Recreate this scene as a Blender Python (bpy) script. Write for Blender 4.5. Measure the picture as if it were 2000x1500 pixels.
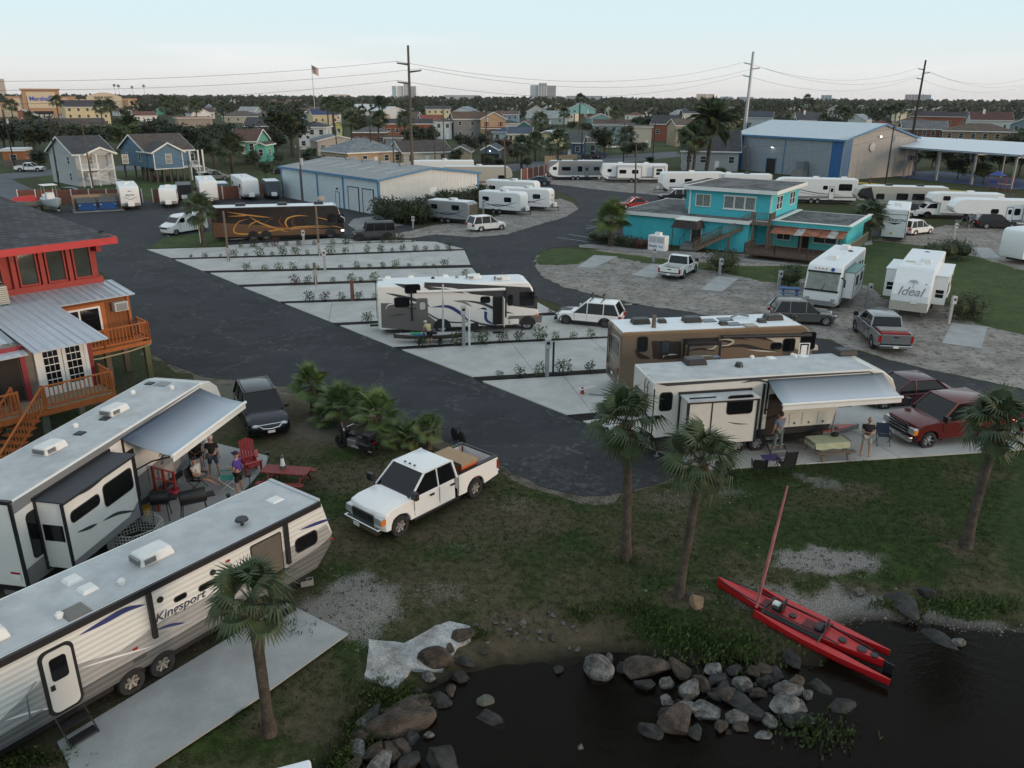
import bpy,bmesh,math,random
from mathutils import Vector,Matrix,noise
HEX=[(3,2,1,0),(4,5,6,7),(0,1,5,4),(1,2,6,5),(2,3,7,6),(3,0,4,7)]
MTr=Matrix.Translation;MRo=Matrix.Rotation;cos=math.cos;sin=math.sin;pi=math.pi
class I:
 def __init__(s,n):s.i=n.inputs
 def __setitem__(s,k,v):s.i[k].default_value=v
TN='ShaderNodeTexNoise';MRg='ShaderNodeMapRange';MX='ShaderNodeMix';TC='ShaderNodeTexCoord';MA='ShaderNodeMath';BU='ShaderNodeBump';VM='ShaderNodeVectorMath'
R=math.radians
rnd=random.Random(7)
SC=bpy.context.scene
for o in list(bpy.data.objects):
 bpy.data.objects.remove(o)
COL=SC.collection
# ---- camera, world, sun, exposure
FPX=1550.0;CAMH=14.6;PITCH=math.atan((750-190)/FPX);ROLL=R(0.35)
cam_d=bpy.data.cameras.new('camera')
cam_d.sensor_width=36;cam_d.lens=36*FPX/2000;cam_d.clip_end=12000;cam_d.clip_start=0.1
cam=bpy.data.objects.new('camera',cam_d);COL.objects.link(cam);SC.camera=cam
cam.location=(0,0,CAMH)
cam.rotation_euler=(MRo(pi/2-PITCH,3,'X')@MRo(ROLL,3,'Z')).to_euler()
SUN_EL,SUN_AZ=5.0,118.0
w=bpy.data.worlds.new('World');SC.world=w;w.use_nodes=True
nt=w.node_tree;N=nt.nodes;LK=nt.links
bg=N['Background']
sky=N.new('ShaderNodeTexSky');sky.sky_type='NISHITA';sky.sun_disc=False
sky.sun_elevation=R(SUN_EL);sky.sun_rotation=R(SUN_AZ);sky.altitude=0
sky.air_density=1;sky.dust_density=1.5;sky.ozone_density=2
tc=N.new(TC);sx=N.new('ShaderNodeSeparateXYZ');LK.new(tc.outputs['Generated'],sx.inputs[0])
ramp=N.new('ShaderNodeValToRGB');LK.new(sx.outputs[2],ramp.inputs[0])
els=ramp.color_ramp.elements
stops=[(0.0,(.72,.69,.67)),(.03,(.70,.725,.72)),(.085,(.59,.735,.78)),(.2,(.56,.69,.74)),(.5,(.56,.65,.70)),(1,(.53,.61,.66))]  # upper stops, out of view, brightened past dusk to add light
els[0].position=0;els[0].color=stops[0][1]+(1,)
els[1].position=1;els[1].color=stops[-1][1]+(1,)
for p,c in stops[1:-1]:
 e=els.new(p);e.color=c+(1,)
scl=N.new(VM);scl.operation='SCALE';I(scl)['Scale']=.06
LK.new(sky.outputs[0],scl.inputs[0])
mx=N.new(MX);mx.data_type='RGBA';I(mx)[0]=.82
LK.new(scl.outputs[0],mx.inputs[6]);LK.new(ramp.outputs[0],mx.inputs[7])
mp=N.new('ShaderNodeMapping');I(mp)['Scale']=(1.2,1.2,14);LK.new(tc.outputs['Generated'],mp.inputs[0])
cn=N.new(TN);I(cn)['Scale']=1.6;I(cn)['Detail']=6;I(cn)['Roughness']=.55
LK.new(mp.outputs[0],cn.inputs[0])
cr=N.new(MRg);I(cr)[1]=.56;I(cr)[2]=.8;I(cr)[4]=.35
LK.new(cn.outputs[0],cr.inputs[0])
mc=N.new(MX);mc.data_type='RGBA';LK.new(cr.outputs[0],mc.inputs[0]);LK.new(mx.outputs[2],mc.inputs[6])
I(mc)[7]=(.80,.76,.76,1)
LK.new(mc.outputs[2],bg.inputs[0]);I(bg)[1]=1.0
sd=bpy.data.lights.new('sun','SUN');sd.energy=1.15;sd.angle=R(11);sd.color=(1,.72,.5)
sun=bpy.data.objects.new('sun',sd);COL.objects.link(sun)
sv=Vector((sin(R(SUN_AZ))*cos(R(SUN_EL)),cos(R(SUN_AZ))*cos(R(SUN_EL)),sin(R(SUN_EL))))
sun.rotation_euler=sv.to_track_quat('Z','Y').to_euler();sun.location=(60,-60,60)
VS=SC.view_settings;VS.view_transform='Standard';VS.look='None';VS.exposure=.5;VS.gamma=1;VS.use_curve_mapping=False
SC.cycles.max_bounces=5;SC.cycles.diffuse_bounces=2;SC.cycles.glossy_bounces=2;SC.cycles.transparent_max_bounces=8
# ---- pixel of the survey photo -> point on the ground
def G(px,py,z=0.0):
 u=(px-1000)/FPX;v=-(py-750)/FPX
 u,v=u*cos(ROLL)-v*sin(ROLL),u*sin(ROLL)+v*cos(ROLL)
 dy=cos(PITCH)+v*sin(PITCH);dz=-sin(PITCH)+v*cos(PITCH)
 t=(z-CAMH)/dz
 return Vector((u*t,dy*t,z))
def PX(x,y,z):
 z-=CAMH
 c=y*cos(PITCH)-z*sin(PITCH);v=(y*sin(PITCH)+z*cos(PITCH))/c;u=x/c
 u,v=u*cos(ROLL)+v*sin(ROLL),-u*sin(ROLL)+v*cos(ROLL)
 return 1000+u*FPX,750-v*FPX
 # ---- materials
MATS={}
def _new(name):
 m=bpy.data.materials.new(name);m.use_nodes=True
 return m,m.node_tree.nodes,m.node_tree.links,m.node_tree.nodes['Principled BSDF']
def mat(name,col=(.5,.5,.5),rough=.6,metal=0,var=.14,scale=3.0,bump=0.0,bscale=40,coat=0,emit=0,spec=.5,stretch=None,alpha=1,obj=True):
 if name in MATS:return MATS[name]
 m,n,l,b=_new(name)
 I(b)['Roughness']=rough;I(b)['Metallic']=metal
 I(b)['Specular IOR Level']=spec
 if coat:I(b)['Coat Weight']=coat;I(b)['Coat Roughness']=.08
 t=n.new(TC)
 v=t.outputs['Object']
 if stretch:
  mpn=n.new('ShaderNodeMapping');I(mpn)['Scale']=stretch;l.new(v,mpn.inputs[0]);v=mpn.outputs[0]
 nz=n.new(TN);I(nz)['Scale']=scale;I(nz)['Detail']=5;I(nz)['Roughness']=.6
 l.new(v,nz.inputs[0])
 mr=n.new(MRg);I(mr)[1]=.25;I(mr)[2]=.75
 I(mr)[3]=1-var;I(mr)[4]=1+var*.6
 l.new(nz.outputs[0],mr.inputs[0])
 oi=n.new(VM);oi.operation='SCALE';I(oi)[0]=col[:3]
 l.new(mr.outputs[0],oi.inputs['Scale']);l.new(oi.outputs[0],b.inputs['Base Color'])
 if bump:
  n2=n.new(TN);I(n2)['Scale']=bscale;I(n2)['Detail']=4;l.new(v,n2.inputs[0])
  bp=n.new(BU);I(bp)['Strength']=bump;I(bp)['Distance']=.02
  l.new(n2.outputs[0],bp.inputs['Height']);l.new(bp.outputs[0],b.inputs['Normal'])
 if emit:I(b)['Emission Color']=tuple(col[:3])+(1,);I(b)['Emission Strength']=emit
 if alpha<1:I(b)['Alpha']=alpha
 MATS[name]=m
 return m
def rib(name,col,rough=.5,prd=.3,axis=0,depth=.5,metal=0,var=.12,dirt=None,width=.5):
 if name in MATS:return MATS[name]
 m=mat(name,col,rough,metal,var,1.2);n,l=m.node_tree.nodes,m.node_tree.links;b=n['Principled BSDF']
 t=n.new(TC);s=n.new('ShaderNodeSeparateXYZ');l.new(t.outputs['Object'],s.inputs[0])
 mu=n.new(MA);mu.operation='MULTIPLY';I(mu)[1]=1/prd;l.new(s.outputs[axis],mu.inputs[0])
 fr=n.new(MA);fr.operation='FRACT';l.new(mu.outputs[0],fr.inputs[0])
 pp=n.new(MA);pp.operation='PINGPONG';I(pp)[1]=width;l.new(fr.outputs[0],pp.inputs[0])
 bp=n.new(BU);I(bp)['Strength']=depth;I(bp)['Distance']=prd*.35
 l.new(pp.outputs[0],bp.inputs['Height']);l.new(bp.outputs[0],b.inputs['Normal'])
 return m
def shg(name,col,prd=.25,var=.3):
 if name in MATS:return MATS[name]
 m,n,l,b=_new(name);I(b)['Roughness']=.9
 t=n.new(TC)
 br=n.new('ShaderNodeTexBrick');I(br)['Scale']=1/prd;I(br)['Mortar Size']=.04
 c=Vector(col);I(br)['Color1']=(*(c*(1-var)),1);I(br)['Color2']=(*(c*(1+var)),1)
 I(br)['Mortar']=(*(c*.45),1)
 I(br)['Row Height']=.5;I(br)['Brick Width']=1.0
 s=n.new('ShaderNodeSeparateXYZ');l.new(t.outputs['Object'],s.inputs[0])
 a=n.new(MA);a.operation='ADD';l.new(s.outputs[0],a.inputs[0]);l.new(s.outputs[1],a.inputs[1])
 z=n.new(MA);z.operation='MULTIPLY';I(z)[1]=2.2;l.new(s.outputs[2],z.inputs[0])
 cb=n.new('ShaderNodeCombineXYZ');l.new(a.outputs[0],cb.inputs[0]);l.new(z.outputs[0],cb.inputs[1]);l.new(cb.outputs[0],br.inputs[0])
 nz=n.new(TN);I(nz)['Scale']=.6;I(nz)['Detail']=5;l.new(t.outputs['Object'],nz.inputs[0])
 mr=n.new(MRg);I(mr)[3]=.6;I(mr)[4]=1.4;l.new(nz.outputs[0],mr.inputs[0])
 vm=n.new(VM);vm.operation='SCALE';l.new(br.outputs[0],vm.inputs[0]);l.new(mr.outputs[0],vm.inputs['Scale']);l.new(vm.outputs[0],b.inputs['Base Color'])
 bp=n.new(BU);I(bp)['Strength']=.5;I(bp)['Distance']=.03;l.new(br.outputs[1],bp.inputs['Height']);bp.invert=True
 l.new(bp.outputs[0],b.inputs['Normal'])
 MATS[name]=m
 return m
def two(name,c1,c2,scale=.8,lo=.4,hi=.6,rough=.9,fine=30,fvar=.25,bump=.3,bd=.02,coord='Object',c3=None):
 if name in MATS:return MATS[name]
 m,n,l,b=_new(name);I(b)['Roughness']=rough;I(b)['Specular IOR Level']=.25
 t=n.new(TC);v=t.outputs[coord]
 n1=n.new(TN);I(n1)['Scale']=scale;I(n1)['Detail']=7;I(n1)['Roughness']=.62;l.new(v,n1.inputs[0])
 r1=n.new(MRg);I(r1)[1]=lo;I(r1)[2]=hi;l.new(n1.outputs[0],r1.inputs[0])
 m1=n.new(MX);m1.data_type='RGBA';l.new(r1.outputs[0],m1.inputs[0]);I(m1)[6]=(*c1,1);I(m1)[7]=(*c2,1)
 out=m1.outputs[2]
 if c3:
  n3=n.new(TN);I(n3)['Scale']=scale*4.3;I(n3)['Detail']=5;l.new(v,n3.inputs[0])
  r3=n.new(MRg);I(r3)[1]=.52;I(r3)[2]=.68;l.new(n3.outputs[0],r3.inputs[0])
  m3=n.new(MX);m3.data_type='RGBA';l.new(r3.outputs[0],m3.inputs[0]);l.new(out,m3.inputs[6]);I(m3)[7]=(*c3,1);out=m3.outputs[2]
 n2=n.new(TN);I(n2)['Scale']=fine;I(n2)['Detail']=4;I(n2)['Roughness']=.7;l.new(v,n2.inputs[0])
 r2=n.new(MRg);I(r2)[1]=.3;I(r2)[2]=.7;I(r2)[3]=1-fvar;I(r2)[4]=1+fvar;l.new(n2.outputs[0],r2.inputs[0])
 vm=n.new(VM);vm.operation='SCALE';l.new(out,vm.inputs[0]);l.new(r2.outputs[0],vm.inputs['Scale']);l.new(vm.outputs[0],b.inputs['Base Color'])
 bp=n.new(BU);I(bp)['Strength']=bump;I(bp)['Distance']=bd;l.new(n2.outputs[0],bp.inputs['Height']);l.new(bp.outputs[0],b.inputs['Normal'])
 MATS[name]=m
 return m
def leafmat(name,c1,c2,trans=.25,rough=.55):
 if name in MATS:return MATS[name]
 m,n,l,b=_new(name);I(b)['Roughness']=rough;I(b)['Specular IOR Level']=.35
 t=n.new(TC);nz=n.new(TN);I(nz)['Scale']=1.7;I(nz)['Detail']=6;l.new(t.outputs['Object'],nz.inputs[0])
 oi=n.new('ShaderNodeObjectInfo');ad=n.new(MA);ad.operation='MULTIPLY_ADD';I(ad)[1]=.25;l.new(oi.outputs['Random'],ad.inputs[0]);l.new(nz.outputs[0],ad.inputs[2])
 r1=n.new(MRg);I(r1)[1]=.4;I(r1)[2]=.85;l.new(ad.outputs[0],r1.inputs[0])
 m1=n.new(MX);m1.data_type='RGBA';l.new(r1.outputs[0],m1.inputs[0]);I(m1)[6]=(*c1,1);I(m1)[7]=(*c2,1)
 l.new(m1.outputs[2],b.inputs['Base Color'])
 MATS[name]=m
 return m
BLACK=mat('black_trim',(.015,.015,.017),.45)
GLASS=mat('dark_glass',(.008,.009,.011),.06,var=.05,spec=.4)
GLASSB=mat('window_glass',(.03,.04,.05),.1,var=.3,scale=1.5,spec=.8)
RUB=mat('tyre_rubber',(.02,.02,.021),.85)
ALLOY=mat('alloy',(.5,.5,.52),.35,.8)
CHROME=mat('chrome',(.7,.7,.72),.15,1)
WHITE=mat('white_paint',(.85,.85,.84),.35,coat=.3,var=.05)
TW=mat('white_trim',(.74,.74,.72),.6,var=.08)
GRAY=mat('grey_plastic',(.22,.22,.23),.6)
STEEL=mat('galvanised_steel',(.38,.39,.40),.45,.7)
WOOD=mat('weathered_wood',(.16,.12,.09),.85,var=.35,scale=5,bump=.4,bscale=30,stretch=(1,1,.15))
WOODL=mat('pale_wood',(.33,.25,.17),.85,var=.3,scale=5,bump=.3,bscale=30)
WOODO=mat('orange_stained_wood',(.40,.115,.025),.7,var=.25,scale=4,bump=.3,bscale=25)
SKIN=mat('skin',(.42,.24,.17),.6,var=.08)
HAIR=mat('dark_hair',(.03,.022,.018),.7)
REDL=mat('red_lens',(.35,.01,.01),.2)
AMBER=mat('amber_lens',(.7,.2,.03),.2)
LENS=mat('clear_lens',(.5,.53,.55),.1,.4)
# ---- mesh collector
class MB:
 def __init__(s,M=None):s.v=[];s.f=[];s.m=[];s.M=M;s.mats=[]
 def _mi(s,m):
  if m is None:return 0
  if m not in s.mats:s.mats.append(m)
  return s.mats.index(m)
 def add(s,vs,fs,m=None,M=None):
  T=M or s.M;b=len(s.v);k=s._mi(m)
  s.v+=[tuple(T@Vector(p))if T else tuple(p)for p in vs]
  s.f+=[[i+b for i in f]for f in fs];s.m+=[k]*len(fs)
  return s
 def box(s,x0,x1,y0,y1,z0,z1,m=None,M=None,tx=0,ty=0):
  vs=[(x0,y0,z0),(x1,y0,z0),(x1,y1,z0),(x0,y1,z0),(x0+tx,y0+ty,z1),(x1-tx,y0+ty,z1),(x1-tx,y1-ty,z1),(x0+tx,y1-ty,z1)]
  return s.add(vs,HEX,m,M)
 def cyl(s,p,q,r0,r1=None,n=8,m=None,M=None,cap=True):
  p=Vector(p);q=Vector(q);r1=r0 if r1 is None else r1
  d=(q-p).normalized();a=d.orthogonal().normalized();c=d.cross(a)
  vs=[]
  for P,r in((p,r0),(q,r1)):
   for i in range(n):
    t=2*pi*i/n;vs.append(P+(a*cos(t)+c*sin(t))*r)
  fs=[(i,(i+1)%n,n+(i+1)%n,n+i)for i in range(n)]
  if cap:fs+=[tuple(range(n-1,-1,-1)),tuple(range(n,2*n))]
  return s.add(vs,fs,m,M)
 def tube(s,pts,rs,n=6,m=None,M=None):
  pts=[Vector(p)for p in pts]
  if not hasattr(rs,'__len__'):rs=[rs]*len(pts)
  vs=[];a=None
  for i,p in enumerate(pts):
   d=(pts[min(i+1,len(pts)-1)]-pts[max(i-1,0)]).normalized()
   a=d.orthogonal().normalized()if a is None else(a-d*a.dot(d)).normalized()
   c=d.cross(a)
   for k in range(n):
    t=2*pi*k/n;vs.append(p+(a*cos(t)+c*sin(t))*rs[i])
  fs=[]
  for i in range(len(pts)-1):
   for k in range(n):fs.append((i*n+k,i*n+(k+1)%n,(i+1)*n+(k+1)%n,(i+1)*n+k))
  fs+=[tuple(range(n-1,-1,-1)),tuple(range((len(pts)-1)*n,len(pts)*n))]
  return s.add(vs,fs,m,M)
 def prism(s,poly,y0,y1,m=None,M=None,axis='y'):
  n=len(poly)
  if axis=='y':f=lambda a,b,c:(a,c,b)
  elif axis=='z':f=lambda a,b,c:(a,b,c)
  else:f=lambda a,b,c:(c,a,b)
  vs=[f(a,b,y0)for a,b in poly]+[f(a,b,y1)for a,b in poly]
  fs=[tuple(range(n)),tuple(range(2*n-1,n-1,-1))]+[((i+1)%n,i,n+i,n+(i+1)%n)for i in range(n)]
  return s.add(vs,fs,m,M)
 def poly(s,pts,m=None,M=None):return s.add(pts,[tuple(range(len(pts)))],m,M)
 def ball(s,c,r,m=None,M=None,n=8,k=6,sc=(1,1,1)):
  vs=[(c[0],c[1],c[2]-r*sc[2])]
  for j in range(1,k):
   ph=-pi/2+pi*j/k
   for i in range(n):
    t=2*pi*i/n;vs.append((c[0]+r*sc[0]*cos(ph)*cos(t),c[1]+r*sc[1]*cos(ph)*sin(t),c[2]+r*sc[2]*sin(ph)))
  vs.append((c[0],c[1],c[2]+r*sc[2]));L=len(vs)-1
  fs=[(0,1+(i+1)%n,1+i)for i in range(n)]
  for j in range(k-2):
   for i in range(n):a=1+j*n+i;b=1+j*n+(i+1)%n;fs.append((a,b,b+n,a+n))
  fs+=[(L,1+(k-2)*n+i,1+(k-2)*n+(i+1)%n)for i in range(n)]
  return s.add(vs,fs,m,M)
 def mesh(s,name,m=None,smooth=None):
  me=bpy.data.meshes.new(name);me.from_pydata(s.v,[],s.f)
  ms=s.mats if s.mats else[m or TW]
  if s.mats and m is not None and m not in s.mats:pass
  for q in ms:me.materials.append(q)
  if len(ms)>1:me.polygons.foreach_set('material_index',s.m)
  bm=bmesh.new();bm.from_mesh(me);bmesh.ops.recalc_face_normals(bm,faces=bm.faces)if len(bm.faces)<20000 else None;bm.to_mesh(me);bm.free()
  if smooth:
   me.polygons.foreach_set('use_smooth',[True]*len(me.polygons));me.set_sharp_from_angle(angle=R(smooth))
  me.update()
  return me
 def build(s,name,m=None,parent=None,smooth=None,bevel=0,seg=2,**kw):
  o=bpy.data.objects.new(name,s.mesh(name,m,smooth));COL.objects.link(o)
  if parent:o.parent=parent
  if bevel:
   b=o.modifiers.new('bevel','BEVEL');b.width=bevel;b.segments=seg;b.limit_method='ANGLE';b.angle_limit=R(35);b.harden_normals=False
  for k_,v_ in kw.items():o[k_]=v_
  return o
def bx(name,parent,m,x0,x1,y0,y1,z0,z1,bevel=0,tx=0,ty=0,**kw):
 return MB().box(x0,x1,y0,y1,z0,z1,tx=tx,ty=ty).build(name,m,parent,bevel=bevel,**kw)
def inst(name,me,parent,M=None,loc=None,bevel_from=None):
 o=bpy.data.objects.new(name,me);COL.objects.link(o);o.parent=parent
 if M is not None:o.matrix_local=M
 if loc is not None:o.location=loc
 return o
def tag(o,label,cat,group=None):
 o['label']=label;o['category']=cat
 if group:o['group']=group
 return o
def thing(name,label,cat,loc=(0,0,0),rz=0.0,group=None):
 o=bpy.data.objects.new(name,None);o.empty_display_size=.3;COL.objects.link(o)
 o.location=loc;o.rotation_euler=(0,0,rz)
 return tag(o,label,cat,group)
def copy_tree(o,parent=None):
 c=o.copy();COL.objects.link(c)
 if parent:c.parent=parent
 for ch in[k for k in KIDS.get(o.name,())]:pass
 for ch in list(o.children):copy_tree(ch,c)
 return c
KIDS={}
def pose(o,p1,l1,p2,l2):
 a=G(*p1);b=G(*p2)
 h=math.atan2(b.y-a.y,b.x-a.x)-math.atan2(l2[1]-l1[1],l2[0]-l1[0])
 mid=(a+b)/2;lm=Vector(((l1[0]+l2[0])/2,(l1[1]+l2[1])/2,0));lm.rotate(MRo(h,3,'Z'))
 o.location=(mid.x-lm.x,mid.y-lm.y,0);o.rotation_euler=(0,0,h)
 return o
def text(name,s,size,parent,M,m,ext=.004,sx=1,shear=0,align='CENTER'):
 c=bpy.data.curves.new(name,'FONT');c.body=s;c.size=size;c.extrude=ext;c.align_x=align;c.align_y='CENTER';c.shear=shear;c.offset=size*.012
 t=bpy.data.objects.new(name,c);COL.objects.link(t)
 bpy.context.view_layer.update()
 me=bpy.data.meshes.new_from_object(t.evaluated_get(bpy.context.evaluated_depsgraph_get()));bpy.data.objects.remove(t)
 me.materials.clear();me.materials.append(m)
 o=bpy.data.objects.new(name,me);COL.objects.link(o);o.parent=parent
 o.matrix_local=M@Matrix.Diagonal((sx,1,1,1))
 return o
def frame(org,xdir,up=(0,0,1)):
 x=Vector(xdir).normalized();y=Vector(up).normalized();z=x.cross(y)
 return Matrix(((x.x,y.x,z.x,org[0]),(x.y,y.y,z.y,org[1]),(x.z,y.z,z.z,org[2]),(0,0,0,1)))
def sml(pts,n=6):
 P=[Vector(p)for p in pts];P=[P[0]*2-P[1]]+P+[P[-1]*2-P[-2]];out=[]
 for i in range(1,len(P)-2):
  for k in range(n):
   t=k/n
   out.append(.5*((2*P[i])+(P[i+1]-P[i-1])*t+(2*P[i-1]-5*P[i]+4*P[i+1]-P[i+2])*t*t+(3*P[i]-P[i-1]-3*P[i+1]+P[i+2])*t**3))
 out.append(P[-2]);return out
def fbm(x,y,z=0.0,o=4):
 return noise.fractal(Vector((x,y,z)),.9,2.1,o)
 # ================================================================ GROUND, ROADS, WATER
WATER_Z=-.5
SHORE=[(520,1620),(640,1500),(700,1440),(770,1395),(830,1350),(905,1318),(1000,1302),(1100,1290),(1180,1278),(1260,1275),(1350,1285),(1450,1290),(1540,1300),(1610,1285),(1640,1225),(1690,1212),(1800,1218),(1900,1232),(2010,1238),(2120,1240),(2300,1235)]
shore_w=[G(x,y,WATER_Z)for x,y in SHORE]
sS=[Vector(p)for p in sml(shore_w,4)]
shore_poly=[(p.x,p.y)for p in sS]+[(60,sS[-1].y),(60,-60),(-40,-60),(sS[0].x-3,-60)]
def in_poly(x,y,P):
 c=False;j=len(P)-1
 for i in range(len(P)):
  xi,yi=P[i];xj,yj=P[j]
  if(yi>y)!=(yj>y)and x<(xj-xi)*(y-yi)/(yj-yi)+xi:c=not c
  j=i
 return c
def shd(x,y):
 best=1e9
 for i in range(len(sS)-1):
  ax,ay=sS[i].x,sS[i].y;bx_,by_=sS[i+1].x,sS[i+1].y
  dx,dy=bx_-ax,by_-ay;t=max(0,min(1,((x-ax)*dx+(y-ay)*dy)/(dx*dx+dy*dy+1e-9)))
  best=min(best,(x-ax-t*dx)**2+(y-ay-t*dy)**2)
 best=math.sqrt(best)
 return-best if in_poly(x,y,shore_poly)else best
def gz(x,y):
 if not(-24<x<45 and-10<y<34):return 0.0
 d=shd(x,y)
 if d>5.5:return 0.0
 if d>=0:
  h=WATER_Z*(1-min(1,d/4.0))**1.4
 else:h=WATER_Z-min(.9,-d*.13)
 return h+(fbm(x*.9,y*.9)*.05)*max(0,1-abs(d)/5.5)
PATCH=[(683,1185,1.5,1.7,'s',.85),(755,1160,1.0,.5,'s',.5),(860,1155,.9,.5,'s',.4),(1615,1092,2.0,.75,'s',.95),(1610,1170,3.0,.95,'s',.75),(1500,1150,1.4,.5,'s',.6),(1700,1195,1.8,.5,'s',.55),(1860,1195,1.2,.4,'s',.9),(1960,1210,1.6,.4,'s',.95),(2060,1215,1.6,.4,'s',.9),(1605,942,.9,.7,'s',.55),(1420,960,.9,.6,'s',.4),(1310,975,.8,.9,'s',.3),(1000,985,.7,.8,'s',.3),(900,1070,.6,.3,'s',.3),(1080,1215,2.6,1.0,'d',.95),(1000,1245,1.5,.6,'d',.7),(1560,1225,1.6,.8,'d',.8),(880,1140,3,1.6,'d',.5),(1150,1120,1.6,.8,'d',.35),(1000,1010,2.5,1.6,'d',.6),(850,1040,1.5,1,'d',.6),(1300,980,2,1,'d',.5),(1680,960,1.2,.8,'d',.6),(1750,1150,2.5,.7,'d',.6),(1930,1140,1.5,.8,'d',.5),(590,800,2.2,2.0,'d',.95),(640,840,2.0,1.6,'s',.4),(580,850,1.6,1.6,'d',.8),(690,930,2.5,1.6,'d',.6),(480,760,3.0,2.4,'s',.5),(420,730,3.0,1.2,'s',.62),(330,705,2.4,.7,'s',.5),(560,770,3.0,.9,'s',.45),(850,900,2.5,1.2,'d',.6),(700,860,2,1,'s',.3),(480,900,3,2,'d',.5),(600,1320,1.0,.9,'d',.5),(640,1390,1,1,'d',.6),(1240,1085,.8,.5,'d',.9),(1330,1160,.9,.5,'d',.9),(1885,1070,.9,.5,'d',.8),(520,1400,.6,.5,'d',.7),(400,1330,2,1,'d',.2),(260,900,4,3,'d',.9),(80,1120,3,2,'d',1),(200,1330,3,3,'d',.7),(240,730,4,3,'d',.3)]
PW=[(G(a,b).x,G(a,b).y,c,d,k,s)for a,b,c,d,k,s in PATCH]
def cover(x,y):
 s=d=0.0
 nx,ny=x+.55*fbm(x*1.1,y*1.1,3),y+.55*fbm(x*1.1,y*1.1,9)
 for px,py,rx,ry,k,st in PW:
  q=((nx-px)/rx)**2+((ny-py)/ry)**2
  if q<2.2:
   v=st*max(0,min(1,1.45-q))
   if k=='s':s=max(s,v)
   else:d=max(d,v)
 dry=.34+.5*fbm(x*.35,y*.35,1)-(.26 if x>9 else 0)
 return s,min(1,max(d,dry))
def axis_vals(lo,hi,step,far):
 out=[];v=lo;s=step
 while v>-far:out.append(v);s*=1.5;v-=s
 out.append(-far);out.reverse();n=int((hi-lo)/step)
 out+=[lo+step*(i+1)for i in range(n)];v=out[-1];s=step
 while v<far:s*=1.5;v+=s;out.append(min(v,far))
 return out
gx=axis_vals(-21,31,.3,6500);gy=axis_vals(11,37,.3,8000)
verts=[];cols=[]
for y in gy:
 for x in gx:
  verts.append((x,y,gz(x,y)))
  if-23<x<34 and 8<y<42:
   s_,d_=cover(x,y);dd=shd(x,y)if y<32 else 9
   cols+=[s_,d_,max(0,min(1,.55-dd*.9)),1]
  else:cols+=[0,.35,0,1]
nx=len(gx)
faces=[(j*nx+i,j*nx+i+1,(j+1)*nx+i+1,(j+1)*nx+i)for j in range(len(gy)-1)for i in range(nx-1)]
me=bpy.data.meshes.new('ground');me.from_pydata(verts,[],faces)
ca=me.color_attributes.new('cover','FLOAT_COLOR','POINT');ca.data.foreach_set('color',cols)
me.polygons.foreach_set('use_smooth',[True]*len(faces))
def ground_material():
 m,n,l,b=_new('lawn_and_soil');I(b)['Roughness']=.95;I(b)['Specular IOR Level']=.15
 at=n.new('ShaderNodeAttribute');at.attribute_name='cover';s=n.new('ShaderNodeSeparateColor');l.new(at.outputs[0],s.inputs[0])
 t=n.new(TC);ob=t.outputs['Object']
 def nz(sc,det=5,ro=.65):
  q=n.new(TN);I(q)['Scale']=sc;I(q)['Detail']=det;I(q)['Roughness']=ro;l.new(ob,q.inputs[0]);return q.outputs[0]
 def math_(op,a,b_):
  q=n.new(MA);q.operation=op
  for i,v in enumerate((a,b_)):
   if isinstance(v,(int,float)):I(q)[i]=v
   else:l.new(v,q.inputs[i])
  return q.outputs[0]
 def rng(a,lo,hi,o0=0,o1=1):
  q=n.new(MRg);l.new(a,q.inputs[0]);I(q)[1]=lo;I(q)[2]=hi;I(q)[3]=o0;I(q)[4]=o1;return q.outputs[0]
 def mix(f,a,b_):
  q=n.new(MX);q.data_type='RGBA'
  if isinstance(f,float):I(q)[0]=f
  else:l.new(f,q.inputs[0])
  for i,v in((6,a),(7,b_)):
   if isinstance(v,tuple):I(q)[i]=(*v,1)
   else:l.new(v,q.inputs[i])
  return q.outputs[2]
 fine=nz(22,5,.75);mid=nz(3.5,6);big=nz(.5,6);pebble=nz(38,2,.5)
 green=mix(rng(mid,.35,.65),(.016,.031,.008),(.043,.066,.017))
 brown=mix(rng(mid,.3,.7),(.060,.050,.030),(.108,.09,.06))
 fd=rng(math_('ADD',math_('ADD',s.outputs[1],math_('MULTIPLY',fine,.9)),math_('MULTIPLY',mid,.5)),.88,1.35)
 c=mix(fd,green,brown)
 sandc=mix(rng(pebble,.42,.6),(.13,.12,.11),(.31,.30,.29))
 fs=rng(math_('ADD',s.outputs[0],math_('MULTIPLY',math_('SUBTRACT',fine,.5),1.9)),.30,.78)
 c=mix(fs,c,sandc)
 vo=n.new('ShaderNodeTexVoronoi');I(vo)['Scale']=9;l.new(ob,vo.inputs[0])
 spk=math_('MULTIPLY',math_('LESS_THAN',vo.outputs['Distance'],.11),rng(mid,.5,.6))
 c=mix(math_('MULTIPLY',spk,.6),c,(.26,.245,.23))
 c=mix(rng(s.outputs[2],0,.6),c,(.018,.015,.011))
 vm=n.new(VM);vm.operation='SCALE';l.new(c,vm.inputs[0]);l.new(rng(fine,.25,.75,.62,1.38),vm.inputs['Scale']);l.new(vm.outputs[0],b.inputs['Base Color'])
 bp=n.new(BU);I(bp)['Strength']=.7;I(bp)['Distance']=.06;l.new(fine,bp.inputs['Height']);l.new(bp.outputs[0],b.inputs['Normal'])
 return m
me.materials.append(ground_material())
og=bpy.data.objects.new('ground',me);COL.objects.link(og);og['kind']='structure'
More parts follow.
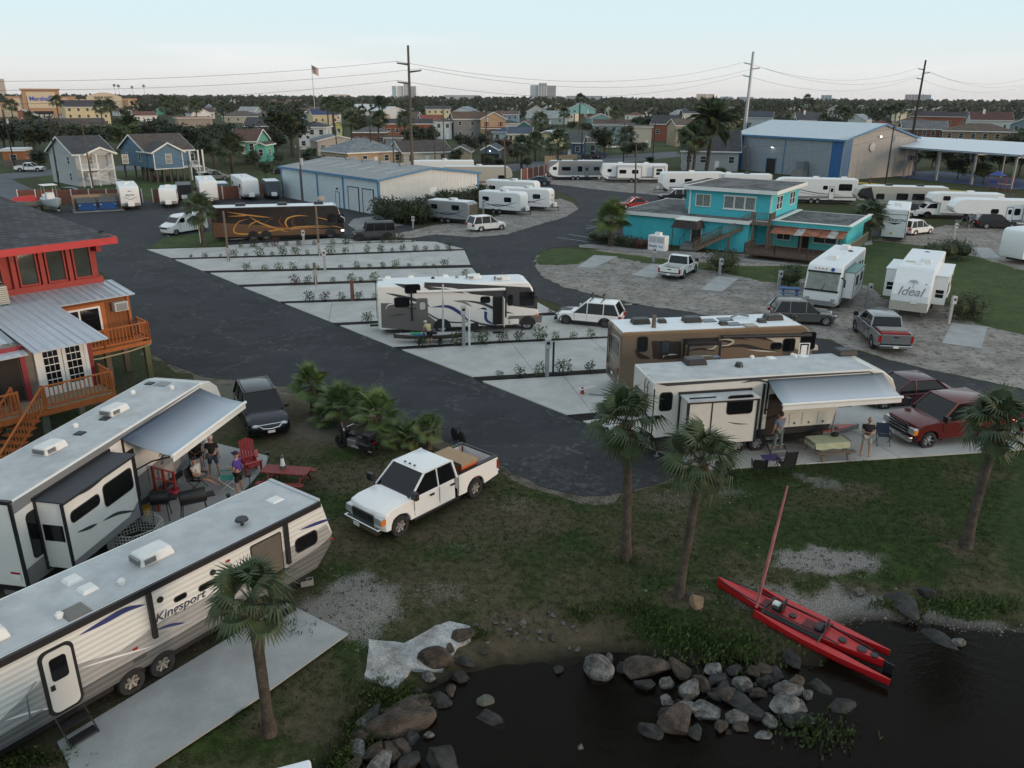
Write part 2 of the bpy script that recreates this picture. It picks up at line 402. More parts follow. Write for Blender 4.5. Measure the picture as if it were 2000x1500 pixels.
def water_material():
 m,n,l,b=_new('dark_shallow_water')
 out=n['Material Output']
 I(b)['Base Color']=(.010,.008,.006,1);I(b)['Roughness']=.12;I(b)['IOR']=1.25
 t=n.new(TC);mpn=n.new('ShaderNodeMapping');I(mpn)['Scale']=(1,1.7,1);I(mpn)['Rotation']=(0,0,.5);l.new(t.outputs['Object'],mpn.inputs[0])
 a=n.new(TN);I(a)['Scale']=3.2;I(a)['Detail']=5;l.new(mpn.outputs[0],a.inputs[0])
 bp=n.new(BU);I(bp)['Strength']=.35;I(bp)['Distance']=.06;l.new(a.outputs[0],bp.inputs['Height']);l.new(bp.outputs[0],b.inputs['Normal'])
 tr=n.new('ShaderNodeBsdfTransparent');I(tr)[0]=(.5,.43,.33,1)
 mxs=n.new('ShaderNodeMixShader');I(mxs)[0]=.4;l.new(tr.outputs[0],mxs.inputs[1]);l.new(b.outputs[0],mxs.inputs[2]);l.new(mxs.outputs[0],out.inputs[0])
 return m
wv=[(-30,-60,WATER_Z),(60,-60,WATER_Z),(60,30,WATER_Z),(-30,30,WATER_Z)]
wp=MB().poly([(-9,11,WATER_Z)]+[(p.x,p.y+.9,WATER_Z)for p in sS[2:]]+[(60,21.5,WATER_Z),(60,-60,WATER_Z),(-9,-60,WATER_Z)]).build('bay_water',water_material());wp['kind']='structure'
ASPH=two('asphalt',(.028,.030,.035),(.040,.042,.048),.25,.38,.62,.9,60,.3,.4,.01,c3=(.044,.046,.051))
n_,l_=ASPH.node_tree.nodes,ASPH.node_tree.links;b_=n_['Principled BSDF'];src=b_.inputs['Base Color'].links[0].from_socket
tcx=n_.new(TC)
for sc_,wd,st_ in((.16,.012,.4),(.07,.008,.3)):
 q=n_.new(TN);I(q)['Scale']=sc_;I(q)['Detail']=2.5;I(q)['Distortion']=.6;l_.new(tcx.outputs['Object'],q.inputs[0])
 c_=n_.new(MA);c_.operation='COMPARE';I(c_)[1]=.5;I(c_)[2]=wd;l_.new(q.outputs[0],c_.inputs[0])
 e_=n_.new(TN);I(e_)['Scale']=3;I(e_)['Detail']=6;l_.new(tcx.outputs['Object'],e_.inputs[0])
 r_=n_.new(MRg);I(r_)[1]=.48;I(r_)[2]=.7;I(r_)[4]=st_;l_.new(e_.outputs[0],r_.inputs[0])
 f_=n_.new(MA);f_.operation='MULTIPLY';l_.new(c_.outputs[0],f_.inputs[0]);l_.new(r_.outputs[0],f_.inputs[1])
 x_=n_.new(MX);x_.data_type='RGBA';l_.new(f_.outputs[0],x_.inputs[0]);l_.new(src,x_.inputs[6]);I(x_)[7]=(.17,.165,.155,1);src=x_.outputs[2]
l_.new(src,b_.inputs['Base Color'])
CONC=two('concrete',(.36,.362,.35),(.47,.468,.45),.5,.35,.65,.85,26,.09,.15,.01)
CONCD=two('grey_concrete',(.19,.195,.195),(.26,.26,.255),.6,.35,.65,.88,24,.16,.25,.01)
CONCB=two('pale_blue_concrete',(.29,.30,.30),(.37,.38,.38),.8,.35,.65,.85,24,.08,.15,.01)
MULCH=two('dark_mulch',(.010,.009,.010),(.028,.022,.020),4,.4,.6,.95,30,.5,.9,.05)
GRAV=two('gravel',(.18,.17,.155),(.31,.29,.27),.55,.36,.62,.95,14,.42,.9,.05,c3=(.115,.085,.058))
LAWN=two('lawn',(.028,.054,.014),(.056,.088,.024),.5,.35,.65,.95,14,.4,.8,.05,c3=(.085,.072,.035))
STREET=two('street_asphalt',(.085,.09,.105),(.125,.13,.145),.2,.35,.65,.9,20,.2,.3,.01)
PAINTL=mat('road_paint',(.42,.42,.43),.7,var=.5,scale=8)
def gpl(name,px,m,z,closed=True,rough=0,kind='structure',thick=.012,sm=0,**kw):
 P=[G(x,y)for x,y in px]
 if sm:P=sml(P+[P[0]],sm)[:-1]
 if rough:
  Q=[]
  for i in range(len(P)):
   a,b=P[i],P[(i+1)%len(P)];k=max(1,min(60,int((b-a).length/max(rough*1.2,.3))))
   for j in range(k):
    p=a.lerp(b,j/k);Q.append(Vector((p.x+rough*fbm(p.x*1.3,p.y*1.3,2),p.y+rough*fbm(p.x*1.3,p.y*1.3,7),0)))
  P=Q
 mb=MB()
 mb.prism([(p.x,p.y)for p in P],z-thick,z,axis='z')
 return mb.build(name,m,kind=kind,**kw)
gpl('park_asphalt',[(-60,470),(60,420),(150,398),(300,392),(430,385),(560,378),(742,424),(800,440),(852,452),(925,466),(1000,452),(1075,420),(1130,400),(1120,385),(1085,372),(1010,352),(1000,345),(1120,352),(1200,360),(1310,378),(1345,400),(1240,430),(1215,470),(1150,480),(1080,484),(1052,495),(1043,508),(1046,525),(1062,545),(1100,562),(1160,578),(1250,597),(1350,612),(1480,637),(1605,664),(1725,703),(1830,728),(1950,752),(2100,785),(2160,830),(1850,800),(1660,740),(1480,712),(1300,690),(1205,640),(1097,598),(1057,584),(1000,566),(945,545),(922,522),(905,489),(850,472),(814,470),(640,474),(440,478),(340,455),(330,470),(287,488),(405,533),(547,592),(770,680),(925,742),(1110,814),(1345,907),(1330,922),(1290,945),(1235,960),(1190,968),(1140,970),(1070,956),(1000,925),(965,890),(900,876),(870,862),(800,830),(740,802),(640,775),(560,756),(480,745),(400,737),(340,714),(290,690),(262,640),(235,560),(150,500)],ASPH,.022,rough=.12,thick=.03)
gpl('sandy_verge',[(262,640),(290,697),(345,724),(400,748),(480,760),(560,772),(640,795),(740,822),(800,850),(870,880),(890,890),(965,905),(1000,935),(1070,966),(1140,982),(1200,980),(1290,955),(1345,925),(1340,900),(1100,900),(800,800),(560,730),(300,640)],two('sandy_soil',(.075,.066,.05),(.15,.135,.11),1.2,.4,.6,.95,16,.4,.8,.04),.008,rough=.75)
for px in([(560,338),(700,335),(930,330),(1018,318),(1120,310),(1250,300),(1320,296),(1330,305),(1240,316),(1130,325),(1018,332),(960,343),(700,352),(560,352)],[(-100,352),(0,340),(60,368),(130,385),(60,396),(-100,420)],[(0,340),(140,327),(300,322),(300,330),(150,337),(20,350)],[(1310,378),(1480,372),(1640,378),(1760,395),(2100,402),(2100,398),(1780,386),(1640,362),(1500,364),(1300,360)],[(1690,443),(1760,438),(1850,446),(1960,460),(2120,478),(2120,500),(1980,478),(1860,462),(1760,460),(1700,462)]):
 gpl('street',px,STREET if px[0][0]!=1690 else ASPH,.014)
def clip(P,a,b,c):
 out=[]
 for i in range(len(P)):
  p,q=P[i],P[(i+1)%len(P)];fp=a*p[0]+b*p[1]-c;fq=a*q[0]+b*q[1]-c
  if fp<=0:out.append(p)
  if(fp<0)!=(fq<0)and abs(fp-fq)>1e-9:
   t=fp/(fp-fq);out.append((p[0]+t*(q[0]-p[0]),p[1]+t*(q[1]-p[1])))
 return out
def pad(px,m=CONC,first=4.5,step=5.2,name='concrete_pad'):
 P=[G(x,y)for x,y in px];a=P[0];ang=math.atan2(P[1].y-P[0].y,P[1].x-P[0].x);ca_,sa_=cos(ang),sin(ang)
 L=[((p.x-a.x)*ca_+(p.y-a.y)*sa_,-(p.x-a.x)*sa_+(p.y-a.y)*ca_)for p in P]
 root=bpy.data.objects.new(name,None);COL.objects.link(root);root.location=(a.x,a.y,0);root.rotation_euler=(0,0,ang);root['kind']='structure'
 x0=min(p[0]for p in L);x1=max(p[0]for p in L);x=x0
 cuts=[x0-1];c=x0+first
 while c<x1-1:cuts.append(c);c+=step
 cuts.append(x1+1)
 for i in range(len(cuts)-1):
  q=clip(clip(L,1,0,cuts[i+1]-.012),-1,0,-(cuts[i]+.012))
  if len(q)>2:MB().prism(q,0,.055+.004*(i%3),axis='z').build('slab',m,root)
 return root
PADS=[[(443,480),(655,466),(700,470),(800,470),(812,471),(600,478),(441,484)],[(287,488),(440,483.5),(815,472.5),(850,473),(905,487),(620,497),(336,505)],[(341,508),(640,500),(907,490),(919,518),(660,524),(397,530)],[(410,534),(640,529),(922,524),(935,541),(740,548),(466,557)],[(475,562),(740,553),(938,545),(1015,572),(742,583),(546,590)],[(556,594),(742,588),(1022,576),(1085,611),(860,622),(652,632)],[(664,637),(860,627),(1092,617),(1218,628),(1215,655),(1190,658),(980,667),(768,679)],[(784,684),(980,672),(1190,662),(1560,660),(1570,700),(1400,710),(1185,722),(924,738)],[(941,746),(1185,731),(1400,718),(1600,705),(1690,745),(1400,776),(1250,800),(1108,812)],[(1138,824),(1250,810),(1400,790),(1700,752),(1860,790),(2080,840),(2080,874),(2000,879),(1700,899),(1386,919),(1345,906)]]
for i,p in enumerate(PADS):pad(p,CONC,3+(i*1.7)%4)
STRIPS=[[(430,483),(815,471.5),(815,473.5),(430,486)],[(333,504),(905,487),(912,490),(341,509)],[(397,529),(919,518),(922,524),(410,535)],[(465,556.5),(740,547.5),(935,541),(938,545),(740,553.5),(475,562.5)],[(545,589),(742,582),(1015,571),(1022,576),(742,588.5),(556,594.5)],[(650,631),(860,621),(1085,610),(1098,615),(860,628),(662,637.5)],[(767,678),(980,666),(1215,654),(1225,659),(980,673),(782,685)],[(922,737),(1185,721),(1300,715),(1300,725),(1185,732),(940,747)],[(1106,811),(1250,799),(1420,780),(1420,790),(1250,811),(1136,825)]]
for p in STRIPS:gpl('mulch_strip',p,MULCH,.045,thick=.05,rough=.05)
gpl('gravel_yard',[(1043,508),(1048,500),(1080,487),(1300,490),(1520,500),(1700,470),(1850,440),(2100,440),(2300,640),(2200,800),(2100,783),(1950,750),(1830,726),(1725,700),(1605,661),(1480,635),(1350,610),(1250,595),(1160,576),(1100,560),(1062,543),(1046,523)],GRAV,.030,rough=.3,thick=.03)
gpl('lawn',[(1044,508),(1060,492),(1085,486),(1140,487),(1215,497),(1330,510),(1450,520),(1560,520),(1560,560),(1480,548),(1380,527),(1310,520),(1255,513),(1205,503),(1160,505),(1130,515),(1090,519),(1055,518)],LAWN,.042,rough=.35)
gpl('lawn',[(1640,500),(1700,470),(1800,480),(1900,500),(2050,545),(2300,640),(2100,690),(1990,652),(1900,632),(1868,600),(1730,585),(1700,560),(1640,545),(1560,545),(1560,520)],LAWN,.042,rough=.35)
gpl('lawn',[(290,486),(318,466),(420,452),(436,452),(440,481),(360,484)],LAWN,.042,rough=.15)
gpl('gravel_yard',[(740,462),(800,452),(850,440),(950,430),(1030,400),(1095,388),(1120,397),(1130,408),(1105,424),(1050,440),(990,458),(925,464),(850,458),(800,466)],GRAV,.034,rough=.2)
gpl('gravel_yard',[(1010,349),(1090,345),(1300,352),(1345,375),(1300,383),(1180,372),(1060,358)],GRAV,.034,rough=.2)
gpl('lawn',[(60,332),(300,322),(560,352),(560,372),(300,385),(110,380)],LAWN,.008,rough=.3)
gpl('lawn',[(-60,320),(40,312),(60,325),(-20,340),(-60,345)],LAWN,.018)
gpl('lawn',[(560,350),(660,340),(700,330),(640,322),(560,330),(500,345),(500,372)],LAWN,.018,rough=.3)
gpl('lawn',[(1195,300),(1320,290),(1340,282),(1250,280),(1195,288)],LAWN,.018,rough=.3)
gpl('concrete_path',[(1131,480),(1150,478),(1240,486),(1380,500),(1510,511),(1620,520),(1620,525),(1510,516),(1380,506),(1240,493),(1131,484)],CONCD,.075,thick=.03)
for q in([(1128,522),(1160,499),(1206,502),(1160,524)],[(1233,538),(1274,516),(1312,519),(1277,544)],[(1368,566),(1402,540),(1444,544),(1410,571)],[(1498,595),(1522,574),(1566,577),(1562,602)],[(1839,671),(1859,632),(1929,640),(1916,682)],[(1900,484),(1932,485),(1956,506),(1917,505)],[(1691,470),(1700,461),(1704,478),(1688,480)],[(1690,620),(1712,600),(1740,604),(1735,625)]):
 pad(q,CONCB,3.2,3.2,'concrete_slab')
PATIO=[]
for q in([(560,1180),(680,1240),(507,1364),(301,1500),(250,1540),(150,1530),(112,1452)],[(330,900),(400,862),(525,893),(518,912),(455,985),(380,1045),(280,1020),(250,985)]):pad(q,CONCB,3.5,3.3,'patio_slab');PATIO.append([tuple(G(*p).xy)for p in q])
for a,b in(((1144,447),(1174,441)),((1110,458),(1150,464)),((1088,464),(1150,473)),((1048,385),(1060,388)),((316,452),(330,462)),((1145,441),(1185,443))):
 p,q=G(*a),G(*b);d=(q-p).normalized();n_=Vector((-d.y,d.x,0))*.06
 MB().poly([(v.x,v.y,.03)for v in(p-n_,q-n_,q+n_,p+n_)]).build('parking_line',PAINTL,kind='structure')
gpl('concrete_apron',[(690,428),(745,420),(760,432),(790,440),(700,452),(680,440)],CONCD,.04,rough=.1)
# ================================================================ BUILDINGS
def wlm(col):
 k='siding_%d_%d_%d'%tuple(int(c*99)for c in col);return rib(k,col,.7,.22,2,.25)
def rfm(col):
 k='shingles_%d_%d_%d'%tuple(int(c*99)for c in col);return shg(k,col,.35)
WIN_CACHE={}
def window(parent,M,w,h,style='dark',bars=(2,2),frame_m=None):
 frame_m=frame_m or TW
 key=(round(w,2),round(h,2),style,bars,frame_m.name)
 if key not in WIN_CACHE:
  f=MB();t=.07 if w>.5 else.05
  f.box(-w/2-t,w/2+t,h/2,h/2+t,-.02,.05);f.box(-w/2-t,w/2+t,-h/2-t,-h/2,-.02,.07)
  f.box(-w/2-t,-w/2,-h/2,h/2,-.02,.05);f.box(w/2,w/2+t,-h/2,h/2,-.02,.05)
  for i in range(1,bars[0]):x=-w/2+w*i/bars[0];f.box(x-.02,x+.02,-h/2,h/2,.006,.035)
  for i in range(1,bars[1]):y=-h/2+h*i/bars[1];f.box(-w/2,w/2,y-.02,y+.02,.008,.04)
  WIN_CACHE[key]=(f.mesh('window_frame',frame_m),MB().box(-w/2,w/2,-h/2,h/2,-.03,.012).mesh('pane',GLASSB if style=='dark' else mat('curtained_glass',(.2,.22,.21),.25,var=.4,scale=4)))
 a,b=WIN_CACHE[key]
 o=inst('window',a,parent,M);inst('pane',b,o)
 return o
def wM(x,y,z,ang):
 n=Vector((cos(ang),sin(ang),0));xd=Vector((0,0,1)).cross(n)*1.0
 return frame((x,y,z),xd,(0,0,1))
def roof(parent,W,D,z,kind,pitch,m,over=.45,x0=0,y0=0,name='roof',wallm=None,fascia=True):
 a0,a1,b0,b1=x0-over,x0+W+over,y0-over,y0+D+over;mb=MB();t=.14
 if kind=='flat':
  mb.box(a0,a1,b0,b1,z,z+.25);r=mb.build(name,m,parent)
 elif kind=='side':
  h=(D/2+over)*pitch;c=(b0+b1)/2;zb=z-over*pitch
  mb.prism([(b0,zb),(c,zb+h),(b1,zb),(b1,zb+t),(c,zb+h+t),(b0,zb+t)],a0,a1,axis='x');r=mb.build(name,m,parent)
  if wallm:
   for q in(x0,x0+W):MB().prism([(y0,z),(y0+D/2,z+D/2*pitch),(y0+D,z)],q-.06,q+.06,axis='x').build('gable',wallm,parent)
 elif kind=='front':
  h=(W/2+over)*pitch;c=(a0+a1)/2;zb=z-over*pitch
  mb.prism([(a0,zb),(c,zb+h),(a1,zb),(a1,zb+t),(c,zb+h+t),(a0,zb+t)],b0,b1,axis='y');r=mb.build(name,m,parent)
  if wallm:
   for q in(y0,y0+D):MB().prism([(x0,z),(x0+W/2,z+W/2*pitch),(x0+W,z)],q-.06,q+.06,axis='y').build('gable',wallm,parent)
 else:
  e=min(W,D)/2+over;h=e*pitch
  if W>=D:p,q=(a0+e,(b0+b1)/2,z+h),(a1-e,(b0+b1)/2,z+h)
  else:p,q=((a0+a1)/2,b0+e,z+h),((a0+a1)/2,b1-e,z+h)
  v=[(a0,b0,z),(a1,b0,z),(a1,b1,z),(a0,b1,z),p,q]
  fs=[(0,1,5,4),(1,2,5),(2,3,4,5),(3,0,4),(3,2,1,0)]if W>=D else[(0,1,4),(1,2,5,4),(2,3,5),(3,0,4,5),(3,2,1,0)]
  r=mb.add(v,fs).build(name,m,parent)
 if fascia:
  f=MB();zt=z+.08
  if kind=='hip' or kind=='flat':
   f.box(a0-.03,a1+.03,b0-.03,b0,z-.18,zt);f.box(a0-.03,a1+.03,b1,b1+.03,z-.18,zt);f.box(a0-.03,a0,b0,b1,z-.18,zt);f.box(a1,a1+.03,b0,b1,z-.18,zt)
  elif kind=='side':
   for q in(a0-.04,a1):f.prism([(b0,zb-.14),(c,zb+h-.14),(b1,zb-.14),(b1,zb+t+.01),(c,zb+h+t+.01),(b0,zb+t+.01)],q,q+.04,axis='x')
   f.box(a0,a1,b0-.03,b0,zb-.1,zb+t)
  else:
   for q in(b0-.04,b1):f.prism([(a0,zb-.14),(c,zb+h-.14),(a1,zb-.14),(a1,zb+t+.01),(c,zb+h+t+.01),(a0,zb+t+.01)],q,q+.04,axis='y')
   f.box(a0-.03,a0,b0,b1,zb-.1,zb+t);f.box(a1,a1+.03,b0,b1,zb-.1,zb+t)
  f.build('fascia',TW,r)
 return r
LAND=[]
def house(label,px,py,wpx,eave,D,rk='side',pitch=.4,wall=(.5,.48,.42),rf=(.09,.085,.08),yaw=0,floor=0,win=(3,2),nst=1,name='house',sw_=1,ph=None,chm=False,door=True,roofm=None,wallm=None,wstyle='dark',doorm=None,group=None,parts=True):
 c=G(px,py);dist=c.y;W=wpx*dist/FPX*(1/max(.5,cos(R(yaw))+abs(sin(R(yaw)))*D/max(1,wpx*dist/FPX)))
 face=math.atan2(-c.y,-c.x)+pi/2+R(yaw)
 rt=thing(name,label,'house' if name=='house' else name.replace('_',' '),(c.x,c.y,0),face,group)
 LAND.append(((c.x,c.y),ph or label))if ph else None
 wm=wallm or wlm(wall);x0=-W/2
 bx('wall',rt,wm,x0,x0+W,0,D,floor,eave)
 if floor>0:
  for i in range(max(2,int(W/3)+1)):
   for q in(.2,D-.2):bx('pile',rt,WOOD,x0+.2+(W-.4)*i/max(1,int(W/3))-.14,x0+.2+(W-.4)*i/max(1,int(W/3))+.14,q-.14,q+.14,0,floor)
 roof(rt,W,D,eave,rk,pitch,roofm or rfm(rf),x0=x0,wallm=wm)
 H=(eave-floor)/nst
 if parts and dist<650:
  n=win[0]
  for s in range(nst):
   for i in range(n):
    x=x0+W*(i+.5)/n;z=floor+H*s+H*.55
    if door and s==0 and i==n//2 and n>1:
     d=bx('door',rt,doorm or TW,x-.45,x+.45,-.06,.02,floor+.02,floor+min(2.05,H*.85))
     bx('handle',d,STEEL,x+.3,x+.36,-.12,-.06,floor+.95,floor+1.05);continue
    window(rt,wM(x,-.01,z,-pi/2),min(1.1,W/n*.5),min(1.3,H*.5),wstyle,(1,2))
   for i in range(sw_):
    y=D*(i+.5)/sw_;z=floor+H*s+H*.55
    window(rt,wM(x0-.01,y,z,pi),.9,min(1.2,H*.45),wstyle,(1,2));window(rt,wM(x0+W+.01,y,z,0),.9,min(1.2,H*.45),wstyle,(1,2))
 if chm:bx('chimney',rt,TW if chm==1 else wm,x0+W*.3,x0+W*.3+.9,D*.35,D*.35+.9,eave-.2,eave+min(W,D)/2*pitch+1.2)
 return rt,W
def brail(parent,p,q,z0,z1,m,step=.16,post=.09,name='railing',slope=0.0):
 p=Vector(p);q=Vector(q);L=(q-p).length;d=(q-p).normalized();ang=math.atan2(d.y,d.x)
 M=MTr((p.x,p.y,0))@MRo(ang,4,'Z');dz=slope
 r=bpy.data.objects.new(name,MB().add([(0,-.05,z1-.05),(L,-.05,z1-.05+dz),(L,.05,z1-.05+dz),(0,.05,z1-.05),(0,-.05,z1),(L,-.05,z1+dz),(L,.05,z1+dz),(0,.05,z1)],HEX).add([(0,-.03,z0+.1),(L,-.03,z0+.1+dz),(L,.03,z0+.1+dz),(0,.03,z0+.1),(0,-.03,z0+.18),(L,-.03,z0+.18+dz),(L,.03,z0+.18+dz),(0,.03,z0+.18)],HEX).mesh(name,m));COL.objects.link(r);r.parent=parent;r.matrix_local=M
 me_b=MB().box(-.02,.02,-.02,.02,z0+.18,z1-.05).mesh('baluster',m);n=max(1,int(L/step))
 for i in range(n):inst('baluster',me_b,r,loc=(L*(i+.5)/n,0,dz*(i+.5)/n))
 for x,zz in((0,0),(L,dz)):inst('rail_post',MB().box(-post/2,post/2,-post/2,post/2,z0,z1+.03).mesh('rail_post',m),r,loc=(x,0,zz))
 return r
 # ---- red and orange building on piles, left
RA=math.atan2(.74,.67)
red=thing('waterfront_building','red and orange timber building on piles with dark shingle roof and decks','building',(-20.2,41.1,0),RA)
LAND.append(((-20,38),'red building'))
REDP=mat('red_painted_timber',(.30,.032,.022),.65,var=.2,scale=2,bump=.2)
REDT=mat('bright_red_fascia',(.48,.016,.022),.5,var=.15)
MAROON=mat('maroon_trim',(.25,.02,.03),.6)
METR=rib('pale_metal_roof',(.50,.55,.60),.4,.32,0,.7,.35,dirt=1)
BRNW=rib('brown_board_wall',(.22,.075,.02),.75,.2,0,.6)
GREYW=mat('raw_grey_plywood',(.20,.17,.14),.9,var=.4,scale=3,bump=.3)
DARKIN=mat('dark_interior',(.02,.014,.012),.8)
bx('wall',red,REDP,-17,-.5,2.6,12,4.6,7.45)
MB().box(-17.2,-.35,2.42,2.6,4.75,5.35).build('wall_band',REDP,red)
for i in range(11):
 x=-1.25-i*1.32-(.3 if i>2 else 0)
 w_=bx('window',red,REDP,x-.47,x-.39,2.45,2.6,5.36,7.3);MB().box(x+.39,x+.47,2.45,2.6,5.36,7.3).box(x-.39,x+.39,2.47,2.6,7.12,7.3).box(x-.39,x+.39,2.47,2.6,5.36,5.46).build('window_frame',REDP,w_)
 MB().box(x-.39,x+.39,2.55,2.59,5.46,7.12).build('pane',mat('greenish_glass',(.05,.06,.055),.06,var=.5,scale=.8,spec=.8),w_)
 bx('post',red,REDP,x-.78,x-.58,2.38,2.6,5.35,7.4)
bx('louvre',red,REDP,-.62,-.35,2.0,2.5,6.75,7.2)
SHG=two('shg',(.1,.1,.1),(.1,.1,.1))
def slate_roof():
 m=shg('dark_slate_shingles',(.062,.070,.082),.42,.25);return m
v=[(.35,1.75,7.45),(.35,13.2,7.45),(-18,13.2,7.45),(-18,1.75,7.45),(-5.2,7.4,10.5),(-18,7.4,10.5)]
rr=MB().add(v,[(0,3,5,4),(0,4,1),(1,4,5,2),(0,1,2,3),(2,5,3)]).build('roof',slate_roof(),red)
MB().box(-18,.42,1.66,1.74,7.12,7.47).box(.36,.44,1.75,13.2,7.12,7.47).build('fascia',REDT,rr)
v=[(-6,12,8.3),(-6,24,8.3),(-24,24,8.3),(-24,12,8.3),(-11,18,11.6),(-20,18,11.6)]
MB().add(v,[(0,3,5,4),(0,4,1),(1,4,5,2),(0,1,2,3),(2,5,3)]).build('roof',shg('grey_brown_shingles',(.09,.085,.085),.42,.25),red)
bx('wall',red,REDP,-23,-7,13,23,2.4,8.3)
bx('wall',red,BRNW,-9,-.25,.12,2.6,2.4,4.6)
bx('wall_corner',red,WOODO,-.27,-.13,.02,.16,2.4,4.66)
METROOF=MB().add([(-10,-.2,4.68),(.12,-.2,4.68),(.12,2.62,5.0),(-10,2.62,5.0),(-10,-.2,4.74),(.12,-.2,4.74),(.12,2.62,5.06),(-10,2.62,5.06)],HEX)
mr_=METROOF.build('roof',METR,red)
me_s=MB().box(-.025,.025,0,2.83,0,.035).mesh('roof_seam',METR)
for i in range(25):inst('roof_seam',me_s,mr_,MTr((-.2-i*.4,-.2,4.74))@MRo(math.atan2(.32,2.82),4,'X'))
bx('floor_beam',red,WOODO,-9,-.15,.02,.12,2.15,2.4)
sl=MB().box(-3.75,-1.65,.02,.12,4.25,4.35).box(-3.75,-1.65,.02,.12,2.72,2.82).box(-3.75,-3.65,.02,.12,2.82,4.25).box(-1.75,-1.65,.02,.12,2.82,4.25).box(-2.74,-2.66,.02,.12,2.82,4.25).build('window',TW,red)
MB().box(-3.65,-1.75,.07,.11,2.82,4.25).build('pane',GLASS,sl)
MB().box(-3.98,-3.75,.03,.14,2.6,4.5).box(-1.65,-1.42,.03,.14,2.6,4.5).box(-3.75,-1.65,.03,.14,4.35,4.5).build('window_surround',WOODO,red)
ac=bx('air_conditioner',red,mat('beige_metal',(.5,.48,.43),.5),-1.05,-.35,-.32,.12,3.95,4.42,.02)
bx('grille',ac,GRAY,-.97,-.43,-.34,-.32,4.0,4.37)
MB().ball((-4.25,.0,4.2),.12).build('lamp',TW,red,smooth=60)
bf=bx('balcony',red,WOODO,-4.6,.15,-1.3,.12,2.2,2.4)
brail(red,(-4.55,-1.25,0),(-2.2,-1.25,0),2.4,3.4,WOODO,.17);brail(red,(-2.2,-1.25,0),(.1,-1.25,0),2.4,3.4,WOODO,.17);brail(red,(.1,-1.25,0),(.1,.05,0),2.4,3.4,WOODO,.17)
for x,y in((-.1,-1.1),(-1.8,-.2),(-.1,1.8),(-3.6,1.8),(-4.4,-1.1),(-6,2),(-8,2),(-8,6),(-4,6),(-.5,6),(-.5,11),(-8,11),(-14,3),(-14,8)):bx('pile',red,WOOD if y>-1 else mat('green_treated_wood',(.13,.13,.06),.85,var=.3),x-.13,x+.13,y-.13,y+.13,0,2.4)
MB().tube([(-4.4,-1.15,2.1),(-2.5,-1.2,1.95),(-1,-1.2,2.0),(.1,-1.2,2.15)],.04).build('pipe',mat('cream_pipe',(.5,.42,.28),.6),red,smooth=60)
bx('wall',red,GREYW,-10,-4.35,-5.2,.1,2.0,4.45)
bx('wall_corner',red,MAROON,-4.4,-4.22,-5.3,-5.12,1.9,4.5)
bx('wall_corner',red,MAROON,-7.15,-6.95,-5.32,-5.14,1.9,4.5)
bx('opening',red,DARKIN,-9.8,-7.2,-5.24,-5.18,2.1,4.1);bx('wall_corner',red,MAROON,-9.9,-7.1,-5.3,-5.2,4.1,4.5)
r2=MB().add([(-6.95,-6.6,4.4),(-3.9,-6.6,4.4),(-3.9,.3,4.98),(-6.95,.3,4.98),(-6.95,-6.6,4.46),(-3.9,-6.6,4.46),(-3.9,.3,5.04),(-6.95,.3,5.04)],HEX).build('roof',METR,red)
r3=MB().add([(-12,-5.9,4.2),(-6.95,-5.9,4.2),(-6.95,.3,4.95),(-12,.3,4.95),(-12,-5.9,4.26),(-6.95,-5.9,4.26),(-6.95,.3,5.0),(-12,.3,5.0)],HEX).build('roof',METR,red)
me_s2=MB().box(-.02,.02,0,6.92,0,.03).mesh('roof_seam',METR);me_s3=MB().box(-.02,.02,0,6.24,0,.03).mesh('roof_seam',METR)
for i in range(8):inst('roof_seam',me_s2,r2,MTr((-4.05-i*.38,-6.6,4.46))@MRo(math.atan2(.58,6.9),4,'X'))
for i in range(12):inst('roof_seam',me_s3,r3,MTr((-7.15-i*.38,-5.9,4.26))@MRo(math.atan2(.75,6.2),4,'X'))
for s in(0,1):
 x0=-6.4+s*.93
 d=MB().box(x0,x0+.9,-5.3,-5.2,2.02,4.2).build('door',TW,red)
 for i in range(3):
  for j in range(5):bx('pane',d,GLASS,x0+.15+i*.205,x0+.33+i*.205,-5.315,-5.3,2.42+j*.34,2.71+j*.34)
bx('door_frame',red,TW,-6.6,-6.4,-5.34,-5.2,2.0,4.36);bx('door_frame',red,TW,-4.57,-4.42,-5.34,-5.2,2.0,4.36);bx('door_frame',red,TW,-6.4,-4.57,-5.34,-5.2,4.2,4.36)
for i in range(9):bx('deck_board',red,WOODL,-9.5,-4.1,-6.75+i*.17,-6.6+i*.17,1.92,2.0)
bx('deck_beam',red,WOODO,-9.5,-4.05,-6.8,-6.72,1.7,1.96)
brail(red,(-6.95,-6.74,0),(-4.1,-6.74,0),1.98,3.0,WOODO,.17);brail(red,(-4.1,-6.74,0),(-4.1,-5.4,0),1.98,3.0,WOODO,.17);brail(red,(-9.4,-6.74,0),(-7.9,-6.74,0),1.98,3.0,WOODO,.17)
brail(red,(-6.95,-6.74,0),(-9.6,-8.6,0),1.98,3.0,WOODO,.17,slope=-1.95);brail(red,(-7.9,-6.0,0),(-10.4,-7.7,0),1.98,3.0,WOODO,.17,slope=-1.95)
for i in range(10):
 t=(i+.5)/10;M=MTr((-7.4-2.5*t,-6.4-1.75*t,1.98-1.95*t))@MRo(math.atan2(-1.86,-2.65),4,'Z')
 inst('stair_tread',MB().box(-.14,.14,-.6,.6,-.05,0).mesh('stair_tread',WOODO),red,M)
for x,y in((-4.3,-6.5),(-7,-6.5),(-4.4,-3),(-7.5,-3),(-9.3,-6.5)):bx('pile',red,mat('mossy_wood',(.10,.12,.09),.9,var=.4),x-.14,x+.14,y-.14,y+.14,0,1.95)
cu=thing('condenser_unit','beige louvred air conditioner standing on the metal roof below the red windows','air conditioner',red.matrix_world@Vector((0,0,0)),0)
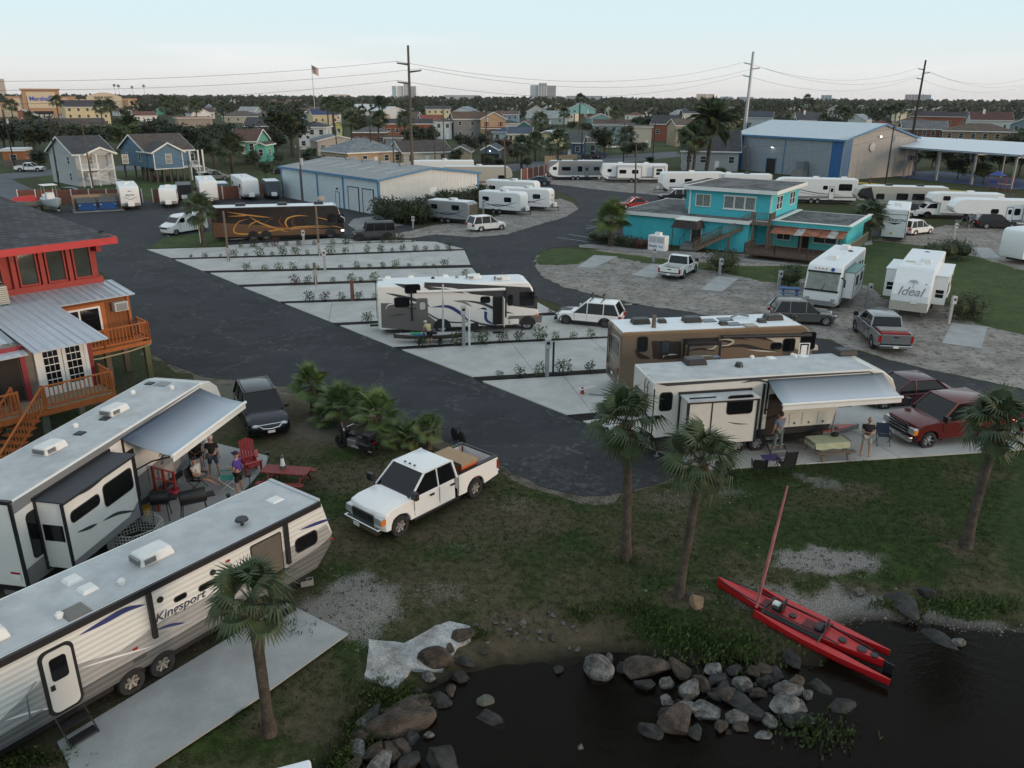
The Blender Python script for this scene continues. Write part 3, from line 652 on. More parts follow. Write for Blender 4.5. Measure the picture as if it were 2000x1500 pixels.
Mr=MTr((-20.2,41.1,0))@MRo(RA,4,'Z');p_=Mr@Vector((-5.7,1.5,4.89));cu.location=p_;cu.rotation_euler=(0,0,RA)
CB=mat('beige_enamel',(.48,.45,.38),.5)
bx('body',cu,mat('shadow_gap',(.12,.11,.1),.8),-.32,.32,-.32,.32,0,1.0,.06)
me_l=MB().box(-.37,.37,-.37,.37,0,.065,tx=.03,ty=.03).mesh('louvre',CB)
for i in range(9):inst('louvre',me_l,cu,loc=(0,0,.06+i*.1))
bx('top_grille',cu,BLACK,-.3,.3,-.3,.3,.99,1.03)
# ---- turquoise office with flat roofs
TEAL=rib('turquoise_siding',(.06,.48,.55),.65,.18,2,.35,var=.12)
TEALP=mat('turquoise_paint',(.05,.42,.45),.6)
FLATR=two('worn_flat_roof',(.06,.062,.064),(.15,.15,.15),.35,.4,.6,.95,10,.2,.2,c3=(.2,.2,.19))
DKW=mat('brown_deck_wood',(.10,.065,.05),.85,var=.3,bump=.3)
TA=R(-33)
tl=thing('office_building','turquoise two-storey office with white fascias, flat roofs and outside stairs','building',(11.63,87.08,0),TA)
LAND.append(((20,84),'turquoise office'))
bx('wall',tl,TEAL,.3,14,.3,13,0,2.9)
bx('wall',tl,TEAL,14,22.8,2.6,11,0,2.9)
def flat_part(x0,x1,y0,y1,z,edge=True,m=FLATR,fm=TW,th=.28):
 r=bx('roof',tl,m,x0,x1,y0,y1,z,z+th-.03)
 f=MB();f.box(x0-.06,x1+.06,y0-.06,y0,z-.06,z+th+.02).box(x0-.06,x1+.06,y1,y1+.06,z-.06,z+th+.02).box(x0-.06,x0,y0,y1,z-.06,z+th+.02).box(x1,x1+.06,y0,y1,z-.06,z+th+.02)
 f.build('fascia',fm,r);return r
flat_part(-.1,14,-.1,13.4,2.9);flat_part(14.1,23.2,1.2,11.4,2.88)
MB().box(15.9,23.3,1.0,1.2,2.9,3.3).box(23.15,23.35,1.2,11.5,2.9,3.3).box(15.9,16.2,1.2,11.5,2.9,3.25).build('parapet',TEALP,tl);MB().box(15.8,23.45,.9,1.3,3.3,3.36).box(23.05,23.45,1.3,11.5,3.3,3.36).box(15.8,16.3,1.3,11.5,3.25,3.3).build('parapet_cap',TW,tl)
bx('wall',tl,TEAL,6.9,15.4,2.2,12.5,3.15,5.75);bx('wall',tl,TEAL,5.2,6.9,5.5,12.3,3.15,5.75)
flat_part(6.4,16.0,1.6,13.2,5.75);flat_part(4.7,6.33,4.9,13.0,5.6)
MB().box(6.84,7.0,2.12,2.2,3.15,5.7).box(15.3,15.46,2.12,2.2,3.15,5.7).build('corner_trim',TW,tl)
f=MB();
for x,w_ in((8.35,1.5),(11.1,.95),(12.2,.95),(13.3,.95)):
 window(tl,wM(x,2.19,4.62,-pi/2),w_,1.15,'curtain',(2 if w_>1.2 else 1,1))
MB().box(10.45,13.95,2.1,2.2,5.25,5.36).box(10.45,13.95,2.1,2.2,3.88,3.98).box(11.6,11.7,2.12,2.2,3.98,5.25).box(12.7,12.8,2.12,2.2,3.98,5.25).build('window_surround',TW,tl)
for y in(4.5,5.6,9.4,10.5):window(tl,wM(15.41,y,4.62,0),.85,1.25,'dark',(1,2))
ec=bx('canopy',tl,mat('brown_shingle_canopy',(.045,.035,.032),.9,var=.3,bump=.3),6.6,9.5,-1.9,.3,2.15,2.95,tx=.35,ty=.35)
bx('canopy_top',ec,TW,6.9,9.2,-1.6,.3,2.95,3.02)
for x in(6.8,9.3):MB().cyl((x,-1.75,0),(x,-1.75,2.15),.04).build('canopy_post',BLACK,tl)
dr=MB().box(8.1,9.1,.22,.3,.6,2.2).build('door',mat('black_door',(.02,.018,.018),.4),tl);MB().box(8.0,8.1,.2,.3,.55,2.3).box(9.1,9.2,.2,.3,.55,2.3).build('door_frame',TW,dr)
for i in range(3):bx('step',tl,CONCD,7.6,9.3,-1.6+i*.3,.3,i*.19,(i+1)*.19)
for x in(7.55,9.35):MB().tube([(x,-1.6,0),(x,-1.6,.9),(x,-.3,1.45),(x,-.3,.55)],.025).build('handrail',BLACK,tl)
P0,P1=Vector((9.5,-2.2)),Vector((14.3,.9))
n_=17;a_=math.atan2(P1.y-P0.y,P1.x-P0.x);Ls=(P1-P0).length
for s in(0,1):
 off=Vector((-sin(a_),cos(a_)))*(1.1*s);q0,q1=P0+off,P1+off
 brail(tl,(q0.x,q0.y,0),(q1.x,q1.y,0),.15,1.1,WOOD,.2,slope=2.75)
 MB().add([(q0.x,q0.y-.04,0),(q1.x,q1.y-.04,2.75),(q1.x,q1.y-.04,3.05),(q0.x,q0.y-.04,.3),(q0.x,q0.y+.04,0),(q1.x,q1.y+.04,2.75),(q1.x,q1.y+.04,3.05),(q0.x,q0.y+.04,.3)],[(0,1,2,3),(7,6,5,4),(0,4,5,1),(1,5,6,2),(2,6,7,3),(3,7,4,0)]).build('stringer',WOOD,tl)
me_t=MB().box(-.14,.14,0,1.1,-.04,0).mesh('stair_tread',WOOD)
for i in range(n_):
 t=(i+.5)/n_;p=P0.lerp(P1,t);inst('stair_tread',me_t,tl,MTr((p.x,p.y,.25+2.7*t))@MRo(a_,4,'Z'))
bx('landing',tl,WOOD,14.2,16.0,.2,2.1,2.85,3.0)
brail(tl,(14.3,.25,0),(15.95,.25,0),3.0,4.05,WOOD,.18);brail(tl,(15.95,.25,0),(15.95,2.0,0),3.0,4.05,WOOD,.18)
for x,y in((14.35,.4),(15.85,.4),(15.85,1.0),(12.3,-.4)):bx('post',tl,WOOD,x-.09,x+.09,y-.09,y+.09,0,2.85 if x>13 else 1.5)
RUST=rib('rusty_corrugated_sheet',(.30,.11,.06),.8,.12,0,.6,0,.7)
sheet=mat('rust_patch',(.45,.42,.40),.6,var=.6,scale=2)
for i in range(9):
 x=16.3+i*.76;a=.02*(i%3)
 MB().add([(x,-.6,2.3+a),(x+.74,-.6,2.3+a),(x+.74,2.0,2.92+a),(x,2.0,2.92+a),(x,-.6,2.33+a),(x+.74,-.6,2.33+a),(x+.74,2.0,2.95+a),(x,2.0,2.95+a)],HEX).build('metal_sheet',sheet if i in(3,7)else RUST,tl)
for x in(16.5,19.3,22.8):bx('porch_post',tl,DKW,x-.07,x+.07,-.5,-.36,0,2.3)
bx('deck',tl,DKW,14.6,23.6,-2.9,2.6,.45,.62)
for p,q in(((14.7,-2.85),(17.6,-2.85)),((17.6,-2.85),(20.6,-2.85)),((20.6,-2.85),(23.5,-2.85)),((14.7,-2.85),(14.7,.1))):brail(tl,(*p,0),(*q,0),.62,1.55,DKW,.2)
brail(tl,(23.5,-2.85,0),(23.5,10,0),.62,1.7,WOODL,.2)
bx('porch_wall',tl,mat('light_turquoise',(.10,.52,.48),.6),15.2,22.7,2.42,2.6,.62,2.9)
for x,w_ in((16.9,1.3),(20.9,2.1)):window(tl,wM(x,2.41,1.75,-pi/2),w_,.8,'dark',(2,1))
bx('door',tl,DARKIN,18.4,19.4,2.36,2.42,.62,2.6)
MB().box(-1.2,.3,6,9,2.3,2.5).build('side_canopy',TW,tl);bx('side_canopy',tl,BLACK,-1.1,.3,6.1,8.9,2.0,2.3)
ib=tag(thing('ice_chest','',''),'white ice merchandiser box with sign beside the turquoise office entrance','ice chest');pose(ib,(1262,488),(0,0),(1300,493),(1.9,0))
bx('body',ib,WHITE,0,1.9,0,.85,.05,1.55,.03)
for i in(0,1):d=bx('door',ib,mat('frosted_door',(.5,.52,.54),.4),.12+i*.86,.92+i*.86,-.03,.0,.85,1.45);bx('handle',d,STEEL,.45+i*.86,.6+i*.86,-.06,-.03,1.1,1.16)
text('lettering','Reddy',.36,ib,frame((.62,-.012,.5),(1,0,0)),mat('navy_print',(.03,.04,.16),.5));text('lettering','Ice',.4,ib,frame((1.45,-.012,.5),(1,0,0)),mat('blue_print',(.02,.25,.6),.5))
bx('compressor',ib,WHITE,.6,1.2,.2,.7,1.55,1.85)
# ---- white metal shed with blue trim
shed=thing('metal_shed','long white metal shed with blue trim, roller doors and low grey roof','building',(-17.35,104.72,0),R(42.5))
LAND.append(((-15,112),'white metal shed'))
SHW=rib('white_metal_cladding',(.66,.68,.67),.5,.6,0,.9,.1);SHW2=rib('shade_tinted_metal_cladding_side',(.58,.66,.70),.5,.45,1,.7,.1)  # side copy of the white cladding, bluish shade put into its colour
SHR=rib('grey_metal_roof',(.27,.28,.285),.6,.6,0,.5,.1,var=.3);SBL=mat('blue_steel_trim',(.06,.20,.36),.5)
GW,GL=16.8,26.5
mb=MB();mb.prism([(0,0),(GW,0),(GW,4.4),(GW/2,5.45),(0,4.4)],0,.15,SHW);mb.prism([(0,0),(GW,0),(GW,4.4),(GW/2,5.45),(0,4.4)],GL-.15,GL,SHW);mb.box(0,.15,.15,GL-.15,0,4.4,SHW2);mb.box(GW-.15,GW,.15,GL-.15,0,4.4,SHW2);mb.build('wall',None,shed)
sr=MB().prism([(-.3,4.4),(GW/2,5.5),(GW+.3,4.4),(GW+.3,4.55),(GW/2,5.65),(-.3,4.55)],-.3,GL+.3).build('roof',SHR,shed)
MB().prism([(-.33,4.3),(GW/2,5.42),(GW+.33,4.3),(GW+.33,4.58),(GW/2,5.68),(-.33,4.58)],-.36,-.3).box(-.36,-.3,-.3,GL+.3,4.3,4.6).box(GW+.3,GW+.36,-.3,GL+.3,4.3,4.6).build('gutter',SBL,shed)
for y in(-.02,8.6,15.6,20.5,GL-.18):bx('downpipe',shed,SBL,-.12,-.02,y,y+.2,0,4.35)
bx('corner_trim',shed,SBL,-.06,.2,-.06,-.0,0,4.4);bx('corner_trim',shed,SBL,GW-.2,GW+.06,-.06,0,0,4.4)
for i,y in enumerate((1.3,4.9)):
 d=bx('roller_door',shed,rib('roller_door_slats',(.52,.58,.60),.5,.2,2,.5),-.05,.02,y,y+2.5,.05,3.1)
 MB().box(-.09,.02,y-.15,y,0,3.2).box(-.09,.02,y+2.5,y+2.62,0,3.2).box(-.09,.02,y-.15,y+2.62,3.1,3.2).build('door_frame',mat('dark_reveal',(.03,.04,.05),.6),d)
d=bx('door',shed,SHW2,-.05,.02,9.9,10.8,.1,2.1);MB().box(-.08,.02,9.8,9.9,0,2.2).box(-.08,.02,10.8,10.9,0,2.2).box(-.08,.02,9.8,10.9,2.1,2.2).build('door_frame',SBL,d)
MB().ball((-.1,10.3,2.6),.14).build('lamp',BLACK,shed)
bx('door',shed,WHITE,8.2,9.3,-.04,.02,.9,3.0)
for i,y in enumerate((6,11,15.5,20)):MB().box(-.9,.9,y-.25,y+.25,0,.35).build('ridge_vent',SHR,sr).location=(GW/2,0,5.55)
for i in range(7):MB().box(-1.6,1.6,-.35,.35,0,.02).build('skylight',mat('fibreglass',(.38,.39,.39),.6),sr).matrix_local=MTr((4.2,2.2+i*3.6,5.14))@MRo(math.atan2(-1.1,8.7),4,'Y')
# ---- blue and grey warehouse, right of centre
wh=thing('warehouse','tall grey and blue metal warehouse with pale metal roof and wall lamps','warehouse',(62.6,156.55,0),R(-59.6+180+0)-pi/2-pi/2)
LAND.append(((62,165),'blue and grey warehouse'))
wh.rotation_euler=(0,0,R(-59.6))
WGR=rib('grey_cladding',(.27,.31,.35),.55,.7,0,.7);WBL=rib('blue_cladding',(.02,.12,.32),.5,.7,0,.7);WGG=rib('gable_cladding',(.36,.34,.32),.55,.7,1,.7);WBG=rib('blue_gable_cladding',(.05,.14,.28),.5,.7,1,.7)
LWH,DWH,EH=28.3,22.0,7.3
mb=MB();mb.box(-LWH,-LWH+2.6,0,.2,0,EH,WBL);mb.box(-LWH+2.6,-2.8,0,.2,0,EH,WGR);mb.box(-2.8,-.2,0,.2,0,EH,WBL)
mb.prism([(0,0),(DWH,0),(DWH,EH),(DWH/2,EH+2.7),(0,EH)],-.2,0,WGG,axis='x');mb.prism([(.2,0),(DWH,0),(DWH,EH),(DWH/2,EH+2.7),(.2,EH)],-LWH,-LWH+.2,WBG,axis='x');mb.box(-LWH+.2,-.2,DWH-.2,DWH,0,EH,WGR)
mb.build('wall',None,wh);bx('wall_panel',wh,WBG,0,.03,.0,2.2,0,EH+.3)
WRF=rib('pale_blue_metal_roof',(.50,.56,.60),.45,.7,0,.4,.2)
wr=MB().prism([(-.4,EH-.05),(DWH/2,EH+2.75),(DWH+.4,EH-.05),(DWH+.4,EH+.1),(DWH/2,EH+2.95),(-.4,EH+.1)],-LWH-.4,.4,axis='x').build('roof',WRF,wh)
MB().prism([(-.45,EH-.2),(DWH/2,EH+2.6),(DWH+.45,EH-.2),(DWH+.45,EH+.12),(DWH/2,EH+2.97),(-.45,EH+.12)],.4,.46,axis='x').box(-LWH-.4,.46,-.47,-.4,EH-.25,EH+.12).build('gutter',SBL,wr)
bx('downpipe',wh,SBL,-14.3,-14.15,-.12,0,0,EH)
d=bx('door',wh,DARKIN,-18.6,-16.2,-.03,.02,0,2.9);MB().box(-18.75,-18.6,-.1,.02,0,3.05).box(-16.2,-16.05,-.1,.02,0,3.05).box(-18.6,-16.2,-.1,.02,2.9,3.05).build('door_frame',SBL,d)
LAMPM=mat('lit_lamp',(1,.93,.82),emit=6)
for x,z in((-17.3,5.2),(-26.7,5.0)):
 l_=bx('wall_lamp',wh,STEEL,x-.3,x+.3,-.35,.0,z,z+.25);bx('lit_lens',l_,LAMPM,x-.26,x+.26,-.37,-.12,z-.05,z-.004)
MB().box(0,.35,9.6,10.2,7.7,7.95).build('wall_lamp',STEEL,wh);MB().box(.35,.37,9.65,10.15,7.72,7.93).build('lit_lens',mat('weakly_lit_lamp',(1,.9,.75),emit=5),wh)
MB().cyl((0,8,5.9),(.25,8,5.9),.8,n=16).build('vent_fan',STEEL,wh)
bx('door',wh,WGG,0,.05,4.5,5.5,0,2.1)
MB().box(-9.9,-7.3,-2.1,-.5,0,1.3).build('plinth',CONCD,wh);bx('air_handler',wh,mat('galvanised_box',(.2,.23,.25),.5,.4),-9.2,-7.4,-1.9,-.6,1.3,3.0)
pv=thing('pavilion','open sports pavilion with white metal roof over blue basketball court','pavilion',(74.6,170.4,0),R(-66.8))
LAND.append(((82,155),'open pavilion'))
PWt=mat('white_metal_roof',(.66,.70,.74),.5,var=.08)
pr=MB().prism([(-9,5.25),(0,5.6),(9.5,7.2),(19,5.4),(19,5.6),(9.5,7.42),(0,5.82),(-.1,5.6)][1:],-1,31.5,axis='x').build('roof',PWt,pv)
MB().prism([(0,5.25),(9.5,6.85),(19,5.05),(19,5.58),(9.5,7.38),(0,5.78)],31.5,31.6,axis='x').box(-1,31.6,-.08,0,5.45,5.8).build('gutter',mat('slate_trim',(.10,.14,.19),.5),pr)
for x in(0,7.6,15.2,22.8,30.6):
 for y in(.5,18.4):MB().box(x-.16,x+.16,y-.16,y+.16,0,5.6).build('column',mat('painted_steel',(.22,.23,.24),.5),pv)
 if x<31:MB().box(x-.1,x+.1,.5,18.4,5.2,5.5).build('beam',STEEL,pv)
gp=bx('court',pv,mat('blue_court',(.05,.09,.22),.6),-.5,31,.0,19,0,.06)
bx('end_wall',pv,WBL,-1.0,-.8,1,13,.06,5.3)
for k,(x,y)in enumerate(((3,1.6),(6.2,5),(14.5,12))):
 h=thing('basketball_hoop',('first','second','third')[k]+' basketball backboard from the warehouse, on a dark post','basketball hoop',pv.location,R(-66.8),'backboards under the pavilion')
 p=MTr(pv.location)@MRo(R(-66.8),4,'Z')@Vector((x,y,.06));h.location=p
 MB().cyl((0,0,0),(0,0,3.2),.1).cyl((0,0,3.1),(0,-.8,3.3),.06).build('post',BLACK,h)
 b_=MB().box(-.9,.9,-.85,-.8,2.9,4.0).build('backboard',mat('grey_backboard',(.12,.13,.14),.3),h)
 MB().box(-.9,.9,-.87,-.85,3.92,4.0).box(-.9,.9,-.87,-.85,2.9,2.98).box(-.9,-.82,-.87,-.85,2.98,3.92).box(.82,.9,-.87,-.85,2.98,3.92).box(-.3,.3,-.87,-.85,3.1,3.16).box(-.3,-.24,-.87,-.85,3.16,3.55).box(.24,.3,-.87,-.85,3.16,3.55).box(-.3,.3,-.87,-.85,3.55,3.6).build('marking',TW,b_)
pg=thing('playground_tower','small playground climbing tower with red and blue panels under the pavilion roof','playground');pose(pg,(1935,372),(0,0),(1955,374),(3,0))
for x in(0,1.6,3.0):
 for y in(0,1.6):MB().cyl((x,y,0),(x,y,2.6),.06).build('post',mat('play_red',(.3,.05,.03),.5),pg)
bx('platform',pg,GRAY,0,3,0,1.6,1.1,1.2);bx('panel',pg,mat('play_blue',(.03,.06,.25),.5),0,1.5,-.05,0,1.2,1.8);MB().add([(-.4,0,2.5),(2,0,2.5),(2,1.6,2.5),(-.4,1.6,2.5),(.8,.8,3.3)],[(0,1,4),(1,2,4),(2,3,4),(3,0,4),(3,2,1,0)]).build('roof',mat('play_blue'),pg)
# ---- houses with their own character
DGR,DBR,BRN,RED_,NAVY,LTG=(.055,.058,.064),(.085,.068,.06),(.12,.075,.055),(.17,.055,.04),(.03,.05,.10),(.25,.27,.28)
g1,W1=house('pale grey two-storey house with white porch, outside stair and garage door',193,362,98,5.3,12,'side',.42,(.40,.42,.43),DGR,yaw=20,win=(0,0),nst=2,sw_=2,ph='pale grey garage house')
x0=-W1/2
MB().prism([(x0+1.2,5.3),(x0+3.6,6.3),(x0+6.0,5.3)],-1.6,1.5,axis='y').build('porch_gable',wlm((.40,.42,.43)),g1)
roof(g1,4.8,3.0,5.3,'front',.4,rfm(DGR),x0=x0+1.2,y0=-1.5,over=.3)
bx('porch_floor',g1,TW,x0+.2,x0+5.6,-1.6,0,2.6,2.8)
for x in(.3,2.9,5.5):bx('porch_post',g1,TW,x0+x-.1,x0+x+.1,-1.55,-1.4,0,5.3)
brail(g1,(x0+.3,-1.5,0),(x0+3.1,-1.5,0),2.8,3.7,TW,.2);brail(g1,(x0+5.6,-1.5,0),(x0+2.2,-3.3,0),2.8,3.7,TW,.2,slope=-1.3);brail(g1,(x0+1.4,-3.4,0),(x0+5.6,-4.4,0),1.5,2.4,TW,.2,slope=-1.45)
brail(g1,(x0+.6,-3.4,0),(x0+2.0,-3.4,0),1.5,2.4,TW,.2);bx('landing',g1,TW,x0+.6,x0+2.2,-3.5,-2.2,1.35,1.5);bx('landing_post',g1,TW,x0+.65,x0+.8,-3.45,-3.3,0,1.4)
for x,z in((2.4,4.1),(8.2,4.1)):window(g1,wM(x0+x,-.01,z,-pi/2),.9,1.4,'curtain',(1,2))
bx('garage_door',g1,rib('garage_door_white',(.6,.6,.58),.6,.5,2,.6),x0+W1-4.2,x0+W1-1.2,-.06,.02,0,2.2)
g2,W2=house('blue house on tall timber piles with front gable and white porch stair',338,352,116,5.3,12,'side',.42,(.10,.19,.28),DBR,yaw=22,floor=2.4,win=(0,0),sw_=2,ph='blue house on piles')
x0=-W2/2
bx('wall',g2,wlm((.10,.19,.28)),x0+.1,x0+5.2,-3.0,0,2.4,5.3);roof(g2,5.1,6,5.3,'front',.55,rfm(DGR),x0=x0+.1,y0=-3.0,wallm=wlm((.10,.19,.28)))
window(g2,wM(x0+2.7,-3.01,4.0,-pi/2),.95,1.5,'curtain',(1,2));MB().box(x0+.05,x0+.2,-3.08,-2.95,2.4,5.3).box(x0+5.1,x0+5.25,-3.08,-2.95,2.4,5.3).box(x0,x0+5.3,-3.05,-2.98,2.25,2.42).build('corner_trim',TW,g2)
bx('porch_floor',g2,TW,x0+5.2,x0+W2+.4,-2.6,0,2.3,2.5)
for x in(6.8,9.2,W2):bx('porch_post',g2,TW,x0+x-.12,x0+x+.12,-2.5,-2.3,0,5.3)
brail(g2,(x0+7,-2.5,0),(x0+W2,-2.5,0),2.5,3.4,TW,.2);brail(g2,(x0+6.8,-2.6,0),(x0+7.0,-4.5,0),2.5,3.4,TW,.2,slope=-.9);brail(g2,(x0+8.2,-4.6,0),(x0+11.5,-5.4,0),1.6,2.5,TW,.2,slope=-1.5)
bx('landing',g2,TW,x0+6.7,x0+8.3,-5.3,-4.2,1.45,1.6);bx('landing_post',g2,TW,x0+6.8,x0+6.95,-5.2,-5.05,0,1.5);bx('wall',g2,mat('tan_base',(.40,.34,.27),.8),x0+9.3,x0+W2,-1.8,0,0,2.3)
for i in range(5):
 for y in(-2.8,3,7):bx('pile',g2,WOOD,x0+.4+i*1.2-.14,x0+.4+i*1.2+.14,y-.14,y+.14,0,2.4)
window(g2,wM(x0+8.2,-.01,3.9,-pi/2),.9,1.3,'dark',(1,2))
g3,W3=house('large tan and grey two-storey house with red-brown gable roof',935,272,100,7.2,9,'side',.5,(.20,.20,.195),BRN,yaw=12,win=(4,2),nst=2,ph='large tan and grey house')
x0=-W3/2;TANW=wlm((.42,.29,.17));SHUT=mat('red_shutter',(.35,.04,.025),.6)
bx('wall',g3,TANW,x0+W3*.52,x0+W3*1.02,-2.5,0,0,7.2);roof(g3,W3*.5,7,7.2,'front',.5,rfm(BRN),x0=x0+W3*.52,y0=-2.5,wallm=TANW)
roof(g3,W3*.54,1.4,3.9,'side',.4,rfm(RED_),x0=x0+W3*.52,y0=-3.8,over=.2)
for x,z in((.63,5.4),(.92,5.4),(.66,2.2),(.93,2.2)):
 xx=x0+W3*x;window(g3,wM(xx,-2.51,z,-pi/2),.9,1.5,'dark',(1,2));bx('shutter',g3,SHUT,xx-.85,xx-.58,-2.56,-2.5,z-.75,z+.75);bx('shutter',g3,SHUT,xx+.58,xx+.85,-2.56,-2.5,z-.75,z+.75)
bx('wall',g3,TANW,x0+W3*.75,x0+W3*.95,-7,-3.8,0,2.6);roof(g3,W3*.2,3.2,2.6,'front',.5,rfm(BRN),x0=x0+W3*.75,y0=-7,over=.3,wallm=TANW)
H=house
H('tan single-storey house with wide grey hip roof behind the metal shed',735,325,145,3.1,12,'hip',.42,(.42,.30,.18),(.20,.23,.25),yaw=32,win=(5,1),sw_=4,ph='tan hip-roofed house')
H('cream house with long brown roof behind the tall wooden pole',835,322,112,2.9,10,'side',.42,(.55,.50,.40),DBR,yaw=20,win=(3,1),ph='cream brown-roofed house')
H('small beige stucco gable house with brown roof edge beside dark fences',900,322,40,3.0,7,'front',.5,(.45,.35,.26),DBR,yaw=-5,win=(0,1),ph='small beige gable house')
H('open blue garage house with white gable trim and one lamp',957,320,36,3.3,9,'front',.5,(.09,.15,.23),(.05,.07,.10),yaw=-8,win=(0,1),ph='open blue garage')
bl=[o for o in bpy.data.objects if o.get('label','').startswith('open blue garage')][0];bx('garage_opening',bl,DARKIN,-2.1,2.1,-.05,.02,0,2.3);bx('lamp',bl,LAMPM,-.12,.12,-.1,-.02,2.75,2.95)
H('pinkish white flat-fronted house with shallow grey gables',662,304,88,3.8,9,'front',.22,(.52,.47,.43),(.18,.20,.23),yaw=14,win=(4,1),wstyle='curtain',ph='pinkish white house')
H('white two-storey house half hidden behind the big spreading oak',612,292,60,6.2,9,'hip',.35,(.58,.60,.60),DGR,yaw=-12,win=(3,2),nst=2,ph='white house behind the oak')
H('dark timber house with red balcony band and white gable triangle',508,288,62,6.2,10,'side',.45,(.05,.035,.04),DGR,yaw=-15,win=(3,2),nst=2,ph='dark balcony house')
H('sea-green house on piles with brown roof and small porch gable',478,322,66,5.2,9,'side',.5,(.12,.38,.30),(.10,.055,.045),yaw=-20,floor=2.3,win=(3,1),ph='sea-green house')
H('bright sea-green house edge beside the street trees, white trim',512,322,26,4.4,6,'front',.4,(.12,.42,.33),(.08,.05,.045),yaw=-20,floor=.6,win=(1,1),ph='small sea-green house')
H('orange shed house with flat white roof behind a board fence',30,326,44,3.4,7,'flat',.2,(.45,.16,.05),(.4,.4,.4),yaw=-12,win=(1,1),roofm=mat('white_roof_sheet',(.5,.52,.54),.5),ph='orange shed house')
H('long red-walled house with brown roof and white eaves',158,262,94,3.2,12,'side',.42,(.42,.06,.05),DBR,yaw=5,win=(5,1),ph='red-walled house')
H('low house with blue-grey roof and white eaves in trees',75,262,70,3.1,10,'side',.4,(.3,.3,.3),(.07,.085,.10),yaw=-8,win=(4,1),ph='low blue-grey roofed house')
H('yellow three-storey apartment house with white balconies and dark roof',176,246,80,9.0,14,'side',.42,(.60,.50,.30),(.055,.05,.055),yaw=8,win=(5,3),nst=3,ph='yellow apartment house')
H('grey brown-roofed house beside the big date palm',275,272,62,3.2,12,'hip',.4,(.38,.33,.26),(.10,.085,.08),yaw=4,win=(4,1),ph='grey house by the date palm')
H('tan block house with terracotta hip edge and grey roof',385,266,66,6.6,12,'flat',.3,(.33,.27,.22),(.2,.2,.21),yaw=6,win=(0,1),roofm=mat('terracotta_tiles',(.26,.09,.055),.8,var=.3),ph='terracotta-edged house')
H('long brown hip-roofed house with pale walls, far left of centre',475,240,70,3.4,14,'hip',.4,(.42,.38,.30),(.10,.09,.085),yaw=4,win=(4,1),ph='long brown hip-roofed house')
H('white house with dark brown roof between hedges',402,232,36,4.2,12,'side',.45,(.55,.53,.5),(.09,.06,.055),yaw=5,win=(3,1),ph='white brown-roofed house')
H('blue gable house with dark roof, small, behind the palms',411,226,20,5.2,10,'front',.8,(.18,.28,.45),(.05,.04,.05),yaw=2,win=(1,1),ph='small blue gable house')
H('long white commercial hall with low roof',380,214,62,5.6,20,'flat',.2,(.45,.48,.5),(.3,.3,.3),win=(0,1),roofm=mat('pale_roof',(.35,.37,.38),.7),ph='long white hall')
H('cream square house with brown hip roof above the white hall',381,203,23,11.5,12,'hip',.4,(.55,.5,.42),(.12,.10,.09),win=(0,1),ph='cream hip-roofed house')
H('white and peach gable house with pinkish roof',455,212,28,6.5,10,'front',.6,(.48,.55,.56),(.3,.12,.10),yaw=-25,win=(0,1),ph='white and peach house')
H('light turquoise house with red roof, far left',425,212,20,6.5,9,'side',.5,(.25,.45,.48),(.25,.06,.05),win=(0,1),ph='turquoise red-roofed house')
H('small mint gable house low between trees',320,224,24,3.8,10,'front',.4,(.15,.42,.32),(.3,.35,.35),win=(0,1),ph='mint gable house')
H('dark grey house block with flat roof, left of the flag',500,212,26,6.5,10,'flat',.3,(.08,.085,.1),(.2,.2,.2),win=(3,2),nst=2,ph='dark grey block house')
H('yellow house with bright blue hip roof',637,246,54,5.5,12,'side',.45,(.55,.47,.28),(.035,.055,.13),yaw=14,win=(4,2),ph='yellow blue-roofed house')
H('long cream house with brown roof left of the palm cluster',620,231,66,4.6,10,'side',.4,(.55,.48,.33),(.12,.08,.06),yaw=4,win=(4,1),ph='long cream house')
H('long white house with grey roof left of the palm cluster',605,219,58,5,12,'side',.4,(.55,.56,.55),(.12,.12,.13),win=(4,1),ph='long white grey-roofed house')
H('broad brown hip-roofed house right of the turquoise house',540,238,84,3.4,12,'hip',.35,(.3,.26,.2),(.11,.085,.07),yaw=3,win=(4,1),ph='broad brown-roofed house')
H('cream commercial block with brown hip tower roof',555,212,62,6.5,20,'side',.4,(.5,.42,.3),(.13,.08,.06),win=(4,1),ph='cream commercial block')
H('brown brick house with grey hip roof and white-framed windows',722,290,66,4.6,10,'hip',.35,(.13,.07,.05),(.10,.10,.10),yaw=-6,win=(4,1),ph='brown brick hip-roofed house')
H('lime green narrow house wall beside the tall palms',663,274,12,6,6,'front',.4,(.40,.45,.16),DGR,win=(1,1),ph='lime green house')
H('long orange brick house with dark flat-pitched roof',800,272,92,5.4,10,'side',.3,(.25,.085,.04),(.045,.042,.048),yaw=3,win=(6,1),ph='long orange brick house')
H('light blue cube house beside the tan hip-roofed house',770,305,30,4.6,6,'flat',.3,(.22,.28,.35),(.1,.07,.06),win=(1,1),ph='light blue cube house')
H('peach two-storey house with dark red roof behind palms',742,254,34,6.2,9,'hip',.4,(.45,.30,.2),(.08,.035,.03),yaw=-10,win=(2,2),nst=2,ph='peach house')
H('white metal hall with barrel-like gable and pale blue side',772,238,60,6.4,16,'front',.3,(.62,.63,.63),(.4,.42,.43),yaw=28,win=(0,1),roofm=mat('white_sheet_roof',(.5,.53,.55),.5),ph='white metal hall')
H('long pale metal-roofed hall beside the white metal hall',718,226,62,5,18,'side',.4,(.5,.52,.53),(.4,.44,.48),win=(0,1),roofm=mat('white_sheet_roof'),ph='long pale metal hall')
H('grey gable-fronted house with broad brown roof',795,246,44,3.4,12,'side',.6,(.28,.32,.32),(.11,.085,.075),yaw=-18,win=(2,1),ph='grey gable-fronted house')
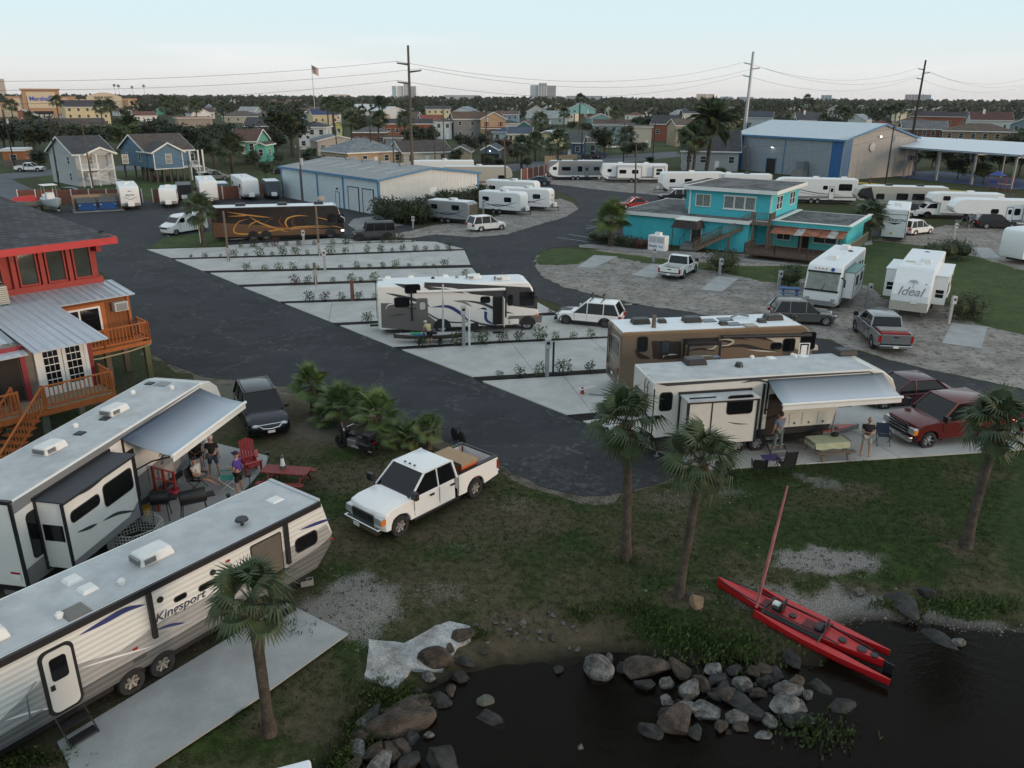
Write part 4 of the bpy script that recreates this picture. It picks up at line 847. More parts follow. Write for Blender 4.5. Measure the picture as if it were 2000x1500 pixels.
H('bright yellow two-storey house with dark grey roof',857,238,46,7.5,10,'side',.35,(.62,.54,.33),(.055,.055,.065),yaw=5,win=(4,2),nst=2,ph='bright yellow house')
H('turquoise house with red-brown roof left of the large tan house',848,262,50,5.2,9,'side',.5,(.12,.50,.42),(.22,.07,.045),yaw=14,win=(2,2),ph='turquoise red-brown roofed house')
H('white two-storey balcony house left of the large tan house',866,272,32,6.0,8,'hip',.4,(.55,.6,.62),(.11,.10,.10),win=(2,2),nst=2,ph='white balcony house')
H('white gable house with pale blue metal side roof',905,232,50,4.5,12,'front',.45,(.60,.63,.64),(.22,.27,.33),yaw=-20,win=(1,1),ph='white gable house')
H('blue two-storey house with brown roof right of the large tan house',990,250,44,6.5,9,'side',.35,(.18,.30,.42),(.12,.08,.07),yaw=-5,win=(4,2),nst=2,ph='blue brown-roofed house')
H('low white house with dark roof right of the large tan house',992,264,46,4.6,8,'hip',.25,(.6,.6,.58),(.05,.045,.05),win=(1,1),ph='low white house')
H('low blue-roofed house with white and blue front',988,278,48,3.4,8,'hip',.3,(.4,.5,.55),(.05,.07,.12),win=(3,1),ph='low blue-roofed house')
H('grey blue house with flat roof at the hill of trees',998,222,22,5,8,'flat',.3,(.3,.4,.45),(.2,.2,.2),win=(2,1),ph='grey blue flat house')
for i,(x,c,lb)in enumerate(((1017,(.56,.50,.44),'first and pinkest'),(1039,(.6,.56,.46),'second'),(1061,(.6,.56,.42),'third and yellowest'),(1088,(.40,.37,.30),'fourth and darkest, tan'))):
 H(lb+' of the four matching gable houses in a row, from the left',x,218,16,6.2,11,'front',.95,c,(.055,.055,.06),yaw=-4,win=(0,1),group='row of four gable houses',ph=lb.split()[0]+' row house')
H('light grey beach house with pale metal roof on low piles',1065,247,80,4.6,11,'side',.6,(.33,.38,.38),(.30,.33,.33),yaw=-14,floor=1.2,win=(4,1),ph='light grey beach house')
H('aqua house with chimney block and dark deck on tall stilts',1135,246,52,8.6,8,'front',.5,(.22,.46,.46),(.10,.10,.11),yaw=3,floor=6.4,win=(2,1),ph='aqua stilt house',chm=2)
H('green gable house with brown roof above the yellow houses',1024,268,40,4.0,10,'front',.6,(.08,.24,.17),(.12,.08,.065),yaw=-18,win=(1,1),ph='green gable house')
H('pale yellow house with blue tarpaulin roof on piles',1014,297,46,5.0,8,'side',.4,(.60,.54,.30),(.06,.08,.13),yaw=-5,floor=2.2,win=(4,1),ph='yellow blue-roofed pile house')
H('pale yellow gable house with pale metal roof on white piles',1066,312,44,6.1,8,'front',.38,(.62,.55,.30),(.45,.5,.52),yaw=-22,floor=2.9,win=(2,1),wallm=wlm((.62,.55,.30)),roofm=METR,ph='yellow gable pile house')
H('dark green-roofed low house with white carport band',1122,290,80,3.4,10,'hip',.35,(.12,.12,.12),(.07,.085,.08),yaw=2,win=(3,1),ph='green-roofed low house')
H('dark blue house with grey gable wing behind the tan fence',1112,306,52,3.6,8,'side',.4,(.04,.09,.17),(.08,.09,.10),yaw=-8,win=(3,1),ph='dark blue house')
H('small sea-foam hut beside the parked trucks',1157,303,24,3.4,6,'side',.3,(.22,.35,.31),(.09,.07,.065),win=(1,1),ph='sea-foam hut')
H('grey green two-storey apartment block with flat roof',1198,280,76,6.0,10,'flat',.3,(.26,.33,.32),(.06,.06,.065),win=(5,2),nst=2,roofm=rfm((.07,.07,.075)),ph='grey green apartment block')
H('cream block with two white garage doors',1253,288,34,6.2,9,'flat',.3,(.42,.40,.35),(.1,.08,.07),win=(2,1),roofm=rfm((.1,.08,.07)),wstyle='curtain',ph='cream garage block')
H('red brick gable house with dark flat wing',1296,276,60,6.0,12,'side',.45,(.27,.085,.05),(.05,.045,.05),yaw=-12,win=(2,1),ph='red brick gable house')
H('blue-grey gable house with tan side and brown roof',1344,286,62,6.5,9,'side',.4,(.36,.29,.2),(.11,.09,.08),yaw=20,win=(4,2),ph='blue and tan gable house')
H('white gabled cottage with navy roof among treetops',1352,236,40,5.0,9,'side',.6,(.5,.55,.5),(.06,.07,.10),yaw=15,win=(1,1),ph='white gabled cottage')
H('pale arched-window house behind the date palm',1408,274,28,6.5,9,'hip',.3,(.42,.40,.38),(.08,.06,.06),win=(2,2),nst=2,wstyle='curtain',ph='arched-window house')
H('broad dark-roofed grey house behind the two fan palms',1385,334,108,4.3,10,'side',.75,(.33,.34,.35),(.055,.055,.06),yaw=3,win=(4,1),sw_=1,ph='broad dark-roofed house')
H('long low tan and grey school-like building',1364,218,98,5.5,20,'flat',.2,(.42,.38,.30),(.3,.3,.3),win=(0,1),roofm=mat('pale_roof'),ph='long tan building')
H('long low building with blue and white wall',1462,220,74,5.5,20,'flat',.2,(.5,.5,.48),(.3,.3,.3),win=(0,1),roofm=mat('pale_roof'),ph='long blue and white building')
H('white two-storey house with navy roof right of the steel pole',1480,258,48,6.5,10,'side',.5,(.42,.46,.48),(.05,.06,.08),yaw=-4,win=(3,1),ph='white navy-roofed house')
H('orange stucco house between palm crowns',1434,252,26,5.0,9,'side',.4,(.45,.2,.08),(.1,.08,.07),win=(1,1),ph='orange stucco house')
H('long dark red house with shallow brown roof behind palms',1195,262,70,3.8,10,'side',.4,(.18,.09,.07),(.11,.07,.06),yaw=2,win=(4,1),ph='long dark red house')
H('red-brown roofed house behind aqua stilt house',1172,252,44,5.2,9,'front',.4,(.12,.28,.3),(.16,.07,.055),yaw=12,win=(2,1),ph='house behind the aqua stilts')
for i,(x,w_,y,lb)in enumerate(((1150,15,222,'cream tall gable house right of the aqua chimney'),(1140,12,228,'small white gable just below the cream tall gable'),(1188,14,228,'tiny white peaked roof left of dark treetops'))):H(lb,x,y,w_,5.2,8,'front',.9,(.58,.54,.44),(.06,.06,.07),win=(0,1),ph=None)
H('yellow green long two-part building with dark link',1625,222,124,8.5,20,'flat',.2,(.24,.30,.20),(.3,.3,.3),win=(6,1),roofm=mat('pale_roof'),ph='yellow green building')
H('white warehouse with row of scalloped white tents',1750,232,64,7.2,24,'flat',.2,(.30,.36,.40),(.3,.3,.3),win=(0,1),roofm=mat('pale_roof'),ph='white warehouse')
t_,Wt=H('row of five white peaked storage tents',1808,226,50,6.5,12,'flat',.2,(.62,.60,.56),(.6,.6,.6),win=(0,1),roofm=mat('tent_white',(.62,.6,.57),.7),ph='white tents',name='storage_tent')
for i in range(5):MB().prism([(-Wt/2+Wt/5*i,6.7),(-Wt/2+Wt/5*(i+.5),8.2),(-Wt/2+Wt/5*(i+1),6.7)],0,12).build('tent_peak',mat('tent_white'),t_)
H('white cottage with sharp gables and chimney, dark roof',1580,250,52,4.2,10,'side',.7,(.55,.56,.55),(.06,.065,.07),yaw=16,win=(3,1),chm=1,ph='white chimney cottage')
H('low grey house with metal roof behind the warehouse ridge',1668,252,48,4.5,10,'front',.5,(.5,.5,.48),(.25,.28,.32),yaw=-20,win=(0,1),ph='grey metal-roofed house')
H('white fronted house with dark red hip roof and outside stair',1722,290,62,6.4,10,'hip',.4,(.48,.50,.48),(.14,.035,.03),yaw=14,win=(3,2),nst=2,ph='dark red hip-roofed house')
H('red brick two-storey house with pale gable front',1800,290,82,6.0,11,'side',.4,(.17,.06,.04),(.13,.14,.15),yaw=8,win=(5,2),nst=2,ph='red brick two-storey house')
H('long orange brick house with dark gabled roof',1830,252,100,6.4,11,'side',.4,(.27,.08,.035),(.045,.035,.04),yaw=-8,win=(5,1),ph='long orange gabled house')
H('brown hip-roofed white house left of the orange brick house',1782,262,70,4.6,10,'hip',.4,(.45,.44,.40),(.12,.07,.05),yaw=4,win=(5,1),ph='brown hip-roofed white house')
H('tan brick flat two-storey house with brown hip roof',1906,298,124,6.0,13,'hip',.3,(.25,.17,.10),(.11,.08,.06),yaw=4,win=(6,2),nst=2,ph='tan brick house')
H('white-gabled house with dark brown roof and white chimney',1932,262,76,6.2,11,'side',.6,(.42,.46,.46),(.09,.04,.035),yaw=12,win=(3,1),chm=1,ph='chimneyed brown-roofed house')
H('blue grey house at the right edge with white trim',1992,278,46,6.5,10,'front',.45,(.16,.22,.26),(.10,.12,.13),yaw=-4,win=(2,2),nst=2,ph='blue grey edge house')
H('small cream gable house right of the orange gable',1902,244,26,5.2,9,'front',.6,(.5,.46,.38),(.06,.06,.06),yaw=10,win=(2,1),ph='small cream gable house')
H('long grey-roofed terrace below the far right trees',1930,226,110,5.0,12,'side',.5,(.4,.4,.38),(.14,.11,.11),win=(6,1),ph='far grey terrace')
H('pale house cluster with pinkish roof, far right',1880,218,46,5.0,12,'hip',.5,(.45,.45,.43),(.18,.12,.11),win=(0,1),ph='far pinkish-roofed house')
hr=random.Random(21);pal=[('white',(.72,.72,.70)),('cream',(.68,.60,.46)),('grey',(.4,.41,.42)),('blue-grey',(.3,.38,.44)),('tan',(.46,.37,.27)),('white-walled',(.7,.7,.68)),('brick red',(.28,.11,.07))]
rl=[('dark grey',(.06,.06,.065)),('brown',(.13,.10,.08)),('light grey',(.30,.31,.32)),('red-brown',(.16,.07,.055))];kinds=[('side','long'),('hip','hip'),('front','gabled')]
cell=0;HS=set()
for yb in(207,211,216,226,236):
 for k in range(20):
  x=10+1980*(k+hr.random()*.9)/20;cell+=1
  hx,hz=G(x,yb+hr.uniform(-2,2)).xy
  if any((hx-a[0])**2+(hz-a[1])**2<(15 if yb>215 else 20)**2 for a,_ in LAND):continue
  near=min(LAND,key=lambda a:(a[0][0]-hx)**2+((a[0][1]-hz)*.6)**2);c=pal[hr.randrange(7)];r_=rl[hr.randrange(4)];kd=kinds[hr.randrange(3)]
  px_,py_=PX(hx,hz,0);side='right of' if hx>near[0][0]*hz/near[0][1]else 'left of';dd='beyond, ' if hz>near[0][1]else 'nearer, '
  hl='%s %s house, %s roof, %s%s the %s'%(c[0],kd[1],r_[0],dd,side,near[1]);hl=([q+hl for q in('','plain ','small ','neat ','modest ','weathered ')if q+hl not in HS]+[hl])[0];HS.add(hl);H(hl,px_,py_,hr.uniform(9,15)*FPX/hz,hr.choice((3.4,4.2,5.8)),hr.uniform(8,12),kd[0],hr.uniform(.4,.6),c[1],r_[1],yaw=hr.uniform(-25,25),win=(3,1)if yb>220 else(2,1),sw_=1 if yb>220 else 0)
  # ---- shops and far towers
def big(label,px,yb,dist,wm,hm,dm,col,name='tower_block',cat='tower',floors=10,bays=5,yaw=0,rim=None):
 u=(px-1000)/FPX;x=u*dist;rt=thing(name,label,cat,(x,dist,0),R(yaw)+math.atan2(dist,x)-pi/2)
 m=mat('facade_%d_%d_%d'%tuple(int(c*99)for c in col),col,.7,var=.05);bx('wall',rt,m,-wm/2,wm/2,0,dm,0,hm)
 if floors:
  fw=wm/bays
  for b in range(bays):
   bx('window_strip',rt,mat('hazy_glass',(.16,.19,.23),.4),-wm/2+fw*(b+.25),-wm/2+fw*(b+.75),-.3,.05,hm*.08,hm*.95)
  for k in range(floors):bx('floor_band',rt,m,-wm/2,wm/2,-.5,.0,hm*.08+hm*.87*k/floors,hm*.08+hm*.87*k/floors+hm*.87/floors*.4)
 LAND.append(((x,dist),label.split(',')[0].replace('far ','')))if hm>40 else None
 return rt
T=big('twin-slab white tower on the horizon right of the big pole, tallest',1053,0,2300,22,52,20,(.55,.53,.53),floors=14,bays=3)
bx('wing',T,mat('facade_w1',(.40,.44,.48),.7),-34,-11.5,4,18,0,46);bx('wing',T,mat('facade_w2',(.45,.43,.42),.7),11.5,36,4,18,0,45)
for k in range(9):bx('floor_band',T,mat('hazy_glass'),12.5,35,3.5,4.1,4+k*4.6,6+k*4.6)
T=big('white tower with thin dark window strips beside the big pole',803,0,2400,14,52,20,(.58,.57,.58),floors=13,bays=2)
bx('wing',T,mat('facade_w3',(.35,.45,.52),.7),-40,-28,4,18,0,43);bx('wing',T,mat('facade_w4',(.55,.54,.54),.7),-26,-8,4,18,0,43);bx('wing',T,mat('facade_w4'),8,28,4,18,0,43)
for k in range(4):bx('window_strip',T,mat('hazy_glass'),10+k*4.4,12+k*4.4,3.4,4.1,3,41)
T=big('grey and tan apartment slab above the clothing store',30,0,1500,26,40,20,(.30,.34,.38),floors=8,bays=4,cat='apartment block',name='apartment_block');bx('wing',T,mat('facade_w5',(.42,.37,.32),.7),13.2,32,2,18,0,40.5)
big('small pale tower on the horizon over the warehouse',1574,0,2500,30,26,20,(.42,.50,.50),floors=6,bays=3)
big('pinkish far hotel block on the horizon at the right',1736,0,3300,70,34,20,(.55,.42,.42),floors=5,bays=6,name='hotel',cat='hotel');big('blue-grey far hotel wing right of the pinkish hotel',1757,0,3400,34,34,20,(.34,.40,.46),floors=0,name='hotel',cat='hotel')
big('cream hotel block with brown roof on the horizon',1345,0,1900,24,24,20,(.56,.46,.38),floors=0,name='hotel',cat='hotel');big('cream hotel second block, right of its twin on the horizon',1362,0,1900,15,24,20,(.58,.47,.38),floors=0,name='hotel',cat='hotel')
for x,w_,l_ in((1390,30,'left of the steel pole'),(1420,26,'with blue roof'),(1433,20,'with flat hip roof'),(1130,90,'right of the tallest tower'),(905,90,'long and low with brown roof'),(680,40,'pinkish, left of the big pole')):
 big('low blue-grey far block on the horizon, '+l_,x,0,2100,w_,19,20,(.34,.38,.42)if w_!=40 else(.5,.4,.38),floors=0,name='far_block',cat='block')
st=thing('clothing_store','cream and orange clothing store with big blue name sign','store',(G(88,232).x,G(88,232).y,0),R(28));LAND.append(((G(88,232).x,G(88,232).y),'clothing store'))
CRM=mat('cream_stucco',(.60,.50,.36),.8);ORG=mat('orange_stucco',(.42,.25,.15),.8)
bx('wall',st,CRM,-19,19,2,20,0,12.5);bx('tower',st,ORG,-10.5,10.5,0,6,0,17.2);bx('sign_panel',st,CRM,-8,8,-.2,.0,6.5,16);bx('cornice',st,ORG,-11.2,11.2,-.6,6.3,17.2,18)
for x in(-19.3,15):bx('pier',st,ORG,x,x+4,1.5,6,0,13);
bx('cornice',st,ORG,-19.5,-10.6,1.6,6,12.5,13.4);bx('cornice',st,ORG,10.6,19.5,1.6,6,12.5,13.4)
bx('entrance',st,DARKIN,-5.5,5.5,-.1,.05,0,4.6);
for x in(-4.2,-1.4,1.4,4.2):bx('door',st,mat('lit_door_glass',(.5,.5,.48),.3),x-1,x+1,-.2,-.1,0,2.6)
text('lettering','Marshalls',3.6,st,frame((0,-.3,12),(1,0,0)),mat('sign_blue',(.02,.07,.5),.4),ext=.15)
sd2=thing('shoe_store','cream shoe store with arched front and dark lettering','store',(G(208,222).x,G(208,222).y,0),R(24));LAND.append(((G(208,222).x,G(208,222).y),'shoe store'))
arc=[(-13,0),(13,0),(13,13)]+[(13-26*t/12,13+3.4*sin(pi*t/12))for t in range(1,12)]+[(-13,13)]
MB().prism(arc,0,3).build('front',CRM,sd2);
bx('wall',sd2,CRM,-22,24,2,22,0,11);bx('pier',sd2,ORG,14,17.5,1.5,6,0,12);bx('pier',sd2,ORG,21,24.4,1.5,6,0,12);bx('cornice',sd2,ORG,13,24.6,1.4,6,11,12)
text('lettering','SHOE DEPT.',2.7,sd2,frame((0,-.2,12.3),(1,0,0)),BLACK,ext=.15);text('lettering','ENCORE',2.4,sd2,frame((0,-.2,9.4),(1,0,0)),mat('sign_grey',(.2,.17,.13),.5),ext=.15)
s3=thing('retail_building','low cream retail building with orange band at the far left edge','building',(G(8,240).x,G(8,240).y,0),R(30));bx('wall',s3,CRM,-16,7,0,14,0,10);bx('cornice',s3,ORG,-16.3,7.4,-.4,3,9.2,10.4);bx('base_band',s3,mat('brown_base',(.2,.12,.09),.8),-16,7.1,-.1,0,0,3)
for x in(-12,-6,0):bx('panel_joint',s3,ORG,x,x+1.2,-.2,0,3,9.2)
# ================================================================ MOTORHOMES AND TRAILERS
def fro(o):
 M=MTr(o.location)@MRo(o.rotation_euler.z,4,'Z');return M,M.inverted()
def osd(o,y):
 M,I=fro(o);c=I@Vector((0,0,CAMH))
 def f(px,py):
  d=(I@G(px,py))-c;t=(y-c.y)/d.y;p=c+d*t;return(p.x,p.z)
 return f
def on_end(o,x):
 M,I=fro(o);c=I@Vector((0,0,CAMH))
 def f(px,py):
  d=(I@G(px,py))-c;t=(x-c.x)/d.x;p=c+d*t;return(p.y,p.z)
 return f
def on_top(o,z):
 M,I=fro(o)
 def f(px,py):p=I@G(px,py,z);return(p.x,p.y)
 return f
def stand(o,px,l,head):
 g=G(*px);v=Vector((l[0],l[1],0));v.rotate(MRo(R(head),3,'Z'));o.location=(g.x-v.x,g.y-v.y,0);o.rotation_euler=(0,0,R(head));return o
def rrect(x0,x1,z0,z1,r=.12,n=3):
 if x0>x1:x0,x1=x1,x0
 if z0>z1:z0,z1=z1,z0
 r=min(r,(x1-x0)/2.1,(z1-z0)/2.1);out=[]
 for cx,cz,a in((x1-r,z1-r,0),(x0+r,z1-r,90),(x0+r,z0+r,180),(x1-r,z0+r,270)):
  for i in range(n+1):t=R(a+90*i/n);out.append((cx+r*cos(t),cz+r*sin(t)))
 return out
def swoosh(pts,w,n=5,head=0.0):
 P=sml([Vector((a,b,0))for a,b in pts],n);L=len(P);up=[];dn=[]
 for i,p in enumerate(P):
  d=(P[min(i+1,L-1)]-P[max(i-1,0)]);d=d.normalized()if d.length>1e-6 else Vector((1,0,0));t=i/(L-1)
  k=w/2*max(.04,sin(pi*(head+(1-head)*t))**.8);q=Vector((-d.y,d.x,0))*k;up.append(((p+q).x,(p+q).y));dn.append(((p-q).x,(p-q).y))
 mb=[]
 for i in range(L-1):mb.append([up[i],up[i+1],dn[i+1],dn[i]])
 return mb
STRIPE_K=[0]
def spl(parent,name,m,y,s,polys,t=.008,axis='y'):
 mb=MB()
 for p in polys:mb.prism(p,y,y+s*t,axis=axis)
 return mb.build(name,m,parent)
def stp(parent,m,y,s,pts,w,head=0.0,lvl=0):
 P=swoosh(pts,w,head=head);mb=MB();yy=y+s*(.006+.003*lvl)
 vs=[];fs=[]
 for i,q in enumerate(P):
  b=len(vs);vs+=[(a,yy,c)for a,c in q];fs.append((b,b+1,b+2,b+3))
 mb.add(vs,fs);
 return mb.build('stripe',m,parent)
def sflat(parent,name,m,y,s,poly,lvl=0):
 yy=y+s*(.006+.003*lvl);return MB().poly([(a,yy,c)for a,c in poly]).build(name,m,parent)
def rwin(parent,y,s,x0,x1,z0,z1,m=None,fr=None,r=.12):
 w_=spl(parent,'window',m or GLASS,y,s,[rrect(x0,x1,z0,z1,r)],.02)
 if fr is not False:spl(w_,'window_frame',fr or BLACK,y,s,[rrect(min(x0,x1)-.04,max(x0,x1)+.04,min(z0,z1)-.04,max(z0,z1)+.04,r+.03)],.012)
 return w_
WHEEL={}
def wheel(parent,x,y,r,w=.24,s=-1,rim=None,hub=.6,name='wheel'):
 rim=rim or ALLOY;key=(round(r,2),round(w,2),s,rim.name,hub)
 if key not in WHEEL:
  t=MB();n=20;prof=[(r*hub,-w/2),(r*.93,-w/2),(r,-w/2+.04),(r,w/2-.04),(r*.93,w/2),(r*hub,w/2)]
  vs=[];fs=[]
  for i in range(n):
   a=2*pi*i/n
   for q,yy in prof:vs.append((q*cos(a),yy,q*sin(a)))
  k=len(prof)
  for i in range(n):
   for j in range(k):fs.append((i*k+j,i*k+(j+1)%k,((i+1)%n)*k+(j+1)%k,((i+1)%n)*k+j))
  t.add(vs,fs);tm=t.mesh('tyre',RUB,40)
  q=MB();yo=s*(w/2-.05);q.cyl((0,-s*w*.3,0),(0,yo-s*.03,0),r*hub,n=20);q.cyl((0,yo-s*.03,0),(0,yo+s*.03,0),r*.2,r*.13,n=10)
  for i in range(6):
   a=2*pi*i/6;q.cyl((r*.13*cos(a),yo-s*.015,r*.13*sin(a)),(r*(hub-.04)*cos(a),yo+s*.0,r*(hub-.04)*sin(a)),.035,.045,n=4)
  q.mats=[];qm=q.mesh('rim',rim,40)
  dk=MB();
  for i in range(6):
   a=2*pi*(i+.5)/6;dk.cyl((r*.36*cos(a),yo-s*.035,r*.36*sin(a)),(r*.36*cos(a),yo-s*.022,r*.36*sin(a)),r*.09,n=8)
  WHEEL[key]=(tm,qm,dk.mesh('rim_opening',BLACK))
 tm,qm,dm=WHEEL[key]
 o=bpy.data.objects.new(name,None);COL.objects.link(o);o.parent=parent;o.location=(x,y,r);o.empty_display_size=.1
 inst('tyre',tm,o);inst('rim',qm,o);inst('rim_opening',dm,o)
 return o
ROOFW=mat('rubber_roof',(.46,.48,.49),.75,var=.22,scale=1.5)
ROOFWW=mat('bright_white_roof',(.74,.77,.79),.6,var=.06)
ACW=mat('white_ac_shroud',(.72,.72,.70),.5)
def acu(parent,x,y,z,m=None,sc=1.0,rot=0):
 m=m or ACW;o=MB().box(-.55*sc,.5*sc,-.36*sc,.36*sc,0,.3*sc,tx=.08,ty=.05).build('air_conditioner',m,parent,bevel=.06);o.location=(x,y,z);o.rotation_euler=(0,0,rot)
 if m is ACW:
  g=MB()
  for i in range(5):g.box(-.44*sc,-.1*sc,-.372*sc,-.33*sc,(.07+i*.035)*sc,(.085+i*.035)*sc)
  for i in range(5):g.box(-.57*sc,-.5*sc,-.26*sc,.26*sc,(.07+i*.035)*sc,(.085+i*.035)*sc)
  g.build('vent_slot',GRAY,o)
 return o
def vent(parent,x,y,z,m=None,s=.36,h=.1,rot=0):
 o=MB().box(-s/2,s/2,-s/2,s/2,0,h,tx=.05,ty=.05).build('roof_vent',m or TW,parent,bevel=.015);o.location=(x,y,z);o.rotation_euler=(0,0,rot);return o
def cap(parent,x,y,z,m=None,r=.09):
 return MB().cyl((x,y,z),(x,y,z+.1),r,n=10).cyl((x,y,z+.1),(x,y,z+.16),r*1.15,r*.6,n=10).build('vent_cap',m or TW,parent,smooth=40)
PROF={'classA':lambda L0,L1,zb,zt:[(L0,zb+.15),(L0+.1,zb),(L1-.25,zb),(L1-.02,zb+.25),(L1,zb+.75),(L1-.08,zb+1.2),(L1-.42,zt-.45),(L1-.62,zt-.12),(L1-.95,zt),(L0+.12,zt),(L0,zt-.12)],'travel':lambda L0,L1,zb,zt:[(L0,zb+.35),(L0+.4,zb),(L1-1.1,zb),(L1-.35,zb+.42),(L1,zb+1.0),(L1-.05,zb+1.5),(L1-.3,zt-.25),(L1-.62,zt),(L0+.1,zt),(L0,zt-.1)],'slope':lambda L0,L1,zb,zt:[(L0,zb+.3),(L0+.3,zb),(L1-.7,zb),(L1-.12,zb+.55),(L1,zb+.95),(L1-.35,zt),(L0,zt)],'fifth':lambda L0,L1,zb,zt:[(L0,zb),(L1-3.0,zb),(L1-2.75,zb+1.05),(L1-.5,zb+1.1),(L1-.12,zb+1.35),(L1,zb+1.75),(L1-.25,zt-.5),(L1-.75,zt-.12),(L1-1.3,zt),(L0,zt)],'box':lambda L0,L1,zb,zt:[(L0,zb),(L1,zb),(L1,zt),(L0,zt)],'boxfront':lambda L0,L1,zb,zt:[(L0,zb),(L1-.1,zb),(L1,zb+.3),(L1,zt-.5),(L1-.15,zt-.15),(L1-.5,zt),(L0,zt)],}
def rv_body(rt,kind,L0,L1,W,zb,zt,m,roofm=None,under=True,roof_inset=.09,bevel=.05):
 P=PROF[kind](L0,L1,zb,zt)
 b=MB().prism(P,-W/2,W/2).build('body',m,rt,bevel=bevel,smooth=30)
 a1=max(p[0]for p in P if p[1]>zt-.01)
 bx('roof_membrane',rt,roofm or ROOFW,L0+roof_inset,a1-.03,-W/2+roof_inset,W/2-roof_inset,zt-.02,zt+.012)
 if under:bx('chassis',rt,BLACK,L0+.4,L1-(3.1 if kind=='fifth' else.9),-W/2+.25,W/2-.25,.28,zb+.02)
 return b
def arch(rt,x,y,s,r,zb,m=None):
 pts=[(x+r*cos(R(a)),r*.82+r*sin(R(a)))for a in range(0,181,20)];pts=[(a,max(b,zb-.02))for a,b in pts]
 return sflat(rt,'wheel_arch',m or BLACK,y,s,[(x+r,zb)]+pts+[(x-r,zb)],3)
def jacks(rt,xs,W,z=.5):
 for x in xs:
  for y in(-W/2+.35,W/2-.35):MB().cyl((x,y,0),(x,y,z),.035).box(x-.12,x+.12,y-.12,y+.12,0,.03).build('stabiliser_jack',STEEL,rt)
def awning(rt,x0,x1,yw,s,z,out,drop,m_out,sag=.08):
 mb=MB();n=10;vs=[]
 for i in range(n+1):
  t=i/n;y=yw+s*out*t;zz=z-drop*t-sag*sin(pi*t)
  for k in range(9):
   u=k/8;vs.append((x0+(x1-x0)*u,y,zz-.03*sin(pi*u)*t))
 fs=[(i*9+k,i*9+k+1,(i+1)*9+k+1,(i+1)*9+k)for i in range(n)for k in range(8)]
 a=mb.add(vs,fs).build('awning',m_out,rt,smooth=60)
 so=a.modifiers.new('thick','SOLIDIFY');so.thickness=.01
 ye=yw+s*out;ze=z-drop
 MB().cyl((x0-.05,ye,ze),(x1+.05,ye,ze),.06,n=10).build('roller',TW,a,smooth=40)
 bx('valance',a,TW,x0,x1,ye-.01,ye+.01,ze-.24,ze-.03)
 for x in(x0+.05,x1-.05):MB().tube([(x,yw+s*.03,z-1.4),(x,yw+s*out*.55,z-drop*.5-.55),(x,ye,ze-.03)],.03,5).box(x-.04,x+.04,yw,yw+s*.04,z-1.6,z-.02).build('awning_arm',BLACK,a)
 return a
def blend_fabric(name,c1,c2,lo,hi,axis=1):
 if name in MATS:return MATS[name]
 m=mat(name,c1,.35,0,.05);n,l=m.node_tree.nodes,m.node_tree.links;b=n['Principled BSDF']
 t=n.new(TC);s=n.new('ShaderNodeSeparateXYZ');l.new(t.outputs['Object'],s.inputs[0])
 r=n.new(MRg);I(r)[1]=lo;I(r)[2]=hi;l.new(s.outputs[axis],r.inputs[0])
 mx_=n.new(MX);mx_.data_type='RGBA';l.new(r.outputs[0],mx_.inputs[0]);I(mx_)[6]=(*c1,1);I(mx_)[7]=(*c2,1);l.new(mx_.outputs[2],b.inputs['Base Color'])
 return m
def ladder(rt,x,y,z0,z1,s=1,axis='x'):
 mb=MB()
 for q in(-.18,.18):
  mb.tube([(x,y+q,z0),(x,y+q,z1),(x-s*.12,y+q,z1+.25),(x-s*.5,y+q,z1+.22)],.018,5)
 k=int((z1-z0)/.3)
 for i in range(k+1):mb.cyl((x,y-.18,z0+i*.3),(x,y+.18,z0+i*.3),.015,n=5)
 return mb.build('ladder',BLACK,rt)
def steps(rt,x,y,s,z,w=.7,n=3,m=None):
 for i in range(n):
  bx('step',rt,m or BLACK,x-w/2,x+w/2,*sorted((y+s*(.05+.28*i),y+s*(.3+.28*i))),z-(i+1)*z/(n+.4),z-(i+1)*z/(n+.4)+.04)
 for q in(-w/2,w/2):MB().tube([(x+q,y,z-.05),(x+q,y+s*.28*n,.1),(x+q,y+s*.28*n,.0)],.02,5).build('step_rail',m or BLACK,rt)
def slide(rt,x0,x1,W,s,z0,z1,d,m,roofm=None,edge=None):
 y0=s*W/2-s*.1;y1=s*(W/2+d)
 o=bx('slide_out',rt,m,x0,x1,min(y0,y1),max(y0,y1),z0,z1,.03)
 if roofm:bx('slide_roof',o,roofm,x0-.05,x1+.05,min(y0,y1)-(.05 if s<0 else 0),max(y0,y1)+(.05 if s>0 else 0),z1,z1+.06)
 if edge:
  e=MB()
  for xx in(x0,x1):e.box(xx-.05,xx+.05,*sorted((y1-s*.02,y1+s*.025)),z0,z1)
  e.box(x0,x1,*sorted((y1-s*.02,y1+s*.025)),z1-.08,z1+.02);
  for xx in(x0,x1):e.box(xx-.07,xx+.07,*sorted((s*W/2,s*(W/2+.06))),z0-.05,z1+.1)
  e.box(x0-.1,x1+.1,*sorted((s*W/2,s*(W/2+.06))),z1+.06,z1+.16);e.build('slide_trim',edge,o)
 return o
